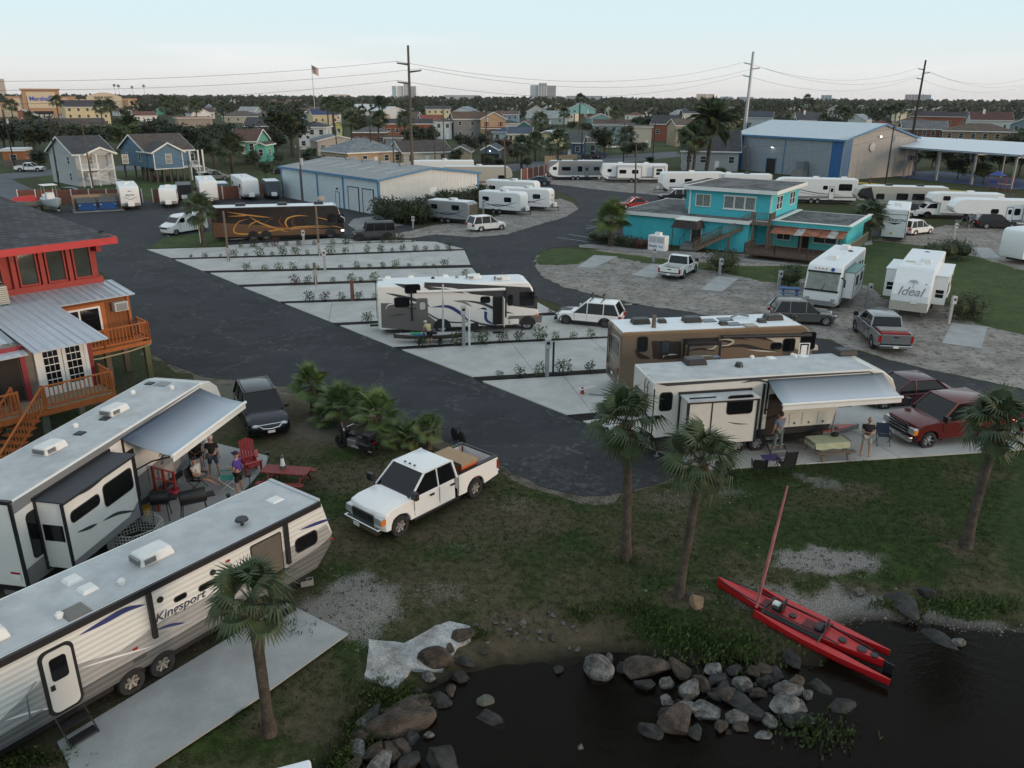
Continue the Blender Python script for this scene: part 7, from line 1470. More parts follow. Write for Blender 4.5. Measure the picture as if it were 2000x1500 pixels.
 bx('grille',rt,BLACK,L1-.09,L1-.0,-W/2+.5,W/2-.5,hb-.48,hb-.28,.02)
 bx('licence_plate',rt,TW,L0-.03,L0-.01,-.15,.15,.6,.75)
 return rt,(L0,L1,hb,fx,rx)
def pickup(label,p1,p2,wb,L,W,H,m,s=-1,cab=1.9,crew=True,rim=None,wr=.4,dually=False,liner=None,bedrail=None,grille_h=.42,head=None):
 rt=thing('pickup_truck',label,'pickup truck');y=s*(W/2-.12);fx,rx=wb/2,-wb/2
 if head is None:pose(rt,p1,(rx,y),p2,(fx,y))
 else:stand(rt,p1,(rx,y),head)
 L1=fx+.86;L0=L1-L;r=wr+.09;zl=.42;hb=1.22 if wr>.38 else 1.05;cr=fx-.75-cab
 prof=[(cr,zl),(cr,hb+.04),(fx-.6,hb+.03),(fx+.3,hb),(L1-.12,hb-.1),(L1-.02,hb-.25),(L1,zl+.1),(L1-.05,zl)]
 car_body(rt,prof,W,m,(fx,),r,zlow=zl,taper=.10)
 cabin(rt,(cr+.03,cr+.18,fx-1.35,fx-.55),(hb,H),W-.04,m,pillars=((cr+(fx-.75))/2-.1,)if crew else(),wt=.17,roof_t=.06)
 for ss in(-1,1):
  a=[]
  for k in range(9):t=pi*k/8;a.append((rx+r*cos(t),zl+r*sin(t)))
  poly=[(cr-.03,hb+.08),(L0+.02,hb+.08),(L0,zl+.12)]+a[::-1]+[(cr-.03,zl)]
  MB().prism(poly,*sorted((ss*(W/2-.1),ss*(W/2-(.0 if not dually else.0))))).build('bed_side',m,rt,bevel=.02)
  if dually:
   pts=[(rx+(r+.16)*cos(pi*k/8),zl+(r+.05)*sin(pi*k/8))for k in range(9)]+[(rx+(r-.02)*cos(pi*k/8),zl+(r-.06)*sin(pi*k/8))for k in range(8,-1,-1)]
   spl(rt,'fender_flare',m,ss*(W/2-.02),ss,[pts],.2)
  wheel(rt,fx,ss*(W/2-.13),wr,.27,ss,rim or ALLOY,.6);wheel(rt,rx,ss*(W/2-.13+(.14 if dually else 0)),wr,.27,ss,rim or ALLOY,.6)
  bx('tail_lamp',rt,REDL,L0-.01,L0+.1,*sorted((ss*(W/2-.14),ss*(W/2+.004))),hb-.4,hb-.02)
  MB().box(L1-.25,L1+.0,*sorted((ss*(W/2-.42),ss*(W/2-.05))),hb-.52,hb-.22).build('headlight',LENS,rt,bevel=.04);bx('marker_lamp',rt,AMBER,L1-.3,L1-.02,*sorted((ss*(W/2-.12),ss*(W/2-.03))),hb-.5,hb-.3)
  MB().box(fx-.62,fx-.45,*sorted((ss*(W/2+.05),ss*(W/2+.33))),hb+.08,hb+.36).cyl((fx-.55,ss*(W/2-.04),hb+.1),(fx-.55,ss*(W/2+.1),hb+.18),.03).build('mirror',BLACK,rt,bevel=.03)
  g=MB()
  for x in(fx-.68,(cr+fx-.75)/2-.1,cr):g.box(x-.007,x+.007,*sorted((ss*(W/2-.01),ss*(W/2+.004))),zl+.12,hb-.02)
  g.build('door_gap',BLACK,rt)
  for hx in(fx-1.55,cr+.3):bx('handle',rt,BLACK,hx-.1,hx+.1,*sorted((ss*(W/2-.02),ss*(W/2+.03))),hb-.2,hb-.14)
  bx('running_board',rt,BLACK,cr,fx-.6,*sorted((ss*(W/2-.12),ss*(W/2+.06))),.38,.45)
 bx('bed_floor',rt,liner or BLACK,L0+.05,cr-.05,-W/2+.1,W/2-.1,.68,.74);bx('bed_front',rt,m,cr-.1,cr-.04,-W/2+.1,W/2-.1,.7,hb+.06)
 tg=bx('tailgate',rt,m,L0,L0+.08,-W/2+.14,W/2-.14,zl+.3,hb+.06,.02);bx('handle',tg,BLACK,L0-.015,L0,-.14,.14,hb-.12,hb-.04)
 if bedrail:
  for ss in(-1,1):bx('bed_rail_cap',rt,bedrail,L0,cr-.03,*sorted((ss*(W/2-.16),ss*(W/2+.01))),hb+.08,hb+.13)
  bx('bed_rail_cap',rt,bedrail,L0,L0+.1,-W/2+.16,W/2-.16,hb+.06,hb+.12)
 bx('grille',rt,BLACK,L1-.05,L1+.03,-W/2+.45,W/2-.45,hb-.62,hb-.62+grille_h,.03)
 bx('front_bumper',rt,CHROME,L1-.06,L1+.14,-W/2+.08,W/2-.08,zl-.02,zl+.2,.04);bx('rear_bumper',rt,CHROME,L0-.18,L0+.02,-W/2+.08,W/2-.08,zl+.05,zl+.24,.03)
 bx('licence_plate',rt,TW,L0-.2,L0-.18,-.15,.15,zl+.08,zl+.22);bx('licence_plate',rt,TW,L1+.14,L1+.15,-.35,-.05,zl,zl+.14)
 bx('underbody',rt,BLACK,L0+.2,L1-.3,-W/2+.2,W/2-.2,.3,.66)
 return rt,(L0,L1,hb,cr,fx,rx)
WP=paint('white',(.80,.80,.79),0)
t1,d1=pickup('white extended-cab pickup with black grille and bed, in the middle of the grass',(925,970),(780,1045),3.85,6.0,2.0,1.97,WP,s=1,cab=2.15,rim=mat('steel_wheel',(.35,.34,.34),.5,.5),bedrail=BLACK)
t1['label']=t1['label']
L0,L1,hb,cr,fx,rx=d1
MB().cyl((cr-.15,-.95,hb+.1),(cr-.15,-.95,hb+.45),.04).cyl((cr-.15,.95,hb+.1),(cr-.15,.95,hb+.45),.04).cyl((cr-.15,-.95,hb+.45),(cr-.15,.95,hb+.45),.04).build('headache_rack',BLACK,t1)
for yy in(-.25,.25,0):bx('roof_marker',t1,BLACK,fx-1.45,fx-1.38,yy-.03,yy+.03,2.0,2.04)
tbx=tag(thing('tool_crate','',''),'orange tool crate with cardboard lid riding in the white pickup bed','crate');Mt,_=fro(t1);tbx.location=Mt@Vector((cr-.75,.1,.74));tbx.rotation_euler=t1.rotation_euler
bx('crate_body',tbx,mat('orange_enamel',(.55,.10,.02),.5),-.42,.42,-.75,.75,0,.72);bx('lid',tbx,mat('cardboard',(.36,.24,.14),.85),-.44,.44,-.78,.78,.72,.84)
text('lettering','RIDGID',.22,tbx,frame((-.43,0,.5),(0,-1,0)),BLACK)
bk_=tag(thing('bucket','',''),'white plastic bucket standing behind the orange tool crate','bucket');bk_.location=Mt@Vector((cr-1.45,-.3,.74));MB().cyl((0,0,0),(0,0,.34),.13,.16,12).build('bucket_body',TW,bk_,smooth=40);MB().tube([(-.15,0,.3),(0,.02,.42),(.15,0,.3)],.008).build('handle',STEEL,bk_)
REDP2=paint('deep_red',(.10,.007,.009),.2)
t2_,d2=pickup('deep red crew-cab dually pickup with big chrome grille, on the front pad',(1965,857),(1809,875),4.4,6.75,2.05,2.02,REDP2,s=1,cab=2.7,rim=CHROME,dually=True,grille_h=.5)
L0,L1,hb,cr,fx,rx=d2;MB().box(L1+.02,L1+.05,-.62,.62,hb-.36,hb-.31).box(L1+.02,L1+.05,-.62,.62,hb-.5,hb-.45).box(L1+.02,L1+.05,-.62,.62,hb-.22,hb-.18).build('grille_bar',CHROME,t2_)
t3_,d3=pickup('silver crew-cab pickup with red crate in its bed, tail towards us',(1702,680),(1671,649),3.7,5.9,2.0,1.92,paint('silver',(.27,.28,.29),.6),s=1,cab=2.3,head=None)
L0,L1,hb,cr,fx,rx=d3;Mt,_=fro(t3_)
rc=tag(thing('crate','',''),'large red crate with yellow strap riding in the silver pickup bed','crate');rc.location=Mt@Vector((L0+.75,0,.74));rc.rotation_euler=t3_.rotation_euler
bx('crate_body',rc,mat('red_panel',(.28,.02,.025),.6),-.55,.6,-.8,.8,0,.62);bx('lid',rc,mat('grey_lid',(.25,.24,.24),.6),-.2,.6,-.82,.82,.62,.7);bx('strap',rc,mat('yellow_strap',(.5,.45,.05),.6),-.57,-.552,-.8,.8,.25,.3)
t4_,d4=pickup('small white single-cab pickup parked on the gravel by the office',(1334,545),(1352,532),3.05,5.2,1.95,1.8,WP,s=-1,cab=1.35,crew=False,wr=.37,head=60)
BLU=paint('steel_blue',(.03,.055,.09),.4)
c1_,_=car('white compact SUV with black bike racks and black trim nose to the motorhome','suv',(1180,641),(1106,634),2.7,4.62,1.86,1.68,WP,s=1,trim=BLACK,head=None,rim=mat('dark_alloy',(.12,.12,.12),.4,.6))
bx('bonnet_decal',c1_,BLACK,1.15,1.95,-.35,.35,.915,.935)
for x in(-.2,-1.0):MB().cyl((x,-.7,1.74),(x,.7,1.74),.025).tube([(x,-.25,1.76),(x+.05,-.2,2.0),(x-.05,-.2,2.12)],.07,6).build('roof_rack',BLACK,c1_)
c2_,_=car('dark navy SUV with chrome grille line nosing towards us beside the awning','suv',(460,819),(489,852),2.72,4.65,1.86,1.68,paint('near_black_navy',(.010,.013,.022),.3),s=-1,head=-63)
c2_['label']='dark navy SUV with chrome grille line, nose towards us beside the awning';MB().tube([(2.24,-.55,.78),(2.3,-.35,.62),(2.31,0,.58),(2.3,.35,.62),(2.24,.55,.78)],.02).tube([(2.24,-.55,.78),(2.29,0,.8),(2.24,.55,.78)],.018).build('grille_line',CHROME,c2_);bx('licence_plate',c2_,TW,2.33,2.345,-.16,.16,.4,.52)
RRAILS=MB()
for yy in(-.66,.66):RRAILS.tube([(-1.9,yy,1.71),(-.1,yy,1.74)],.02)
RRAILS.build('roof_rail',BLACK,c2_)
c3_,_=car('lifted matte dark four-door off-roader on the furthest pad','off_roader',(756,470),(704,472),2.95,4.5,1.9,1.95,mat('car_matte_graphite',(.045,.047,.052),.5,.2,var=.05),kind='jeep',s=1,wr=.46,rim=BLACK,trim=BLACK);MB().cyl((-2.42,0,1.05),(-2.2,0,1.05),.42,n=16).build('spare_wheel',RUB,c3_)
c4_,_=car('plain white long cargo van facing left beside the grass tip','van',(402,450),(336,461),3.5,5.5,2.0,2.1,WP,kind='van',s=1,wr=.36,rim=mat('steel_wheel'));
c5_,_=car('white estate SUV parked behind the small silver trailer','suv',(938,453),(981,449),2.75,4.75,1.87,1.75,WP,s=-1)
c6_,_=car('small silver hatchback SUV in front of the white motorhome','suv',(1560,641),(1612,637),2.6,4.4,1.82,1.66,paint('pewter',(.17,.165,.16),.6),s=-1,head=-6)
c7_,_=car('dark red and blue-roofed saloon tucked behind the red pickup','car',(1800,800),(1725,800),2.9,4.9,1.9,1.45,paint('wine_red',(.06,.008,.014),.3),kind='sedan',s=1,head=190)
c8_,_=car('white compact SUV to the right of the toy hauler','suv',(1787,460),(1814,457),2.6,4.4,1.82,1.68,WP,s=-1,head=None)
c9_,_=car('dark grey SUV with open side door in the far right row','suv',(1926,447),(1974,448),2.85,4.9,1.92,1.72,paint('dark_grey',(.03,.03,.033),.4),s=-1)
c10_,_=car('silver SUV behind the office roof, left of its pair','suv',(1742,412),(1690,414),2.8,4.8,1.9,1.8,paint('silver2',(.25,.26,.27),.5),s=1,group='pair of parked SUVs',head=172)
c11_,_=car('white and blue-roofed SUV behind the office roof, right of its pair','suv',(1790,424),(1732,424),2.8,4.9,1.9,1.8,WP,s=1,group='pair of parked SUVs',head=170,roofm=BLU)
car('blue pickup-like saloon behind the trailers at the loop road','car',(1062,362),(1032,362),2.8,4.9,1.85,1.5,BLU,kind='sedan',s=1,head=182);car('black off-roader parked before the brown fence end','off_roader',(1122,348),(1092,350),2.9,4.6,1.9,1.85,paint('black',(.012,.012,.013),.2),kind='jeep',s=1,wr=.42,head=180)
pickup('small black pickup with tool rack right of the black off-roader',(1146,349),None,3.2,5.2,1.9,1.6,paint('black',(.012,.012,.013)),s=1,head=180,cab=1.3,crew=False,wr=.38);pickup('white pickup with dark bed parked by the orange shed',(40,336),None,3.3,5.3,1.95,1.75,WP,s=-1,head=8,cab=1.9,wr=.37)
pickup('blue crew-cab pickup on the verge of the far street',(1176,309),None,3.5,5.6,1.95,1.85,paint('mid_blue',(.05,.09,.17),.3),s=1,head=182,wr=.4);car('black SUV seen from behind on the far verge','suv',(1160,309),(1150,309),2.7,4.6,1.85,1.75,paint('black',(.012,.012,.013)),s=1,head=110);car('dark car with pale bonnet on the far verge, next to the tan fence','car',(1148,310),(1133,311),2.7,4.5,1.8,1.45,paint('dark_grey',(.03,.03,.033)),kind='sedan',s=1,head=185)
car('dark blue car roof behind the brown fence beside the boat','car',(122,386),(160,386),2.8,4.8,1.85,1.45,BLU,kind='sedan',s=-1,head=4);car('light grey SUV under the trees between the pile houses','suv',(418,352),(440,352),2.7,4.7,1.85,1.75,paint('champagne',(.30,.28,.25),.5),s=-1,head=10)
car('white car on the grass behind the two fan palms','car',(1196,290),(1206,290),2.7,4.5,1.8,1.45,WP,kind='sedan',s=-1,head=10);car('red car behind the office left wing','car',(1250,410),(1222,408),2.7,4.5,1.8,1.45,paint('bright_red',(.3,.01,.015),.2),kind='sedan',s=1,head=200)
car('dark car with white roof behind the office back roof','suv',(1320,392),(1300,392),2.8,4.8,1.85,1.7,paint('black',(.012,.012,.013)),s=1,head=190,roofm=WP);car('dark van on the street left of the metal shed','car',(548,340),(535,340),2.7,4.5,1.8,1.5,paint('black',(.012,.012,.013)),kind='sedan',s=1,head=178)
cA,cB=G(518,1502,2.95),G(606,1479,2.95);hA=math.atan2(cB.y-cA.y,cB.x-cA.x);nr=thing('travel_trailer','corner of a white trailer roof cut off by the bottom edge of the picture','travel trailer',(cB.x,cB.y,0),hA)
bx('body',nr,RVW,-6,0,-2.4,0,.6,2.93,.05);bx('roof_membrane',nr,ROOFWW,-5.9,-.08,-2.32,-.08,2.92,2.95);vent(nr,-3,-1.2,2.95);bx('chassis',nr,BLACK,-5.6,-.4,-2.1,-.3,.3,.6)
for x in(-3.4,-2.5):wheel(nr,x,-.14,.34,.2,1);wheel(nr,x,-2.26,.34,.2,-1)
# ================================================================ VEGETATION
def qlf(vs,fs,c,n,L,W,up):
 n=n.normalized();s=n.cross(up).normalized()if abs(n.dot(up))<.99 else n.orthogonal();b=len(vs)
 vs+=[c,c+n*L*.5+s*W*.5,c+n*L,c+n*L*.5-s*W*.5];fs.append((b,b+1,b+2,b+3))
def leafy(r,blobs,n,L,W=None,core=True,wood=None):
 vs=[];fs=[];tot=sum(b[3]**2 for b in blobs)
 for x,y,z,rx,rz in blobs:
  for _ in range(int(n*rx**2/tot)):
   d=Vector((r.gauss(0,1),r.gauss(0,1),r.gauss(0,1))).normalized();k=r.uniform(.55,1.08)*(1+.3*noise.noise(d*2.2+Vector((x,y,z))))
   c=Vector((x+d.x*rx*k,y+d.y*rx*k,z+d.z*rz*k));dr=(d+Vector((r.gauss(0,.7),r.gauss(0,.7),r.gauss(-.1,.6)))).normalized();q=r.uniform(.6,1.3)
   qlf(vs,fs,c,dr,L*q,(W or L*.6)*q,Vector((r.gauss(0,.5),r.gauss(0,.5),1)).normalized())
 mb=MB();mb.add(vs,fs)
 if core:
  for x,y,z,rx,rz in blobs:mb.ball((x,y,z),rx*.66,n=7,k=5,sc=(1,1,rz/rx))
 return mb
LEAF=leafmat('tree_leaves',(.012,.020,.008),(.045,.062,.020));LEAFB=leafmat('bright_leaves',(.03,.05,.012),(.075,.10,.03));LEAFO=leafmat('olive_leaves',(.022,.030,.014),(.06,.068,.032));LEAFR=leafmat('reddish_leaves',(.05,.02,.012),(.09,.045,.03))
BARK=mat('bark',(.07,.055,.042),.95,var=.3,bump=.5,bscale=15)
TREES=[]
tr=random.Random(5)
for k in range(7):
 h=1.0;bl=[(0,0,.62,.30,.26)]
 for i in range(9+k%3):
  a=tr.uniform(0,6.28);q=tr.uniform(.16,.33);bl.append((q*cos(a),q*sin(a),tr.uniform(.38,.84),tr.uniform(.11,.2),tr.uniform(.09,.16)))
 me_c=leafy(tr,bl,1500,.062).mesh('crown',LEAF);me_c.materials.clear();me_c.materials.append((LEAF,LEAFO,LEAF,LEAFB,LEAFO,LEAF,LEAFR)[k])
 t_=MB().tube([(0,0,0),(.01,0,.2),(0,.01,.5)],[.035,.028,.015],7)
 for i in range(4):a=tr.uniform(0,6.28);t_.tube([(0,0,.22+.05*i),(.1*cos(a),.1*sin(a),.42+.05*i),(.22*cos(a),.22*sin(a),.6)],[.018,.012,.005],5)
 TREES.append((me_c,t_.mesh('trunk',BARK,60)))
USED={}
def where(x,y,base):
 near=sorted(LAND,key=lambda a:(a[0][0]-x)**2+(a[0][1]-y)**2)
 for k in range(len(near)):
  for rel in((1,),(2,)):
   (ax,ay),ph=near[k];u=x/y-ax/ay;side='just left of' if u<0 else 'just right of';dep='behind' if y>ay else 'in front of'
   t='%s %s the %s'%(base,side if rel==(1,)else dep,ph)
   if len(t.split())<=16 and t not in USED:USED[t]=1;return t
 return base
def tree(px,py,h,wd=1.0,v=0,label=None,xy=None,group='trees of the town'):
 g=Vector((*xy,0))if xy else G(px,py);base=('dark round tree','olive-grey tree','dense dark tree','bright green tree','loose olive tree','low dark tree','reddish-leaved tree')[v%7]
 t=thing('tree',label or where(g.x,g.y,base),'tree',g,tr.uniform(0,6.28),group);a,b=TREES[v%7]
 inst('crown',a,t,Matrix.Diagonal((h*wd,h*wd,h,1)));inst('trunk',b,t,Matrix.Diagonal((h,h,h,1)));return t
 # ---- palms
def fan_frond(r,lp,lf,n=24,droop=.35):
 vs=[];fs=[];mb=MB();c=Vector((lp,0,0));mb.tube([(0,0,0),(lp*.5,0,.03),(lp,0,0)],[.02,.014,.01],4)
 for i in range(n):
  a=R(-125+250*i/(n-1));L=lf*(1-.28*abs(sin(a/2.2)))*r.uniform(.9,1.08);d=Vector((cos(a),sin(a),0));s=Vector((-d.y,d.x,0));w=lf*2.5/n*.5;b=len(vs);dz=-droop*L*r.uniform(.6,1.3)
  vs+=[c,c+d*L*.55+s*w+Vector((0,0,.05*L)),c+d*L*.98+Vector((0,0,dz)),c+d*L*.55-s*w+Vector((0,0,.05*L+.03))]
  fs+=[(b,b+1,b+3),(b+1,b+2,b+3)]
 return mb.add(vs,fs)
def feather_frond(r,L,n=26):
 vs=[];fs=[];mb=MB();P=[Vector((L*t,0,L*(.35*t-.75*t*t)))for t in[k/8 for k in range(9)]];mb.tube(P,[.03*(1-k/9)+.006 for k in range(9)],4)
 for i in range(n):
  t=.12+.88*i/n;p=Vector((L*t,0,L*(.35*t-.75*t*t)))
  for s_ in(-1,1):l=L*.24*sin(pi*min(.95,t+.08))+.1;b=len(vs);vs+=[p,p+Vector((l*.6,s_*l*.35,-.02)),p+Vector((l,s_*l*.75,-l*.45)),p+Vector((l*.35,s_*l*.4,-.05))];fs.append((b,b+1,b+2,b+3))
 return mb.add(vs,fs)
PL1=leafmat('fan_palm_leaf',(.026,.042,.018),(.075,.10,.042));PL2=leafmat('young_palm_leaf',(.045,.075,.022),(.12,.17,.055));PDEAD=mat('dead_palm_leaf',(.20,.13,.07),.9,var=.3)
PTR=two('palm_trunk',(.055,.045,.037),(.095,.078,.064),3,.4,.6,.95,18,.35,.8,.04)
pr_=random.Random(11)
FAN=[fan_frond(pr_,.85,.82,24,.5).mesh('frond',PL1)for _ in range(3)];FAN2=[fan_frond(pr_,.7,.9,28,.12).mesh('frond',PL2)for _ in range(3)]
DEAD=[fan_frond(pr_,.6,.7,14,.8).mesh('dead_frond',PDEAD)for _ in range(2)];FEA=[feather_frond(pr_,1.0).mesh('frond',PL1)for _ in range(2)]
def palm(label,px,py,h,size=1.0,lean=(0,0),rt=.17,n=30,meshes=None,dead=5,joined=False,group=None,xy=None,seed=1,wind=0,boots=True,bend=0,z=None):
 r=random.Random(seed*13+1);g=Vector((*xy,0))if xy else G(px,py);g.z=gz(g.x,g.y)-.03 if z is None else z
 t=thing('palm_tree',label or where(g.x,g.y,'slim fan palm'),'palm tree',g,0,group);meshes=meshes or FAN;top=Vector((lean[0],lean[1],h))
 P=[Vector((0,0,0)),Vector((lean[0]*.15+bend,lean[1]*.15,h*.3)),Vector((lean[0]*.55+bend*.7,lean[1]*.55,h*.68)),top]
 P=sml(P,5);rs=[rt*(1.35-.5*min(1,i/4)+.12*sin(i*2.1)*.3)if i<4 else rt*(.88+.04*(i%2))for i in range(len(P))]
 mb=MB().tube(P,rs,10,PTR)if rt>0 else None
 if boots and h>1:
  mb.add([],[])
  for i in range(22):a=r.uniform(0,6.28);zz=-r.uniform(.02,.55);c=top+Vector((0,0,zz));mb.tube([c+Vector((cos(a)*rt*.7,sin(a)*rt*.7,-.1)),c+Vector((cos(a)*rt*1.5,sin(a)*rt*1.5,.06))],[.045,.025],4,PDEAD)
 mb.build('trunk',PTR,t,smooth=50)
 def M_(az,el,s):return MTr(top+Vector((0,0,-.05)))@MRo(az,4,'Z')@MRo(-el,4,'Y')@MRo(r.uniform(-.5,.5),4,'X')@Matrix.Scale(s,4)
 if joined:
  c=MB()
  for i in range(n):
   me_=meshes[i%len(meshes)];c.add([v.co.copy()for v in me_.vertices],[tuple(p.vertices)for p in me_.polygons],None,M_(i*2.4,R(80-125*i/n),size*r.uniform(.85,1.1)))
  return t,c.mesh('crown',meshes[0].materials[0])
 for i in range(n):
  el=R(82-128*(i/n)**1.1+r.uniform(-8,8));az=i*2.4+r.uniform(-.2,.2)
  if wind:az+=wind*sin(az)*.5
  inst('frond',meshes[i%len(meshes)],t,M_(az,el,size*r.uniform(.85,1.12)))
 for i in range(dead):inst('dead_frond',DEAD[i%2],t,M_(r.uniform(0,6.28),R(-62-r.uniform(0,22)),size*r.uniform(.6,.9)))
 return t
palm('stout fan palm in the front growing between the concrete slab and us',525,1418,3.9,.74,(-.05,0),.15,22,dead=3,seed=1)
palm('straight tall fan palm standing left of its pair at the asphalt end',1222,1092,5.05,.86,(-.25,0),.17,24,dead=4,seed=2)
palm('curved fan palm standing right of its pair above the rock heap',1325,1158,4.65,.85,(.42,.2),.15,24,dead=3,seed=3,bend=.05)
palm('leaning dark-trunked fan palm at the right edge in front of the red pickup',1885,1068,4.6,.86,(.25,.1),.18,24,dead=3,seed=4,wind=1)
for i,(x,y,h,s,l)in enumerate(((612,808,1.5,.95,'leftmost and tallest of the young fan palms beside the drive'),(668,838,1.2,1.0,'second young fan palm from the left beside the drive'),(742,862,1.3,1.05,'third and widest young fan palm beside the drive'),(700,822,.9,.8,'young fan palm at the back of the clump beside the drive'),(636,828,.4,.7,'low young palm tucked under the leftmost young palm'),(802,872,.5,.7,'small palm left of the small pair near the pickup bed'),(838,876,1.0,.68,'small upright palm right of the small pair near the pickup bed'),(765,870,.5,.75,'low palm shoot under the widest young palm'))):
 palm(l,x,y,h,s*.86,(0,0),.14,20,FAN2,4,seed=20+i,group='young palms beside the drive')
palm('fan palm with shaggy crown at the left corner of the turquoise office',1192,482,2.9,1.5,(0,0),.28,26,FAN2,3,seed=31);palm('fan palm beside the white van and light pole',398,480,3.6,1.35,(.1,0),.22,24,seed=32,dead=2)
palm('left trunk of the twin fan palms by the dark-roofed house',1342,352,7.4,2.2,(0,0),.3,24,seed=33,dead=4,group='twin fan palms');palm('right trunk of the twin fan palms by the dark-roofed house',1352,354,7.9,2.2,(.2,0),.3,24,seed=34,dead=4,group='twin fan palms')
palm('tall windswept date palm with feathery crown beside the warehouse',1378,350,10.5,4.6,(.6,0),.42,44,FEA,0,seed=35,wind=1);palm('bushy dark palm between office and toy hauler',1695,470,2.6,1.4,(0,0),.25,22,seed=36);palm('small palm half hidden by the porch rail of the office',1672,462,1.6,1.0,(0,0),.2,16,seed=37)
FARP=[]
for k in range(3):t_,m_=palm('fan palm standing among the houses left of the big pole',0,0,9,1.9,(.1*k,0),.24,22,joined=True,xy=(-40+6*k,205+4*k),seed=60+k,group='slim palms of the town');inst('crown',m_,t_);FARP.append(m_);t_['label']=where(-40+6*k,205+4*k,'slim fan palm')
td,mdate=palm('broad date palm beside the garage house roofs',260,285,6.5,3.2,(0,0),.4,34,FEA,joined=True,seed=70);inst('crown',mdate,td)
fr=random.Random(9)
def fpm(px,yb,ytop,k=None):
 g=G(px,yb);h=CAMH-(ytop-190)/FPX*g.y-1.0;k=fr.randrange(3)if k is None else k
 t=thing('palm_tree',where(g.x,g.y,'slim fan palm'),'palm tree',g,fr.uniform(0,6),'slim palms of the town')
 MB().tube([(0,0,0),(.1,0,h*.5),(.1*k,0,h)],[.3,.22,.2],7).build('trunk',PTR,t,smooth=50);o=inst('crown',FARP[k],t,MTr((0,0,h-9))@MTr((0,0,9))@Matrix.Scale(fr.uniform(.9,1.25),4)@MTr((0,0,-9)))
for a in((645,285,200),(655,280,196),(672,278,204),(688,272,208),(652,262,206),(743,262,196),(749,262,199),(330,262,200),(345,258,195),(388,262,205),(440,258,206),(205,268,208),(225,272,205),(30,255,205),(120,262,198),(62,262,225),(1100,272,212),(1052,292,225),(1018,330,268),(1131,262,188),(1222,300,250),(1238,268,232),(1200,262,212),(1408,285,225),(1420,280,232),(1435,285,212),(1445,292,240),(1490,240,205),(1572,235,186),(1580,235,190),(1604,262,222),(1632,262,205),(1645,262,210),(1652,262,215),(1700,262,212),(1712,262,215),(1724,262,208),(1735,262,206),(1744,258,200),(1752,262,202),(1775,240,212),(1790,240,214),(285,200,174),(262,200,176),(228,200,173),(236,200,174),(540,262,205),(560,262,210),(455,345,275),(1090,330,262),(1045,315,262)):fpm(*a)
# ---- town trees
for a in((572,306,13.5,1.15,2,'big dark spreading oak in front of the white two-storey house'),(725,285,9,1,0),(705,272,9,1,0),(540,300,6,1.3,0),(30,300,9,1.4,2),(70,305,9,1.4,0),(110,300,10,1.2,4),(10,290,9,1.3,3),(150,296,8,1.3,2),(205,294,7.5,1.6,3),(238,296,8,1.5,3),(180,292,7,1.4,2),(295,292,9,1.3,4),(320,290,9,1.3,0),(345,296,8,1.2,2),(50,290,8,1.2,0),(395,318,9,1.1,2),(420,330,8,1.2,0),(440,322,8,1.3,2),(455,300,8,1.2,0),(425,300,8,1.2,5),(485,290,7,1.3,0),(80,330,4,1.4,5),(300,345,3,1.4,5),(1000,292,5,1.3,6),(985,305,5,1.4,6),(1010,318,4.5,1.3,6),(1030,330,2.5,1.5,0),(920,300,5,1.4,4),(940,292,5,1.3,4),(905,296,5,1.4,0),(960,325,2.5,1.4,3),(975,328,2.2,1.6,0),(890,325,4,1.0,0),(905,332,2,1.5,4),(820,286,6.5,1.4,0),(845,288,6.5,1.2,0),(800,290,6,1.2,5),(830,300,4,1.3,2),(1060,282,7,1.4,0),(1080,285,6.5,1.4,2),(1035,280,6,1.3,5),(1180,306,7.5,1.2,0),(1168,298,7,1.1,2),(1240,306,4,1.5,0),(1225,306,3,1.5,5),(1255,298,3,1.5,0),(1275,262,7.5,1.4,0),(1250,255,7,1.4,2),(1300,255,6,1.4,4),(1320,250,6,1.3,0),(1390,262,6,1.3,2),(1450,300,6,1.2,5),(1490,268,5,1.2,0),(1540,262,7,1.3,0),(1530,255,7,1.2,2),(1620,262,8,1.1,2),(1640,268,8,1.1,0),(1870,292,7,1.3,3),(1885,285,7,1.2,3),(1960,298,7,1.2,3),(1990,305,8,1.3,0),(1975,315,7,1.2,2),(1940,312,3,1.6,0),(1850,330,5,1.4,2),(1900,335,6,1.4,0),(1820,328,5,1.3,5),(1950,340,6,1.4,2),(1990,345,7,1.3,0),(1780,330,4,1.3,0),(1870,350,4,1.5,5),(1920,360,4,1.5,0),(1270,322,2,1.6,5),(1350,330,3,1.6,0),(1405,345,2,1.8,4),(650,330,2.2,1.5,5),(600,318,2.6,1.4,5),(610,312,3,1.3,3),(500,330,4,1.3,0),(520,350,3.5,1.2,2),(545,322,3,1.2,4),(60,285,6,1.3,4),(1145,262,5,1.5,2),(1115,258,5,1.4,0)):tree(*a[:5],label=a[5]if len(a)>5 else None)
for yb,n,h in((246,20,4.6),(232,26,5.4),(222,40,6.2)):
 for k in range(n):
  x=-40+2080*(k+fr.random())/n;tree(x,yb+fr.uniform(-5,5),h*fr.uniform(.75,1.25),fr.uniform(1.1,1.7),fr.randrange(6))
wr_=random.Random(3);wm=MB();vs=[];fs=[]
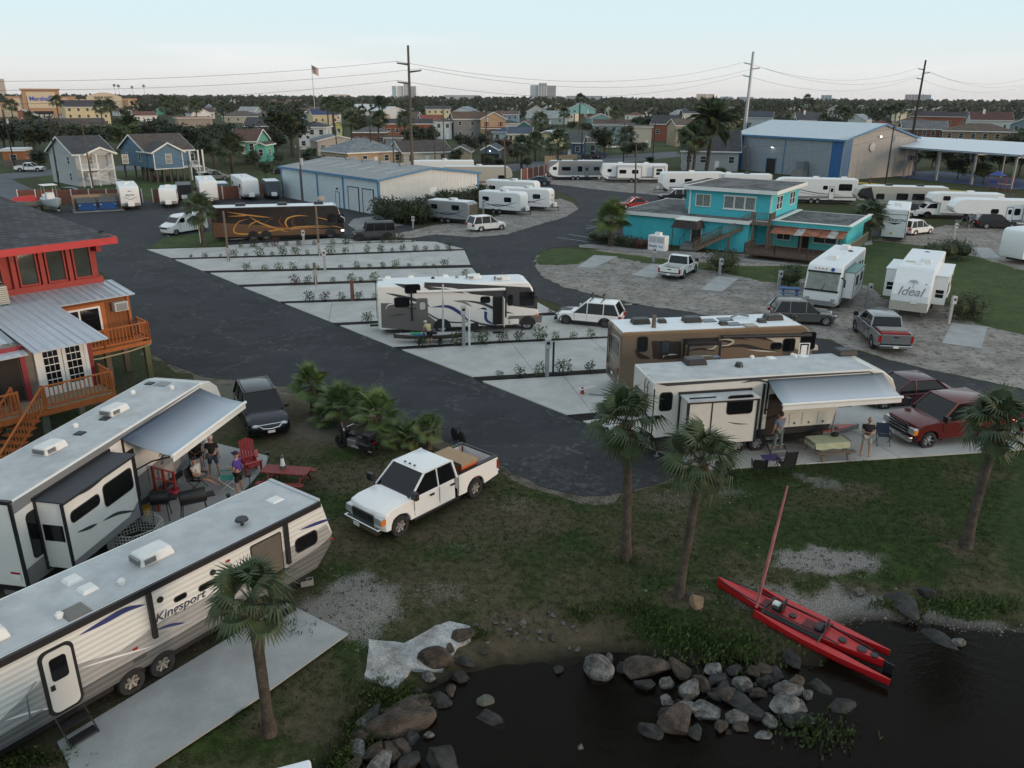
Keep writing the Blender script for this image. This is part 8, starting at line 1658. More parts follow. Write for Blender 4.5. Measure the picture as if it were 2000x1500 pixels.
for d,n,h in((640,240,9),(760,260,10),(900,300,10),(1080,300,11),(1300,320,11.5),(1600,340,12),(2000,360,12.5),(2500,380,13),(3200,380,13.5)):
 for k in range(n):
  u=-.78+1.56*(k+wr_.random())/n;D=d*wr_.uniform(.9,1.1);hh=h*wr_.uniform(.6,1.3);w_=D*1.56/n*wr_.uniform(.8,1.7);cx,cy=u*D,D
  for j in range(26):
   a=Vector((wr_.gauss(0,1),wr_.gauss(0,1),wr_.gauss(0,1))).normalized();c=Vector((cx+a.x*w_*.5,cy+a.y*w_*.4,hh*.55+a.z*hh*.45));q=w_*wr_.uniform(.16,.34);e1=Vector((wr_.gauss(0,1),wr_.gauss(0,.4),wr_.gauss(0,.4))).normalized()*q;e2=Vector((wr_.gauss(0,.3),wr_.gauss(0,.3),1)).normalized()*min(q,hh*.3);b=len(vs)
   vs+=[c-e1,c+e2*.8,c+e1,c-e2];fs.append((b,b+1,b+2,b+3))
wm.add(vs,fs).build('distant_woods',LEAFO,kind='stuff')
# ---- bushes and hedges near the park
def bush(label,px,py,blobs,n=900,L=.12,m=None,name='bush',cat='bush',group=None,g=None):
 g=g or G(px,py);t=thing(name,label,cat,g,0,group);leafy(random.Random(int(px*7+py)),blobs,n,L).build('foliage',m or LEAF,t)
 MB().tube([(0,0,0),(0,0,blobs[0][2])],[.05,.02],5).build('stem',BARK,t);return t
for i,(x,y,rr_,h)in enumerate(((760,432,2.3,2.6),(785,436,2.0,2.3),(808,436,2.1,2.3),(832,430,2.1,2.5),(856,420,2.1,2.3),(880,410,2.2,2.3),(902,404,2.2,2.2),(925,400,2.4,2.6))):
 bush(('first','second','third','fourth','fifth','sixth','seventh','last')[i]+' oleander shrub from the left in the row beside the white shed',x,y,[(0,0,h*.55,rr_,h*.6),(rr_*.5,-.3,h*.5,rr_*.6,h*.55),(-rr_*.5,.3,h*.6,rr_*.6,h*.55)],1500,.3,LEAF if i%3 else LEAFO,group='oleander row beside the shed')
bush('rounded bush on the lawn between the white pickup and the office deck',1408,530,[(0,0,1.0,1.7,1.0),(.7,0,1.1,1.0,.8)],1800,.16,LEAFO);bush('rounded bush beside the blue picnic table and deck',1540,560,[(0,0,.9,1.3,.9),(.3,.2,1.1,.9,.7)],1500,.14,LEAF)
bush('large square-cut dark hedge on the right lawn',1848,508,[(-1.4,0,1.0,1.3,1.0),(0,0,1.0,1.4,1.0),(1.5,.2,1.0,1.3,.95),(.8,.6,1.1,1.2,.9)],3200,.14,LEAF);bush('dark upright hedge block beside the palm-emblem fifth wheel',1882,625,[(-.4,0,.9,1.0,.95),(.5,.1,.9,1.0,.95)],2200,.13,LEAF)
for i,(x,y)in enumerate(((1160,470),(1176,474),(1210,478),(1232,484),(1250,486))):bush(('first','second','third','fourth','last')[i]+' low bush from the left along the turquoise office wall',x,y,[(0,0,.6,1.0,.6),(.5,0,.5,.7,.5)],600,.14,(LEAF,LEAF,LEAFO,LEAF,LEAFR)[i],group='bushes along the office wall')
SHR=[leafy(random.Random(40+k),[(0,0,.32,.3,.3),(.12,.05,.45,.2,.22),(-.12,-.04,.35,.2,.2)],150,.15,.06,core=False).tube([(0,0,0),(.02,0,.5)],[.02,.006],4).tube([(0,0,.1),(-.12,.05,.5)],[.014,.005],4).mesh('shrub',(LEAFB,LEAFO,LEAF,LEAFR)[k])for k in range(4)]
STN=['furthest','second-furthest','third-furthest','fourth-furthest','fifth','sixth','seventh','eighth','nearest'];ORD='first second third fourth fifth sixth seventh eighth ninth tenth eleventh twelfth thirteenth fourteenth fifteenth sixteenth seventeenth'.split()
SH=[(471,497,520,537,560,583,614,650,675,720,748,765,783,806),(374,401,431,457,481,508,532,552,577,601,646,675,717,744,766,787,812,831,854,877),(483,517,545,573,600,621,666,698,722,748,773,799,830,847,869),(576,602,651,687,705,731,910),(605,635,669,702,733),(718,1075),(825,860,893,943,982,1015,1055,1086,1120,1155),(975,1015,1053,1100,1153),(1185,1215)]
for k,xs in enumerate(SH):
 P=STRIPS[k];n_=len(P)//2;topl=P[:n_];botl=P[n_:][::-1]
 for i,x in enumerate(xs):
  def yy(line):
   for a,b in zip(line,line[1:]):
    if a[0]<=x<=b[0]:return a[1]+(b[1]-a[1])*(x-a[0])/(b[0]-a[0])
   return line[0][1]if x<line[0][0]else line[-1][1]
  g=G(x,(yy(topl)+yy(botl))/2,.045);s_=fr.uniform(.55,1.5)
  o=inst('shrub',SHR[(0,1,2,0,1,2,1,0,3)[fr.randrange(9)]],None,MTr(g)@MRo(fr.uniform(0,6),4,'Z')@Matrix.Scale(s_,4));tag(o,'%s small leafy shrub from the left in the %s mulch strip'%(ORD[i]if i<17 else('eighteenth','nineteenth','twentieth')[i-17],STN[k]),'shrub','shrubs in the mulch strips')
  # ---- grass blades, weeds and loose shell near the camera
gr_=random.Random(17);vs=[];fs=[]
for _ in range(26000):
 x=gr_.uniform(-16,24);y=gr_.uniform(14.5,31);s_,d_=cover(x,y)if _%2 else(0,0)
 if abs(x)>y*.68+.5 or s_>.35 or gz(x,y)<-.3 or any(in_poly(x,y,q)for q in PATIO):continue
 z=gz(x,y);h=gr_.uniform(.03,.09)*(1-.4*d_);a=gr_.uniform(0,3.14)
 for j in range(3):dx,dy=cos(a+j)*.02,sin(a+j)*.02;ox,oy=gr_.uniform(-.06,.06),gr_.uniform(-.06,.06);b=len(vs);vs+=[(x+ox-dx,y+oy-dy,z),(x+ox+dx,y+oy+dy,z),(x+ox+gr_.uniform(-.04,.04),y+oy+gr_.uniform(-.04,.04),z+h)];fs.append((b,b+1,b+2))
MB().add(vs,fs).build('grass',two('grass_blades',(.018,.032,.010),(.075,.072,.035),.6,.35,.65),kind='stuff')
vs=[];fs=[]
for cx,cy,rx,ry,n in((1420,1240,1.5,.7,900),(1300,1215,1.2,.5,380),(1240,1180,1.0,.5,200),(760,1340,.8,.5,500),(700,1400,.5,.8,420),(660,1470,.4,.5,300),(1130,1190,.6,.3,130),(50,1485,.9,.3,300),(1900,1170,1.4,.4,420),(1760,1165,.8,.2,160),(1600,1400,.9,.5,160),(930,1225,.4,.2,90),(560,1230,.6,.3,60),(1215,1095,.5,.2,60)):
 c=G(cx,cy)
 for _ in range(n):
  x,y=gr_.gauss(c.x,rx*.6),gr_.gauss(c.y,ry*.6);z=max(WATER_Z,gz(x,y));hh=gr_.uniform(.08,.3)
  for j in range(4):qlf(vs,fs,Vector((x,y,z+hh*j/5)),Vector((gr_.gauss(0,.5),gr_.gauss(0,.5),1)),hh*.5,.05,Vector((1,gr_.random(),0)))
MB().add(vs,fs).build('shore_weeds',leafmat('weed_leaves',(.045,.07,.018),(.11,.15,.04)),kind='stuff')
vs=[];fs=[];n_=0
for px,py,rx,ry,k,st in PATCH:
 if k!='s' or py<900:continue
 c=G(px,py)
 for _ in range(int(130*rx*ry*st)+30):
  x,y=gr_.gauss(c.x,rx*.62),gr_.gauss(c.y,ry*.62);z=gz(x,y);r0=gr_.uniform(.012,.04)*(2 if gr_.random()<.04 else 1);b=len(vs);a=gr_.uniform(0,6)
  vs+=[(x+r0*cos(a+q),y+r0*sin(a+q),z)for q in(0,2.1,4.2)]+[(x,y,z+r0*.8)];fs+=[(b,b+1,b+3),(b+1,b+2,b+3),(b+2,b,b+3)]
MB().add(vs,fs).build('shell_gravel',mat('shell_bits',(.22,.21,.20),.9,var=.6,scale=20),kind='stuff')
# ================================================================ FENCES, POLES, WIRES
FEN=mat('brown_fence_panel',(.20,.075,.05),.8,var=.2);FENG=mat('grey_fence_board',(.17,.15,.135),.9,var=.35)
def fence(label,pxs,h,m,post_m,step=2.4,board=None,group=None):
 P=[G(*p)for p in pxs];t=thing('fence',label,'fence',P[0],0,group);k=board or step
 me_p=MB().box(0,k-(.02 if board else.1),-.03,.03,.05,h).mesh('board' if board else 'panel',m);me_q=MB().box(-.06,.06,-.07,.07,0,h+.08).mesh('post',post_m);n_=0
 for a,b in zip(P,P[1:]):
  d=b-a;L=d.length;ang=math.atan2(d.y,d.x)
  for i in range(int(L/k)):
   if n_>290:break
   n_+=1;o=inst('board' if board else 'panel',me_p,t,MTr(a-P[0]+d*(i*k/L)+Vector((0,0,fr.uniform(-.02,.02))))@MRo(ang,4,'Z'))
  for i in range(int(L/step)+1):inst('post',me_q,t,MTr(a-P[0]+d*(i*step/L))@MRo(ang,4,'Z'))
 return t
fence('long brown panel fence with white posts behind the parked trailers, left',[(38,398),(300,396),(470,388),(556,372)],1.9,FEN,TW);fence('brown panel fence with white posts running away behind the loop road',[(1018,352),(1140,330)],2.0,FEN,TW)
fence('pale tan board fence beside the yellow pile house',[(1064,321),(1087,320),(1128,317)],1.9,mat('new_tan_boards',(.42,.30,.18),.85,var=.2),WOODL,2.4,.5);fence('dark grey board fence behind the metal shed',[(810,328),(845,333),(880,335),(925,334)],1.9,FENG,WOOD,2.4,.5);fence('weathered board fence around the orange shed',[(8,330),(70,327)],1.7,FENG,WOOD,2.4,.5)
fence('grey board fence behind the white trailers by the warehouse',[(1295,352),(1345,356)],1.9,FENG,WOOD,2.4,.5);fence('long grey board fence in front of the basketball pavilion',[(1640,375),(1760,392),(1980,402)],1.6,FENG,WOOD,2.4,.6)
kb=G(1645,356);MB().prism([(p.x,p.y)for p in(G(1640,354),G(1780,366),G(1900,376),G(1980,386),G(1980,388),G(1900,378),G(1780,368),G(1640,356))],0,.15,axis='z').build('yellow_kerb',mat('yellow_paint',(.45,.32,.05),.7),kind='structure')
POLEW=mat('pole_wood',(.11,.085,.07),.9,var=.3,stretch=(1,1,.1));POLED=mat('tarred_pole',(.03,.026,.024),.9,var=.3);INSM=mat('insulator_grey',(.4,.42,.44),.5)
TOPS={}
def pole(key,label,x,y,h,r0=.16,m=None,arms=(),lean=(0,0),xf=False,group='utility poles'):
 t=thing('utility_pole',label,'utility pole',(x,y,0),0,group);m=m or POLEW;top=Vector((lean[0],lean[1],h))
 MB().cyl((0,0,0),top,r0,r0*.62,10).build('pole',m,t,smooth=50);pts=[]
 for z,side,L in arms:
  b=top*(z/h);e=b+Vector((side*L,0,.12*L));MB().cyl(b,e,.07 if L<1 else.15,.05 if L<1 else.1,5).build('arm',m,t);MB().cyl(e,e+Vector((0,0,.25)),.07,.04,6).build('insulator',INSM,t);pts.append(Vector((x,y,0))+e+Vector((0,0,.25)))
 if xf:MB().cyl((.3,-.1,h-2.6),(.3,-.1,h-1.7),.24,n=10).build('transformer',INSM,t,smooth=40)
 TOPS[key]=pts or[Vector((x,y,0))+top];return t
tall=lambda h:((h-2.6,-1,1.7),(h-3.6,1,1.8),(h-5.2,-1,1.7))
pole('P','tallest wooden pole rising beside the metal shed with three arms',-15.4,125,21.6,.26,POLEW,tall(21.6));STL=mat('steel_pole',(.42,.44,.46),.5,.4)
pole('S','pale steel transmission pole behind the blue warehouse',52.6,190,24.4,.45,STL,tall(24.4),(.3,0));pole('T','dark tall transmission pole above the right-hand houses',119.8,250,25.5,.4,POLED,tall(25.5),(.3,0));pole('U','transmission pole cut by the right picture edge',197,318,26,.4,STL,tall(26));pole('Q','transmission pole left outside the picture',-105,80,20,.26,POLEW,tall(20))
for key,lab,px,py,ty,m,xf in(('a','leaning dark pole with two cylinders at the far left',31,333,214,POLED,True),('b','dark pole crossing the pale grey garage house on the left',116,366,231,POLED,False),('c','weathered pole in front of the garage house stair',184,375,233,POLEW,False),('d','pole with white transformer cylinders before the metal shed',592,402,284,POLEW,True),('e','short pole between the blue pile house and the trailers',381,398,313,mat('mossy_pole',(.09,.09,.05),.9),False),('f','thin pole beside the sea-green house',455,345,263,POLEW,False),('g','dark pole with transformer behind the shed roof',660,312,240,POLED,True),('h','dark thin pole over the tan hip roof',726,322,238,POLED,False),('i','thin pole with two white fittings over the tan house',769,326,250,POLEW,False),('j','slim pole left of the beige gable house',850,330,258,POLEW,False),('k','taller slim pole with cross fitting beside the brown roof',868,336,194,POLEW,False),('l','black leaning pole with transformer beside the blue garage',949,325,213,POLED,True),('m','pole with small bracket in the middle gravel loop',988,378,269,POLEW,False),('n','pole in front of the office roof and loop road',1240,392,278,POLEW,False),('o','dark pole before the tan fence and trucks',1136,318,247,POLED,False),('p','black pole beside the shaggy palm on the street',1217,318,240,POLED,False),('q','black pole on the grass lot behind the street',1275,304,238,POLED,False),('r','pole with white insulators in front of the blue warehouse',1457,346,284,POLEW,False),('s','pole with white box in front of the warehouse gable',1728,370,246,POLED,True),('t','dark thin pole over the red brick house',1826,284,240,POLED,False),('u','thin pole left of the aqua stilt house',1129,300,205,POLEW,False),('v','thin pole among trees right of the aqua house',1150,262,214,POLEW,False),('w','dark slim pole before the clothing store',66,262,188,POLED,False)):
 g=G(px,py);lo,hi=0,40
 for _ in range(30):
  md=(lo+hi)/2
  if PX(g.x,g.y,md)[1]>ty:lo=md
  else:hi=md
 pole(key,lab,g.x,g.y,lo,.15,m,((lo-.3,1,.5),(lo-.35,-1,.5))if key in 'dikmrs' else(),(fr.uniform(-.3,.3),0),xf)
WIRE=mat('black_wire',(.035,.035,.04),.6);wn=[0]
def wire(a,b,sag,r=.022,label=None):
 P=[a.lerp(b,k/14)-Vector((0,0,sag*4*(k/14)*(1-k/14)))for k in range(15)];o=MB().tube(P,r,4).build('overhead_wire',WIRE);tag(o,label,'wire','overhead wires')
for lv,nm in enumerate(('top','middle','lowest')):
 for a,b,s,l in(('Q','P',2.6,'left of the big wooden pole'),('P','S',3.4,'between the big wooden pole and the steel pole'),('S','T',3.6,'between the steel pole and the dark tall pole'),('T','U',4,'right of the dark tall pole')):wire(TOPS[a][lv],TOPS[b][lv],s,.026,'%s high wire %s'%(nm,l))
def low(a,b,dz,l,s=.8):wire(TOPS[a][0]-Vector((0,0,dz)),TOPS[b][0]-Vector((0,0,dz)),s,.018,l)
for a,b in('ab','bc','ac','cf','fg','gh','hi','ij','jk','kl','lo','op','pq','dm','ce','ed','mn','nr','rs','di','st'):
 nmz={k:v for k,v in zip('abcdefghijklmnopqrst',('far-left pole','garage house pole','stair pole','transformer pole','short mossy pole','sea-green house pole','shed roof pole','tan roof pole','two-fitting pole','beige gable pole','cross-fitting pole','blue garage pole','gravel loop pole','office pole','tan fence pole','shaggy palm pole','grass lot pole','warehouse pole','gable pole','brick house pole'))}
 low(a,b,.2,'upper thin wire between the %s and the %s'%(nmz[a],nmz[b]));low(a,b,1.5,'lower thin wire between the %s and the %s'%(nmz[a],nmz[b]),1.1)
fl=thing('flagpole','tall thin flagpole with a large striped flag above the tree line','flagpole',(-118.5,500,0));MB().cyl((0,0,0),(0,0,32),.25,.12,8).build('mast',INSM,fl)
def fpt(u,v):return(3.8*u,.5*sin(u*7),31.6-4.2*v-1.7*u)
for i in range(13):
 mb=MB()
 for k in range(8):
  if i<7 and k<3:continue
  u0,u1,v0,v1=k/8,(k+1)/8,i/13,(i+1)/13;mb.add([fpt(u0,v0),fpt(u1,v0),fpt(u1,v1),fpt(u0,v1)],[(0,1,2,3)])
 mb.build('flag_stripe',mat('flag_red',(.35,.03,.04),.8)if i%2==0 else TW,fl)
mb=MB()
for k in range(3):mb.add([fpt(k/8,0),fpt((k+1)/8,0),fpt((k+1)/8,7/13),fpt(k/8,7/13)],[(0,1,2,3)])
ct=mb.build('canton',mat('flag_blue',(.02,.03,.14),.8),fl);mb=MB()
for i in range(5):
 for j in range(6):p=fpt((j+.5)/16.5,(i+.5)/9.6);mb.box(p[0]-.09,p[0]+.09,p[1]-.06,p[1]-.03,p[2]-.09,p[2]+.09)
mb.build('star',TW,ct,kind='stuff')
def post(label,px,py,h,w=.14,m=None,lean=0,box=None,name='utility_post'):
 t=thing(name,label,name.replace('_',' '),G(px,py,.05),R(11));MB().cyl((0,0,0),(lean,0,h),w,w*.85,8).build('post',m or WOOD,t,smooth=40)
 if box:bx('meter_box',t,box,-.16,.16,-w-.2,-w+.02,.75,1.25,.02);MB().cyl((0,-w-.1,0),(0,-w-.1,.75),.04).build('conduit',INSM,t)
 return t
PDG=mat('pedestal_grey',(.30,.31,.32),.6);post('tall thin post standing at the left end of the third mulch strip',447,510,4.6,.11,WOOD,.0,PDG);post('tall thin post with grey box in the middle of the second strip',624,500,4.7,.11,WOOD,0,PDG);post('short brown post in the fourth mulch strip',617,556,1.8,.15,WOOD,.0,PDG);post('short reddish post in the fifth mulch strip',689,587,1.6,.15,mat('reddish_post',(.2,.09,.06),.85))
post('thick weathered pole between the tan motorhome and cream fifth wheel',1268,765,4.15,.14,WOOD,0,INSM);post('white light pole beside the fan palm and van',392,475,5.3,.06,STL)
for l,px,py,h in(('grey pedestal in the furthest strip beside the motorhome',594,480,1.6),('grey pedestal in the third strip right of centre',635,530,1.9),('pair of pale posts between kayak trailer and chairs',906,676,2.6),('grey pedestal with cable in the eighth strip',1068,735,2.2),('grey pedestal on the gravel beside the rounded bush',1405,538,1.5),('white pedestal behind the small white pickup',1276,512,1.4),('grey pedestal by the dark bush and blue table',1520,564,1.5),('grey pedestal between the two white motorhomes',1692,600,1.8),('grey pedestal with white hose right of the palm-emblem trailer',1852,633,2.0),('wooden stake with pipe at the hedge foot',807,446,1.4),('pale post with pipe behind the big right hedge',1861,470,1.9),('thin sign post behind the small silver trailer',944,424,2.2)):
 t=thing('utility_pedestal',l,'utility pedestal',G(px,py,.05),R(11));MB().box(-.1,.1,-.08,.08,0,h).build('stanchion',PDG,t);b_=bx('meter_box',t,mat('pedestal_light',(.42,.43,.44),.5),-.17,.17,-.2,-.08,h-.55,h,.02);bx('dial',b_,GLASS,-.08,.08,-.215,-.2,h-.3,h-.15)
 if 'pair' in l or 'cable' in l:MB().cyl((.35,0,0),(.35,0,h*.9),.06).build('pipe',TW if 'pair' in l else BLACK,t)
 # ================================================================ BOATS, BINS, KAYAKS
def hull(L,W,H,m,rt,name='hull',bow=.45,stern=.7,rocker=.25,top=None,T=None):
 vs=[];n=14;k=9
 for i in range(n+1):
  t=i/n;x=-L/2+L*t;w=W/2*min(1,(t/.35)**stern if t<.35 else 1)*(max(0.02,1-((t-(1-bow))/bow)**2)if t>1-bow else 1);w=max(w,.015);z0=rocker*H*(abs(t-.5)*2)**3;z1=H*(1+.35*max(0,(t-.6)/.4)**2+.1*max(0,(.2-t)/.2))
  for j in range(k):a=pi*j/(k-1);vs.append((x,-w*cos(a),z0+(z1-z0)*(1-sin(a)**.7)))
 fs=[(i*k+j,i*k+j+1,(i+1)*k+j+1,(i+1)*k+j)for i in range(n)for j in range(k-1)]+[(i*k,(i+1)*k,(i+1)*k+k-1,i*k+k-1)for i in range(n)]+[tuple(range(k)),tuple(range(n*k+k-1,n*k-1,-1))]
 return MB(T).add(vs,fs).build(name,m,rt,smooth=50)
KR=mat('red_polyethylene',(.42,.012,.014),.38,var=.12,spec=.5);tk_=thing('sailing_kayak','red trimaran sailing kayak drawn up on the shore with furled mast','kayak')
a=G(1400,1143,-.02);b=G(1722,1306,-.45);ka=math.atan2((a-b).y,(a-b).x);mid=(a+b)/2;Lk=(a-b).length;tk_.location=(mid.x,mid.y,-.33);tk_.rotation_euler=(0,-math.atan2(.36,Lk),ka)
hull(Lk,.74,.34,KR,tk_,bow=.5);hull(4.0,.26,.26,KR,tk_,'outrigger',T=MTr((-.95,.62,.04)));hull(4.0,.26,.26,KR,tk_,'outrigger',T=MTr((-.55,-.62,.04)))
for x in(.85,-.9):MB().tube([(x,-.62,.28),(x,-.35,.42),(x,.35,.42),(x,.62,.28)],.025).build('crossbar',BLACK,tk_)
for s_ in(-1,1):MB().add([(.9,s_*.36,.38),(-.9,s_*.36,.38),(-.9,s_*.5,.33),(.9,s_*.5,.33),(.9,s_*.36,.40),(-.9,s_*.36,.40),(-.9,s_*.5,.35),(.9,s_*.5,.35)],HEX).build('trampoline_net',mat('black_mesh',(.02,.02,.02),.9),tk_)if s_>0 else None
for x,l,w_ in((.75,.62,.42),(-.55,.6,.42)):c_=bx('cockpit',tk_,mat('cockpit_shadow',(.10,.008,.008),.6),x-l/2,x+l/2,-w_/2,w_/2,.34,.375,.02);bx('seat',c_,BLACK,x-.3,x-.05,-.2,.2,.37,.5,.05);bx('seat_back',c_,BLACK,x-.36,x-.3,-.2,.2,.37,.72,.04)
for x,r_ in((2.0,.14),(.1,.11),(-1.4,.12),(-1.95,.14),(-2.3,.11)):MB().cyl((x,0,.34),(x,0,.39),r_,n=14).build('hatch_cover',BLACK,tk_,smooth=40)
MB().tube([(2.4,.1,.42),(1.5,.26,.42),(.3,.34,.44),(-1.4,.32,.4)],.022).tube([(2.3,-.12,.42),(1.2,-.3,.42),(-.6,-.36,.43),(-2.2,-.2,.38)],.018).build('rigging',BLACK,tk_);bx('white_bag',tk_,TW,.5,.75,-.12,.1,.42,.56,.05)
MB().box(-Lk/2-.28,-Lk/2-.02,-.02,.02,-.1,.35).build('rudder',BLACK,tk_)
ms=tag(MB().tube([Vector(p)for p in[(0,0,0)]+[(.02*k,-.02*k,.82*k)for k in range(1,6)]],[.045,.05,.055,.05,.04,.03],8).build('furled_mast',mat('pinkish_sail',(.42,.15,.16),.7,var=.6,scale=2,stretch=(4,4,1)),smooth=60),'tall mast with pinkish red sail rolled round it, stepped in the kayak bow','mast');ms.location=G(1477,1186,.1);ms.rotation_euler=(R(-2),R(5),0)
k2=tag(thing('kayak','',''),'long red and grey kayak lying on the pad beneath the open awning','kayak');g=G(1590,848,.06);k2.location=g;k2.rotation_euler=(0,0,R(13));hull(4.6,.7,.24,GRAY,k2,bow=.5);hull(4.5,.74,.12,KR,k2,'deck',bow=.5,T=MTr((0,0,.15)));bx('cockpit',k2,BLACK,-1.3,1.1,-.2,.2,.24,.32,.04)
k3=tag(thing('kayak','',''),'olive and grey fishing kayak on a low cart with green and blue seat pads','kayak');k3.location=G(838,668,.06);k3.rotation_euler=(0,0,R(4));hull(4.4,.85,.3,mat('olive_hull',(.075,.062,.045),.6),k3,bow=.4,T=MTr((0,0,.22)));hull(4.2,.7,.14,mat('light_grey_deck',(.38,.40,.40),.6),k3,'deck',bow=.4,T=MTr((0,0,.42)))
bx('seat_pad',k3,mat('green_pad',(.03,.30,.12),.7),-1.1,-.5,-.25,.1,.56,.64,.02);bx('seat_pad',k3,mat('blue_pad',(.03,.12,.38),.7),-.9,-.2,-.42,-.2,.5,.58,.02);bx('gear_box',k3,BLACK,-.1,.5,-.2,.25,.55,.72,.02)
for x in(-.6,.7):MB().cyl((x,-.4,.14),(x,-.3,.14),.14,n=12).cyl((x,.3,.14),(x,.4,.14),.14,n=12).cyl((x,-.4,.14),(x,.4,.14),.03).build('cart_wheel',RUB,k3)
ml=tag(MB().cyl((0,0,.5),(.05,0,3.6),.07,.05,8).build('furled_mast',mat('white_blue_sail',(.5,.53,.56),.6,var=.5,scale=3)),'white mast with rolled sail standing on the fishing kayak','mast');ml.location=G(866,664,.06)
b1=tag(thing('boat','',''),'white centre-console fishing boat with canopy on trailer beside the blue bins','boat');b1.location=G(103,412,.02);b1.rotation_euler=(0,0,R(-48));hull(6.4,2.2,1.1,mat('boat_white',(.42,.47,.50),.4),b1,bow=.45,T=MTr((0,0,.5)));MB().box(-.7,.5,-.5,.5,1.3,2.4,tx=.1,ty=.05).build('console',TW,b1,bevel=.05)
bx('canopy',b1,TW,-1.2,.9,-.9,.9,3.35,3.43,.03)
for x in(-1,.7):
 for y_ in(-.7,.7):MB().cyl((x,y_,1.3),(x,y_,3.36),.035).build('canopy_frame',STEEL,b1)
MB().box(-3.7,-3.2,-.25,.25,.7,1.9,tx=.1).build('outboard',TW,b1,bevel=.06)
for y_ in(-1,1):wheel(b1,-1,y_,.33,.2,1 if y_>0 else-1)
MB().box(-2.5,3.4,-.08,.08,.35,.5).build('trailer_beam',STEEL,b1)
b2=tag(thing('boat','',''),'low grey skiff with red cover and outboard at the left edge','boat');b2.location=G(52,412,.02);b2.rotation_euler=(0,0,R(185));hull(5.6,2.0,.9,mat('skiff_grey',(.22,.21,.20),.6),b2,T=MTr((0,0,.45)));MB().add([(-1.6,-.9,1.35),(1.6,-.8,1.35),(1.6,.8,1.35),(-1.6,.9,1.35),(-1.2,0,2.1),(1.2,0,1.8)],[(0,1,5,4),(1,2,5),(2,3,4,5),(3,0,4),(3,2,1,0)]).build('cover',mat('bright_red_cover',(.5,.03,.03),.7),b2);MB().box(-3.3,-2.8,-.25,.25,.6,1.9).build('outboard',GRAY,b2,bevel=.06)
for y_ in(-.9,.9):wheel(b2,-.5,y_,.3,.2,1 if y_>0 else-1)
en=tag(thing('bin_enclosure','',''),'open wooden enclosure on a concrete base around two blue bins','enclosure');pose(en,(150,416),(0,0),(236,411),(5.6,0));bx('base',en,CONCD,-.2,5.9,-.3,3.2,0,.1)
for i in range(14):bx('board',en,WOODL,.02+i*.4,.4+i*.4,2.9,2.96,.1,2.0)
for x in(0,5.6):
 for i in range(7):bx('board',en,WOODL,x-.03,x+.03,.05+i*.4,.43+i*.4,.1,2.0)
for i,l in enumerate(('left','right')):
 q=thing('waste_bin','%s blue metal bin with black lid inside the wooden enclosure'%l,'bin',group='two blue bins');Me,_=fro(en);q.location=Me@Vector((1.55+i*2.5,1.3,.1));q.rotation_euler=en.rotation_euler
 MB().add([(-1.05,-.7,.08),(1.05,-.7,.08),(1.05,.8,.08),(-1.05,.8,.08),(-1.1,-.9,1.0),(1.1,-.9,1.0),(1.1,.9,1.5),(-1.1,.9,1.5)],HEX).build('bin_body',mat('bin_blue',(.02,.09,.28),.5,var=.2),q);MB().add([(-1.12,-.92,1.01),(1.12,-.92,1.01),(1.12,.92,1.52),(-1.12,.92,1.52),(-1.12,-.92,1.06),(1.12,-.92,1.06),(1.12,.92,1.57),(-1.12,.92,1.57)],HEX).build('lid',BLACK,q)
 for x in(-.95,.8):bx('sticker',q,TW,x,x+.2,-.86,-.83,.75,.95)
 for x in(-.8,.8):MB().cyl((x,0,0),(x,0,.1),.06).build('castor',BLACK,q)
 # ================================================================ ROCKS
RK=two('pale_rock',(.07,.068,.064),(.23,.23,.23),1.8,.4,.62,.9,12,.3,.7,.05,c3=(.10,.09,.075));RKB=two('brown_rock',(.04,.033,.027),(.095,.075,.06),1.5,.4,.6,.92,12,.3,.7,.05);RKD=two('wet_dark_rock',(.015,.015,.015),(.045,.044,.042),1.5,.4,.6,.5,12,.3,.6,.05)
rkr=random.Random(31);RM=[]
for k in range(8):
 bm=bmesh.new();bmesh.ops.create_icosphere(bm,subdivisions=3,radius=1);off=Vector((k*7.1,k*3.3,0));pl=[(Vector((rkr.gauss(0,1),rkr.gauss(0,1),rkr.gauss(0,1))).normalized(),rkr.uniform(.38,.72))for _ in range(13)]
 for v in bm.verts:
  p=v.co.copy()
  for n_,d_ in pl:
   e=p.dot(n_)-d_
   if e>0:p-=n_*e*.92
  v.co=p*(1+.06*noise.fractal(p*1.6+off,1,2,4))
 me_=bpy.data.meshes.new('rock');bm.to_mesh(me_);bm.free();me_.polygons.foreach_set('use_smooth',[True]*len(me_.polygons));me_.set_sharp_from_angle(angle=R(26));me_.materials.append(RK);RM.append(me_)
NAMED=[]
def rock(label,px,py,w,asp=1.3,hz=.6,m=RK,rot=None,dz=0,name='rock'):
 NAMED.append((label,px,py))if 'boulder ' not in label[:16]else 0;w*=1.32 if w>.25 and px>1200 or py>1370 else 1;g=G(px,py,-.3);z=max(gz(g.x,g.y),WATER_Z-.1*w);me_=RM[rkr.randrange(8)];key=(me_.name,m.name)
 if key not in USED:q=me_.copy();q.materials.clear();q.materials.append(m);USED[key]=q
 o=inst(name,USED[key],None,MTr((g.x,g.y,z+w*hz*.22+dz))@MRo(rkr.uniform(0,6.28)if rot is None else R(rot),4,'Z')@MRo(rkr.uniform(-.2,.2),4,'X')@Matrix.Diagonal((w*.5*asp,w*.5,w*.5*hz,1)));return tag(o,label,'rock','rocks along the shore')
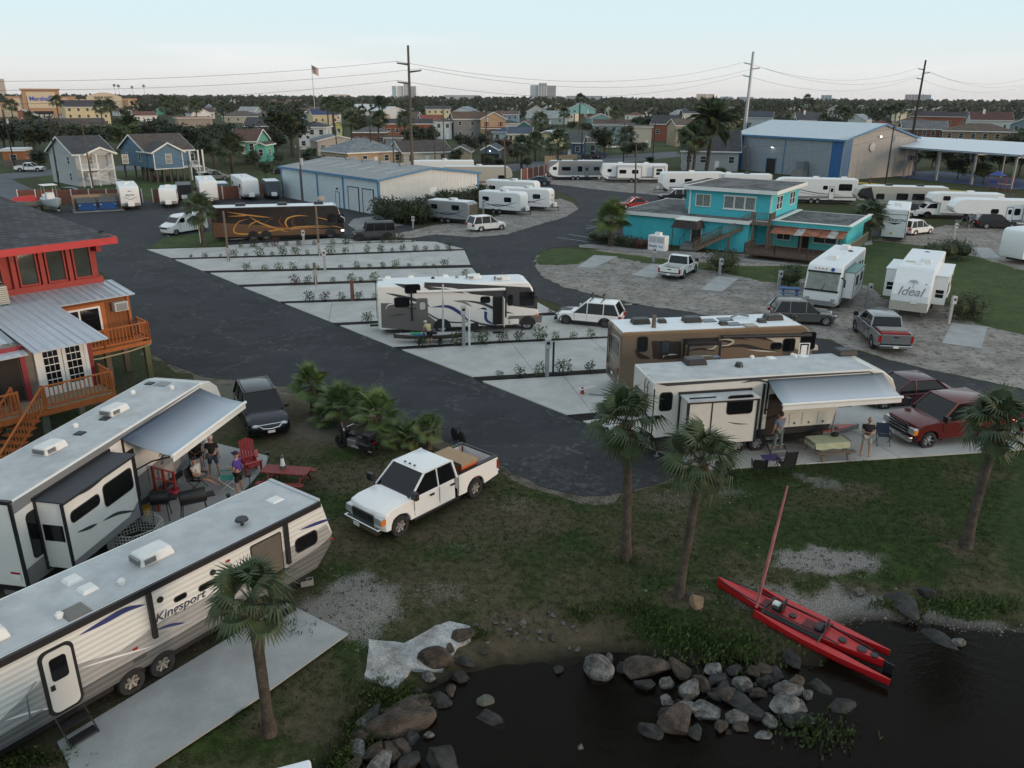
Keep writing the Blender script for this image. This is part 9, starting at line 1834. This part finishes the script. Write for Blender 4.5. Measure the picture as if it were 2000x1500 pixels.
for a in(('big rounded grey boulder with a crack standing alone at the water',1160,1300,1.05,1.1,.95,RK,-20),('upright white chunk of rock behind the cracked boulder',1190,1278,.4,.7,1.4,RK),('large flat brown slab right of the cracked boulder',1265,1300,.95,1.2,.7,RKB,25),('small dark rock just left of the brown slab',1222,1300,.4,1,.8,RKD),('dark low rock left of the cracked boulder',1090,1298,.42,1.2,.5,RKD),('round speckled rock at the top left of the heap',1308,1328,.42,1,.9,RK),('pale angular rock right of the round speckled rock',1350,1340,.55,1,1,RK),('small pale rock with bird stains at the heap edge',1305,1362,.42,1,.8,RK),('large dark grey block at the lower left of the heap',1325,1405,.85,1,.8,RKB,60),('wide grey rock in the lower middle of the heap',1378,1383,.62,1.2,.7,RK),('speckled oval rock low in the heap',1432,1393,.5,1.3,.7,RK),('long dark tapered rock lying across the heap',1445,1365,.62,1.9,.6,RKD,-45),('greenish pale flat rock at the top right of the heap',1530,1340,.6,1.5,.7,RK,10),('large pale rounded rock under the greenish flat one',1525,1372,.72,1.3,.9,RK),('squarish brown rock right of the weeds',1490,1303,.5,1.1,.8,RKB),('dark slab half under the weeds near the kayak',1545,1280,.6,1.3,.5,RKD),('brown slab beside the weeds, left part of heap',1330,1300,.62,1.2,.7,RKB),('small pale wedge rock at the heap right edge',1578,1350,.32,1.3,.7,RK),('dark rock between weeds and oval rock',1415,1330,.45,1.2,.7,RKD),('small dark round rock below the pale angular rock',1395,1350,.35,1,.8,RKD),('dark rock with white streak alone in the water',1262,1415,.5,1.4,.6,RKD,-30),('small pale stone poking from the open water',1134,1447,.16,1,.9,RK),('white-topped stone at the dark water right of the heap',1492,1425,.28,1.4,.7,RK),('dark rock behind the white-topped stone',1580,1395,.5,1.4,.5,RKD),('dark rock in the weeds at bottom right',1640,1370,.6,1.4,.4,RKD),('dark low rock under the kayak stern',1600,1330,.5,1.5,.4,RKD),('white-capped rock in the shallows at the right',1877,1245,.36,1.3,.6,RK),('dark wide rock left of the white-capped one',1840,1240,.55,1.7,.4,RKD),('pale upright stone on the beach behind the kayak',1681,1160,.34,.9,1.1,RK),('small round stone beside the pale upright stone',1662,1163,.2,1,.8,RK),('large dark flat rock at the beach edge, right',1765,1185,.85,1.3,.5,RKD),('dark rock right of the beach flat rock',1815,1165,.5,1.3,.5,RKD),('sandy lump with dried roots right of the curved palm',1358,1185,.5,1.4,.5,mat('straw_clay',(.22,.15,.09),.95,var=.3,bump=.6)),('long dark rock at the water left of centre',865,1362,.7,1.3,.6,RKD,10),('flat grey-green topped rock pair, upper, in shallow water',942,1360,.55,1.2,.6,mat('algae_rock',(.10,.11,.085),.9,var=.4,bump=.5),15),('flat dark green rock in shallow water, lower of its pair',955,1392,.6,1.4,.4,RKD,-50),('dark rounded rock below the pale slab',900,1315,.55,1.2,.7,RKD),('large brown boulder leaning on the pale slab',855,1290,.9,1.5,.8,RKB,25),('brown rock at the right end of the pale slab',905,1248,.7,1.4,.6,RKB,25),('long brown slab, upper of the two in the lower left',795,1380,.9,1.7,.5,RKB,30),('long tan-brown slab, lower of the two in the lower left',760,1412,1.0,1.9,.5,RKB,25),('pinkish upright stone left of the long slabs',716,1405,.36,1.5,.8,RK,60),('round pale rock near the bottom left weeds',698,1457,.42,1.1,.9,RK),('brown wedge rock right of the round pale one',735,1463,.6,1.2,.8,RKB),('second brown wedge rock at the bottom left',762,1455,.55,1.3,.7,RKB),('white-streaked dark rock at the bottom centre-left',860,1475,.8,1.3,.6,RKD),('small pale-tipped stone in dark water near the slabs',836,1425,.25,1,.8,RK),('pale stone on the rubble, nearest the green weeds',1071,1202,.16,1,.8,RK),('light brown stone in the middle of the rubble bank',1022,1222,.28,1.2,.8,RK),('flat dark stone on the rubble right of the pale slab',948,1266,.32,1.4,.5,RKD),('small stone cluster lump on the rubble right side',1078,1245,.32,1.3,.7,RKB)):rock(*a)
for k,(px,py,w_)in enumerate(((1262,1330,.5),(1290,1290,.45),(1345,1372,.5),(1300,1385,.4),(1372,1330,.5),(1400,1318,.45),(1420,1352,.55),(1455,1330,.5),(1470,1385,.5),(1480,1345,.45),(1500,1322,.5),(1560,1325,.5),(1560,1372,.45),(1540,1395,.4),(1410,1410,.4),(1360,1420,.4),(1450,1410,.35),(1388,1300,.5),(1440,1300,.4),(1470,1305,.4),(1520,1310,.4),(1345,1350,.4),(1498,1395,.4),(730,1395,.5),(780,1450,.5),(800,1430,.4),(700,1430,.4),(745,1490,.6),(795,1480,.5),(690,1490,.4),(815,1345,.5),(880,1340,.4),(840,1320,.5),(910,1290,.5),(880,1270,.4))):
 nr_=sorted((q for q in NAMED if len(q[0].split())<10),key=lambda q:(q[1]-px)**2+(q[2]-py)**2);lb=[x for q in nr_[:4]for x in['%s boulder %s the %s'%(('grey','brown','dark')[k%3],'just left of' if px<q[1]else 'just right of',q[0])]if x not in USED][0];USED[lb]=1
 rock(lb,px,py,w_*.95,1.25,.85,(RKD,RKB,RK,RKD,RKB)[k%5])
for k in range(46):rock(('small mixed stone scattered on the rubble bank','small dark stone in the shallows around the heap')[k%2],*((rkr.uniform(930,1130),rkr.uniform(1200,1270))if k%2==0 else(rkr.uniform(1290,1600),rkr.uniform(1300,1430))),rkr.uniform(.08,.22),1.3,.7,(RK,RKD)[k%2])
sl=tag(thing('concrete_chunk','',''),'crumbling pale poured concrete slab lying on the bank left of centre','concrete slab');C_=[G(*p)for p in((710,1310),(722,1245),(790,1248),(850,1215),(880,1208),(918,1215),(918,1236),(892,1250),(862,1288),(800,1290),(770,1325),(740,1318))];sl.location=C_[0];P=[]
for i,p in enumerate(C_):
 q=C_[(i+1)%len(C_)]
 for j in range(4):c=p.lerp(q,j/4);P.append((c.x-C_[0].x+.05*fbm(c.x*5,c.y*5),c.y-C_[0].y+.05*fbm(c.x*5,c.y*5,4)))
MB().add([(x,y,gz(x+C_[0].x,y+C_[0].y)+.10+.05*fbm(x*3,y*3))for x,y in P]+[(x*1.01,y*1.01,-1)for x,y in P],[tuple(range(len(P)))]+[(k,(k+1)%len(P),len(P)+(k+1)%len(P),len(P)+k)for k in range(len(P))]).build('slab',two('crumbled_concrete',(.19,.19,.185),(.42,.43,.43),1.5,.35,.6,.95,14,.3,.9,.05),sl)
# ================================================================ PEOPLE
def skin(name,par,m,V,E,sub=1):
 me_=bpy.data.meshes.new(name);me_.from_pydata([v[0]for v in V],E,[]);me_.materials.append(m);o=bpy.data.objects.new(name,me_);COL.objects.link(o);o.parent=par;k=o.modifiers.new('skin','SKIN');k.use_smooth_shade=True
 for i,v in enumerate(V):me_.skin_vertices[0].data[i].radius=(v[1],v[1]*(v[2]if len(v)>2 else 1))
 me_.skin_vertices[0].data[0].use_root=True;q=o.modifiers.new('sub','SUBSURF');q.levels=q.render_levels=sub;return o
def person(label,g,head,pose='stand',arms='down',shirt=BLACK,legs=BLACK,hat=None,hair=HAIR,long=False,s=1.0,shoes=None,group=None):
 t=thing('person',label,'person',g,R(head),group);V=Vector
 lean=.75 if pose=='bend' else.12 if pose=='sit' else 0;hz=.48 if pose=='sit' else.94
 pel=V((0,0,hz));up=V((sin(lean)*(1 if pose=='bend' else-1),0,cos(lean)));bel=pel+up*.2;che=pel+up*.42;nek=pel+up*.58;hd=nek+(up*.16 if pose!='bend' else V((.12,0,.06)))
 J=[(pel,.13),(bel,.125),(che,.135),(nek,.055),(nek+(hd-nek)*.5,.055)];E=[(0,1),(1,2),(2,3),(3,4)];S=[(pel+up*.02,.15),(bel,.15),(che,.16),(nek-up*.03,.08)];SE=[(0,1),(1,2),(2,3)];P=[(pel+up*.04,.145)];PE=[]
 for k,sd in enumerate((1,-1)):
  sh=che+V((0,sd*.19,.05));d={'down':(V((0,sd*.05,-.28)),V((.06,sd*.02,-.25))),'hips':(V((-.04,sd*.2,-.22)),V((.1,-sd*.14,-.14))),'fold':(V((.05,sd*.07,-.25)),V((.2,-sd*.2,.02))),'reach':(V((.22,sd*.05,-.1)),V((.22,0,.05))),'hold':(V((.02,sd*.06,-.27)),V((.24,-sd*.05,.02)))}[arms if not(arms=='reach' and sd>0)else 'down']
  if pose=='bend':d=(V((.06,0,-.27)),V((.1,0,-.22)))
  el=sh+d[0];wr=el+d[1];f=d[1].normalized();b=len(J);J+=[(sh,.062),(el,.042),(wr,.028),(wr+f*.08,.034,.6)];E+=[(2,b),(b,b+1),(b+1,b+2),(b+2,b+3)]
  w_=f.orthogonal().normalized()
  for q in range(4):J+=[(wr+f*(.155+.012*(q in(1,2)))+w_*(q-1.5)*.02,.009)];E+=[(b+3,len(J)-1)]
  J+=[(wr+f*.09+w_*.055,.010)];E+=[(b+2,len(J)-1)]
  c=len(S);S+=[(sh,.085),(sh+d[0]*.62,.068)];SE+=[(2,c),(c,c+1)]
  hp=pel+V((0,sd*.1,-.04))
  if pose=='sit':kn=hp+V((.43,sd*.03,.03));an=kn+(V((.4,0,-.18))if 'outstretched' in label else V((.08,0,-.4)))
  else:kn=hp+V((.03,sd*(.05 if pose=='stand' else.02),-.42));an=kn+V((-.03,sd*.02,-.41))
  b=len(J);J+=[(hp,.09),(kn,.058),(kn.lerp(an,.4),.055),(an,.035),(an+V((.15,0,-.045)),.032,1.3)];E+=[(0,b),(b,b+1),(b+1,b+2),(b+2,b+3),(b+3,b+4)]
  c=len(P);P+=[(hp,.108),(hp.lerp(kn,.9),.088)];PE+=[(0,c),(c,c+1)]
  if long:P+=[(an+V((0,0,.08)),.062)];PE+=[(c+1,c+2)]
  if shoes:MB().ball((an.x+.07,an.y,an.z-.045),.075,n=8,k=6,sc=(1.9,.75,.7)).build('shoe',shoes,t,smooth=60)
 bd=skin('body',t,SKIN,J,E);hm=MB().ball((hd.x,hd.y,hd.z),.105,n=12,k=9,sc=(1.05,.85,1.2)).ball((hd.x+.112,0,hd.z-.01),.02,n=6,k=4,sc=(1.2,.8,1.3)).ball((hd.x,.09,hd.z),.024,n=6,k=4,sc=(1,.5,1.4)).ball((hd.x,-.09,hd.z),.024,n=6,k=4,sc=(1,.5,1.4)).build('head',SKIN,t,smooth=60)
 MB().ball((hd.x+.095,.035,hd.z+.02),.013,n=6,k=4).ball((hd.x+.095,-.035,hd.z+.02),.013,n=6,k=4).box(hd.x+.098,hd.x+.106,-.025,.025,hd.z-.058,hd.z-.05).build('face_detail',HAIR,hm)
 if hat:MB().ball((hd.x,0,hd.z+.055),.112,n=12,k=6,sc=(1.05,.9,.85)).cyl((hd.x+.1,0,hd.z+.06),(hd.x+.1,0,hd.z+.075),.09,n=10).build('cap',hat,t,smooth=50)
 elif hair:MB().ball((hd.x-.02,0,hd.z+.035),.112,n=12,k=7,sc=(1,.92,1.1)).build('hair',hair,t,smooth=50)
 skin('shirt',t,shirt,S,SE);skin('trousers' if long else 'shorts',t,legs,P,PE);t.scale=(s,s,s);return t
C_=lambda n,c:mat('cloth_'+n,c,.85)
W0=C_('white',(.5,.5,.49));BK=C_('black',(.012,.012,.013));KH=C_('khaki',(.36,.34,.30));DN=C_('denim',(.05,.065,.09))
person('bald man in black shirt and pale shorts standing beside the cloth-covered table',G(1688,890,.06),-100,'stand','fold',BK,KH,None,None)
Mf,_=fro(f5);person('woman in grey-blue top on the trailer steps with her back to us',Mf@Vector((-.02,-Wf/2-.62,.36)),105,'stand','reach',C_('grey_blue',(.16,.18,.24)),C_('grey',(.13,.14,.15)),long=True,s=.97)
person('man in tan shirt with hands on hips behind the fishing kayak',G(808,650,.06),-85,'stand','hips',C_('tan',(.30,.17,.10)),BK,s=1.0);person('person in pale yellow shirt and white cap bending over the fishing kayak',G(840,676,.06),125,'bend','down',C_('pale_yellow',(.48,.42,.22)),BK,W0,s=.98)
person('seated man in white shirt and dark cap with legs outstretched on patio',G(390,953,.06),-8,'sit','hold',W0,C_('grey',(.13,.14,.15)),C_('navy_cap',(.02,.02,.05)))
person('man in black shirt, jeans and white cap seen from behind on the patio',G(420,930,.06),100,'stand','down',BK,DN,W0);person('seated person in black with reddish face beside the propane cylinder',G(386,908,.06),-60,'sit','hold',BK,BK,None,mat('red_hair',(.16,.05,.02),.7))
person('man in purple shirt, black shorts and cap standing at the patio edge',G(470,965,.06),170,'stand','hold',C_('purple',(.08,.04,.26)),BK,C_('navy_cap',(.02,.02,.05)),shoes=TW)
person('person in bright blue shirt beside the dark grey SUV',G(1892,447,.03),150,'stand','down',C_('bright_blue',(.03,.12,.42)),BK);person('dark-clothed person at the back of the dark grey SUV',G(1882,442,.03),20,'stand','hold',BK,BK);person('distant person walking on the strip before the warehouse gable',G(1697,366),170,'stand','down',C_('dark_red',(.06,.02,.02)),BK)
# ================================================================ CAMP FURNITURE AND SMALL THINGS
def T_(name,label,px,py,head=0,cat=None,z=.06,group=None):return thing(name,label,cat or name.replace('_',' '),G(px,py,z),R(head),group)
RDW=mat('dark_red_wood',(.20,.025,.02),.6,var=.25);RPL=mat('red_plastic',(.36,.02,.02),.5)
def adirondack(l,px,py,hd,m=RPL):
 t=T_('garden_chair',l,px,py,hd,'chair')
 for i in range(5):MB().add([(-.2,-.26+.105*i,.28),(-.2,-.165+.105*i,.28),(-.55,-.165+.12*i-.03,1.0+.05*(2-abs(i-2))),(-.55,-.27+.12*i-.03,1.0+.05*(2-abs(i-2))),(-.17,-.26+.105*i,.3),(-.17,-.165+.105*i,.3),(-.52,-.165+.12*i-.03,1.02+.05*(2-abs(i-2))),(-.52,-.27+.12*i-.03,1.02+.05*(2-abs(i-2)))],HEX).build('back_slat',m,t)
 for i in range(5):bx('seat_slat',t,m,-.2+.11*i,-.1+.11*i,-.27,.27,.27+.02*i,.3+.02*i)
 for s_ in(-1,1):bx('armrest',t,m,-.4,.35,*sorted((s_*.28,s_*.42)),.55,.58);bx('leg',t,m,.25,.33,*sorted((s_*.28,s_*.34)),0,.55);bx('leg',t,m,-.4,-.32,*sorted((s_*.28,s_*.34)),0,.55)
 return t
adirondack('red slatted garden chair, upper of two at the patio corner',486,912,-70);adirondack('red slatted garden chair, lower and turned away at the patio edge',492,922,40)
def camp(l,px,py,hd,m=BK,fm=BLACK,high=.9):
 t=T_('folding_chair',l,px,py,hd,'chair');MB().add([(-.25,-.26,.42),(.25,-.26,.46),(.25,.26,.46),(-.25,.26,.42)],[(0,1,2,3)]).build('seat',m,t);MB().add([(-.25,-.26,.44),(-.25,.26,.44),(-.38,.26,high),(-.38,-.26,high)],[(0,1,2,3)]).build('backrest',m,t)
 for s_ in(-.27,.27):MB().cyl((.26,s_,0),(-.26,s_,.44),.014).cyl((-.26,s_,0),(.26,s_,.46),.014).cyl((-.26,s_,.42),(-.38,s_,high),.014).cyl((.26,s_,.46),(.26,s_,.62),.014).build('leg',fm,t);bx('armrest',t,m,-.3,.3,s_-.03,s_+.03,.61,.64)
 return t
camp('navy folding camp chair beside the red pickup bumper',1723,868,-100,C_('navy_canvas',(.03,.045,.08)));camp('black camp chair in front of the charcoal motorhome steps',932,660,-60);camp('black camp chair under the outstretched man on the patio',388,955,-8);camp('green and white tubular lawn chair facing the grills',447,952,190,mat('sea_green_web',(.05,.32,.25),.7),TW,.95);camp('camp chair holding the person in black',385,910,-60);camp('tall black reclining camp chair on the grass by the kayak mast',1532,925,100,high=1.15);camp('black camp chair left of the small purple table',1480,930,80);camp('white folding chair behind the dark grey SUV',1870,440,150,W0,TW)
def picnic(l,px,py,hd,m,L=1.8,bm=None):
 t=T_('picnic_table',l,px,py,hd,'table')
 for i in range(5):bx('top_board',t,m,-L/2,L/2,-.36+i*.145,-.225+i*.145,.70,.74)
 for s_ in(-1,1):
  for i in(0,1):bx('bench_board',t,bm or m,-L/2,L/2,*sorted((s_*(.56+.15*i),s_*(.69+.15*i))),.42,.46)
 for x in(-L/2+.3,L/2-.3):
  bx('crossbeam',t,m,x-.04,x+.04,-.84,.84,.34,.42)
  for s_ in(-1,1):MB().cyl((x+.06,s_*.68,0),(x+.06,s_*.25,.7),.045,n=4).build('leg',m,t)
 return t
picnic('dark red wooden picnic table on the grass behind the ribbed trailer',562,950,-8,RDW,1.9);picnic('small blue and green picnic table on a slab beside the white motorhome',1541,580,-15,mat('blue_paint_wood',(.05,.13,.26),.7),1.6,mat('blue_paint_wood'));gt=picnic('grey wooden picnic table under a pale green cloth beside the standing man',1612,888,10,WOOD,1.8)
c_=tag(MB().prism([(-.8,-.42),(.8,-.42),(.8,.42),(-.8,.42)],.742,.752,axis='z').add([(-.8,-.425,.75),(-.4,-.43,.75),(0,-.425,.75),(.4,-.43,.75),(.8,-.425,.75),(-.78,-.45,.5),(-.4,-.44,.42),(0,-.46,.5),(.4,-.44,.44),(.82,-.45,.48)],[(0,1,6,5),(1,2,7,6),(2,3,8,7),(3,4,9,8)]).add([(-.8,-.42,.75),(-.8,.42,.75),(-.84,.4,.46),(-.84,-.44,.5)],[(0,1,2,3)]).build('tablecloth',C_('pale_green',(.42,.45,.30))),'pale green patterned cloth draped over the grey picnic table','tablecloth');c_.location=gt.location;c_.rotation_euler=gt.rotation_euler
bg_=tag(MB().ball((.45,.2,.85),.17,n=8,k=6,sc=(1.2,.8,.6)).build('bag',BK,smooth=60),'dark bag lying on the pale green tablecloth','bag');bg_.location=gt.location;bg_.rotation_euler=gt.rotation_euler
lh=T_('lighthouse_ornament','small white and green lighthouse ornament on the red picnic table',556,946,0,'ornament',.06);lh.location.z=.8;MB().cyl((0,0,0),(0,0,.1),.13,.12,12).build('base',mat('ornament_green',(.06,.1,.09),.6),lh);MB().cyl((0,0,.1),(0,0,.42),.10,.06,12).build('tower',TW,lh,smooth=40);MB().cyl((0,0,.42),(0,0,.5),.07,n=10).cyl((0,0,.5),(0,0,.6),.07,.01,10).build('lantern',mat('ornament_green'),lh)
pt=T_('folding_table','small folding table with purple top at the pad edge',1503,915,10,'table');bx('top',pt,C_('dark_purple',(.05,.03,.12)),-.35,.35,-.25,.25,.5,.53)
for x in(-.3,.3):MB().cyl((x,-.2,0),(x,.2,.5),.015).cyl((x,.2,0),(x,-.2,.5),.015).build('leg',BLACK,pt)
fp=T_('fire_pit','round black fire bowl on short legs at the pad edge',1415,918,0);MB().cyl((0,0,.12),(0,0,.28),.25,.42,16).build('bowl',BLACK,fp,smooth=40);MB().cyl((.2,0,0),(.25,0,.2),.02).cyl((-.1,.2,0),(-.15,.25,.2),.02).cyl((-.1,-.2,0),(-.15,-.25,.2),.02).build('leg',BLACK,fp)
def grill(l,px,py,hd,L=.8):
 t=T_('grill',l,px,py,hd,'grill');MB().cyl((-L/2,0,.85),(L/2,0,.85),.27,n=14).build('barrel',BLACK,t,smooth=40);bx('side_shelf',t,BLACK,L/2,L/2+.3,-.2,.2,.78,.82)
 for x in(-L/2+.08,L/2-.08):
  for s_ in(-1,1):MB().cyl((x*1.25,s_*.28,0),(x,s_*.15,.7),.02).build('leg',BLACK,t)
 return t
grill('black barrel smoker grill in the middle of the patio',382,1010,30,.9);grill('black flat-top grill on splayed legs beside the slide-out',318,1012,15,.6)
sp=T_('step_platform','red wooden steps with handrails leading up to the trailer door',322,968,80,'steps')
for i in range(4):bx('tread',sp,RDW,-.25-.3*i,.05-.3*i,-.5,.5,.2*(i+1)-.05,.2*(i+1))
for s_ in(-.5,.5):
 for x in(.0,-.6,-1.15):bx('rail_post',sp,RDW,x-.04,x+.04,s_-.04,s_+.04,0,1.05-x*.65)
 MB().tube([(.05,s_,1.0),(-1.2,s_,1.85)],.045,4).tube([(.05,s_,.6),(-1.2,s_,1.4)],.04,4).build('handrail',RDW,sp)
for l,px,py,m in(('crimson plastic tub at the foot of the red steps',342,970,mat('crimson_tub',(.25,.02,.05),.5)),('yellow bucket behind the flat-top grill',285,1005,mat('yellow_bucket',(.42,.28,.04),.5))):q=T_('tub',l,px,py,0,'tub');MB().cyl((0,0,0),(0,0,.3),.15,.19,12).build('bucket_body',m,q,smooth=40);MB().cyl((0,0,.3),(0,0,.32),.2,n=12).build('rim',m,q)
pc_=T_('propane_cylinder','white propane cylinder behind the seated person in black',404,893,0);MB().ball((0,0,.9),.16,n=12,k=8,sc=(1,1,1.1)).cyl((0,0,.02),(0,0,.75),.13,n=10).build('tank',TW,pc_,smooth=50);MB().cyl((0,0,1.05),(0,0,1.15),.07,n=8).build('valve',STEEL,pc_)
for l,px,py in(('solar path light at the far patio corner',524,900),('solar path light right of the purple-shirted man',488,945),('solar path light nearest the ribbed trailer',448,985)):q=T_('path_light',l,px,py);MB().cyl((0,0,0),(0,0,.3),.015).build('stake',BLACK,q);MB().cyl((0,0,.3),(0,0,.42),.05,.1,8).build('lamp_head',BLACK,q)
pn=T_('pet_pen','white plastic lattice pet pen behind the ribbed trailer',268,1062,0,'pen',0)
for k in range(8):
 a=2*pi*k/8;P=MRo(a,4,'Z')@MTr((.85,0,0));mb=MB(P);
 for y_ in[-.32+.107*i for i in range(7)]:mb.box(-.012,.012,y_-.012,y_+.012,0,.78)
 for z_ in[.02+.125*i for i in range(7)]:mb.box(-.012,.012,-.33,.33,z_-.012,z_+.012)
 mb.build('pen_panel',W0,pn)
for l,px,py in(('grey hollow concrete block left behind the ribbed trailer',26,1155),('pale concrete block under the trailer front corner',600,1142),('pale block under the far wheels of the fifth wheel',72,1136)):q=T_('concrete_block',l,px,py,20,z=0);MB().box(-.2,.2,-.1,-.07,0,.2).box(-.2,.2,.07,.1,0,.2).box(-.2,-.16,-.07,.07,0,.2).box(-.02,.02,-.07,.07,0,.2).box(.16,.2,-.07,.07,0,.2).build('block_shell',CONCD,q)
bkx=tag(thing('motorcycle','',''),'black touring motorcycle with panniers and windshield parked by the young palms','motorcycle');pose(bkx,(730,892),(-.8,0),(660,872),(.85,0))
for x in(-.72,.82):wheel(bkx,x,0,.33,.15,1,BLACK,.6)
MB().ball((.15,0,.82),.22,sc=(1.3,.75,.7)).build('fuel_tank',paint('black',(.012,.012,.013)),bkx,smooth=60);MB().prism([(.35,.55),(.62,.65),(.72,1.15),(.55,1.4),(.45,1.0)],-.24,.24).build('fairing',BLACK,bkx,bevel=.06);MB().ball((-.3,0,.74),.2,sc=(1.7,.8,.4)).build('seat',BLACK,bkx,smooth=60)
for s_ in(-1,1):bx('pannier',bkx,BLACK,-1.05,-.5,*sorted((s_*.18,s_*.42)),.38,.68,.06);MB().cyl((-1.1,s_*.2,.3),(.1,s_*.2,.32),.045).build('exhaust',CHROME,bkx,smooth=40);MB().tube([(.5,0,1.05),(.35,s_*.3,1.12),(.2,s_*.42,1.08)],.02).build('handlebar',CHROME,bkx)
bx('top_box',bkx,BLACK,-1.0,-.6,-.26,.26,.78,1.08,.06);bx('engine',bkx,STEEL,-.15,.35,-.17,.17,.25,.62,.04);MB().tube([(.62,.1,1.0),(.82,.1,.33)],.03).tube([(.62,-.1,1.0),(.82,-.1,.33)],.03).build('fork',CHROME,bkx);bx('tail_lamp',bkx,REDL,-1.08,-1.04,-.06,.06,.6,.7)
jk=T_('loading_ramp','white ladder-like ramp pieces with red jack on the empty pad',1165,772,-10,'ramp')
for x,a in((-.5,.7),(.9,.8)):
 mb=MB(MTr((x,.3,.25))@MRo(a,4,'Z'));mb.box(-.5,.5,-.12,-.08,0,.05).box(-.5,.5,.08,.12,0,.05)
 for i in range(5):mb.box(-.45+i*.21,-.4+i*.21,-.08,.08,0,.04)
 mb.build('ramp_rail',TW,jk)
MB().cyl((-.75,.1,0),(-.75,.1,.35),.11,.06,10).build('jack',RPL,jk);MB().box(-.4,1.0,-.05,.05,.02,.1).build('bar',STEEL,jk)
for k in range(5):a,b=Vector((1209,598.5)),Vector((1246,592));p=a.lerp(b,k/4);g=G(*p,.03);bx('speed_bump',None,(mat('bump_yellow',(.3,.27,.2),.7),BLACK)[k%2],g.x-.27,g.x+.27,g.y-.15,g.y+.15,.02,.08,.02,kind='structure')
hi=tag(thing('bicycle','',''),'small black scooter-like bicycle on the asphalt edge behind the pickup','bicycle');pose(hi,(893,862),(0,0),(903,868),(.8,0));MB().tube([(.55,0,.3),(.3,0,.75),(0,0,.3),(.3,0,.3)],.02).tube([(.55,0,.3),(.42,0,.95),(.42,.2,.95)],.018).build('frame',BLACK,hi)
for x in(0,.6):wheel(hi,x,0,.3,.05,1,BLACK,.85)
bdm=MB().tube([(0,0,0),(.14,0,.03),(.3,0,.05)],[.02,.06,.02],6).ball((.32,0,.08),.035).build('bird',BLACK);tag(bdm,'small dark bird perched near the red roof corner','bird');bdm.location=Mr@Vector((-.3,2.3,7.72))
# ================================================================ HAZE
hz=MB().box(-6600,6600,-8100,8100,-2.6,75).build('haze',None,kind='stuff');hm_=bpy.data.materials.new('evening_haze');hm_.use_nodes=True;hn=hm_.node_tree;hn.nodes.remove(hn.nodes['Principled BSDF'])
pv_=hn.nodes.new('ShaderNodeVolumePrincipled');I(pv_)['Color']=(.86,.9,1,1);I(pv_)['Density']=.00004;hn.links.new(pv_.outputs[0],hn.nodes['Material Output'].inputs['Volume']);hz.data.materials.clear();hz.data.materials.append(hm_)
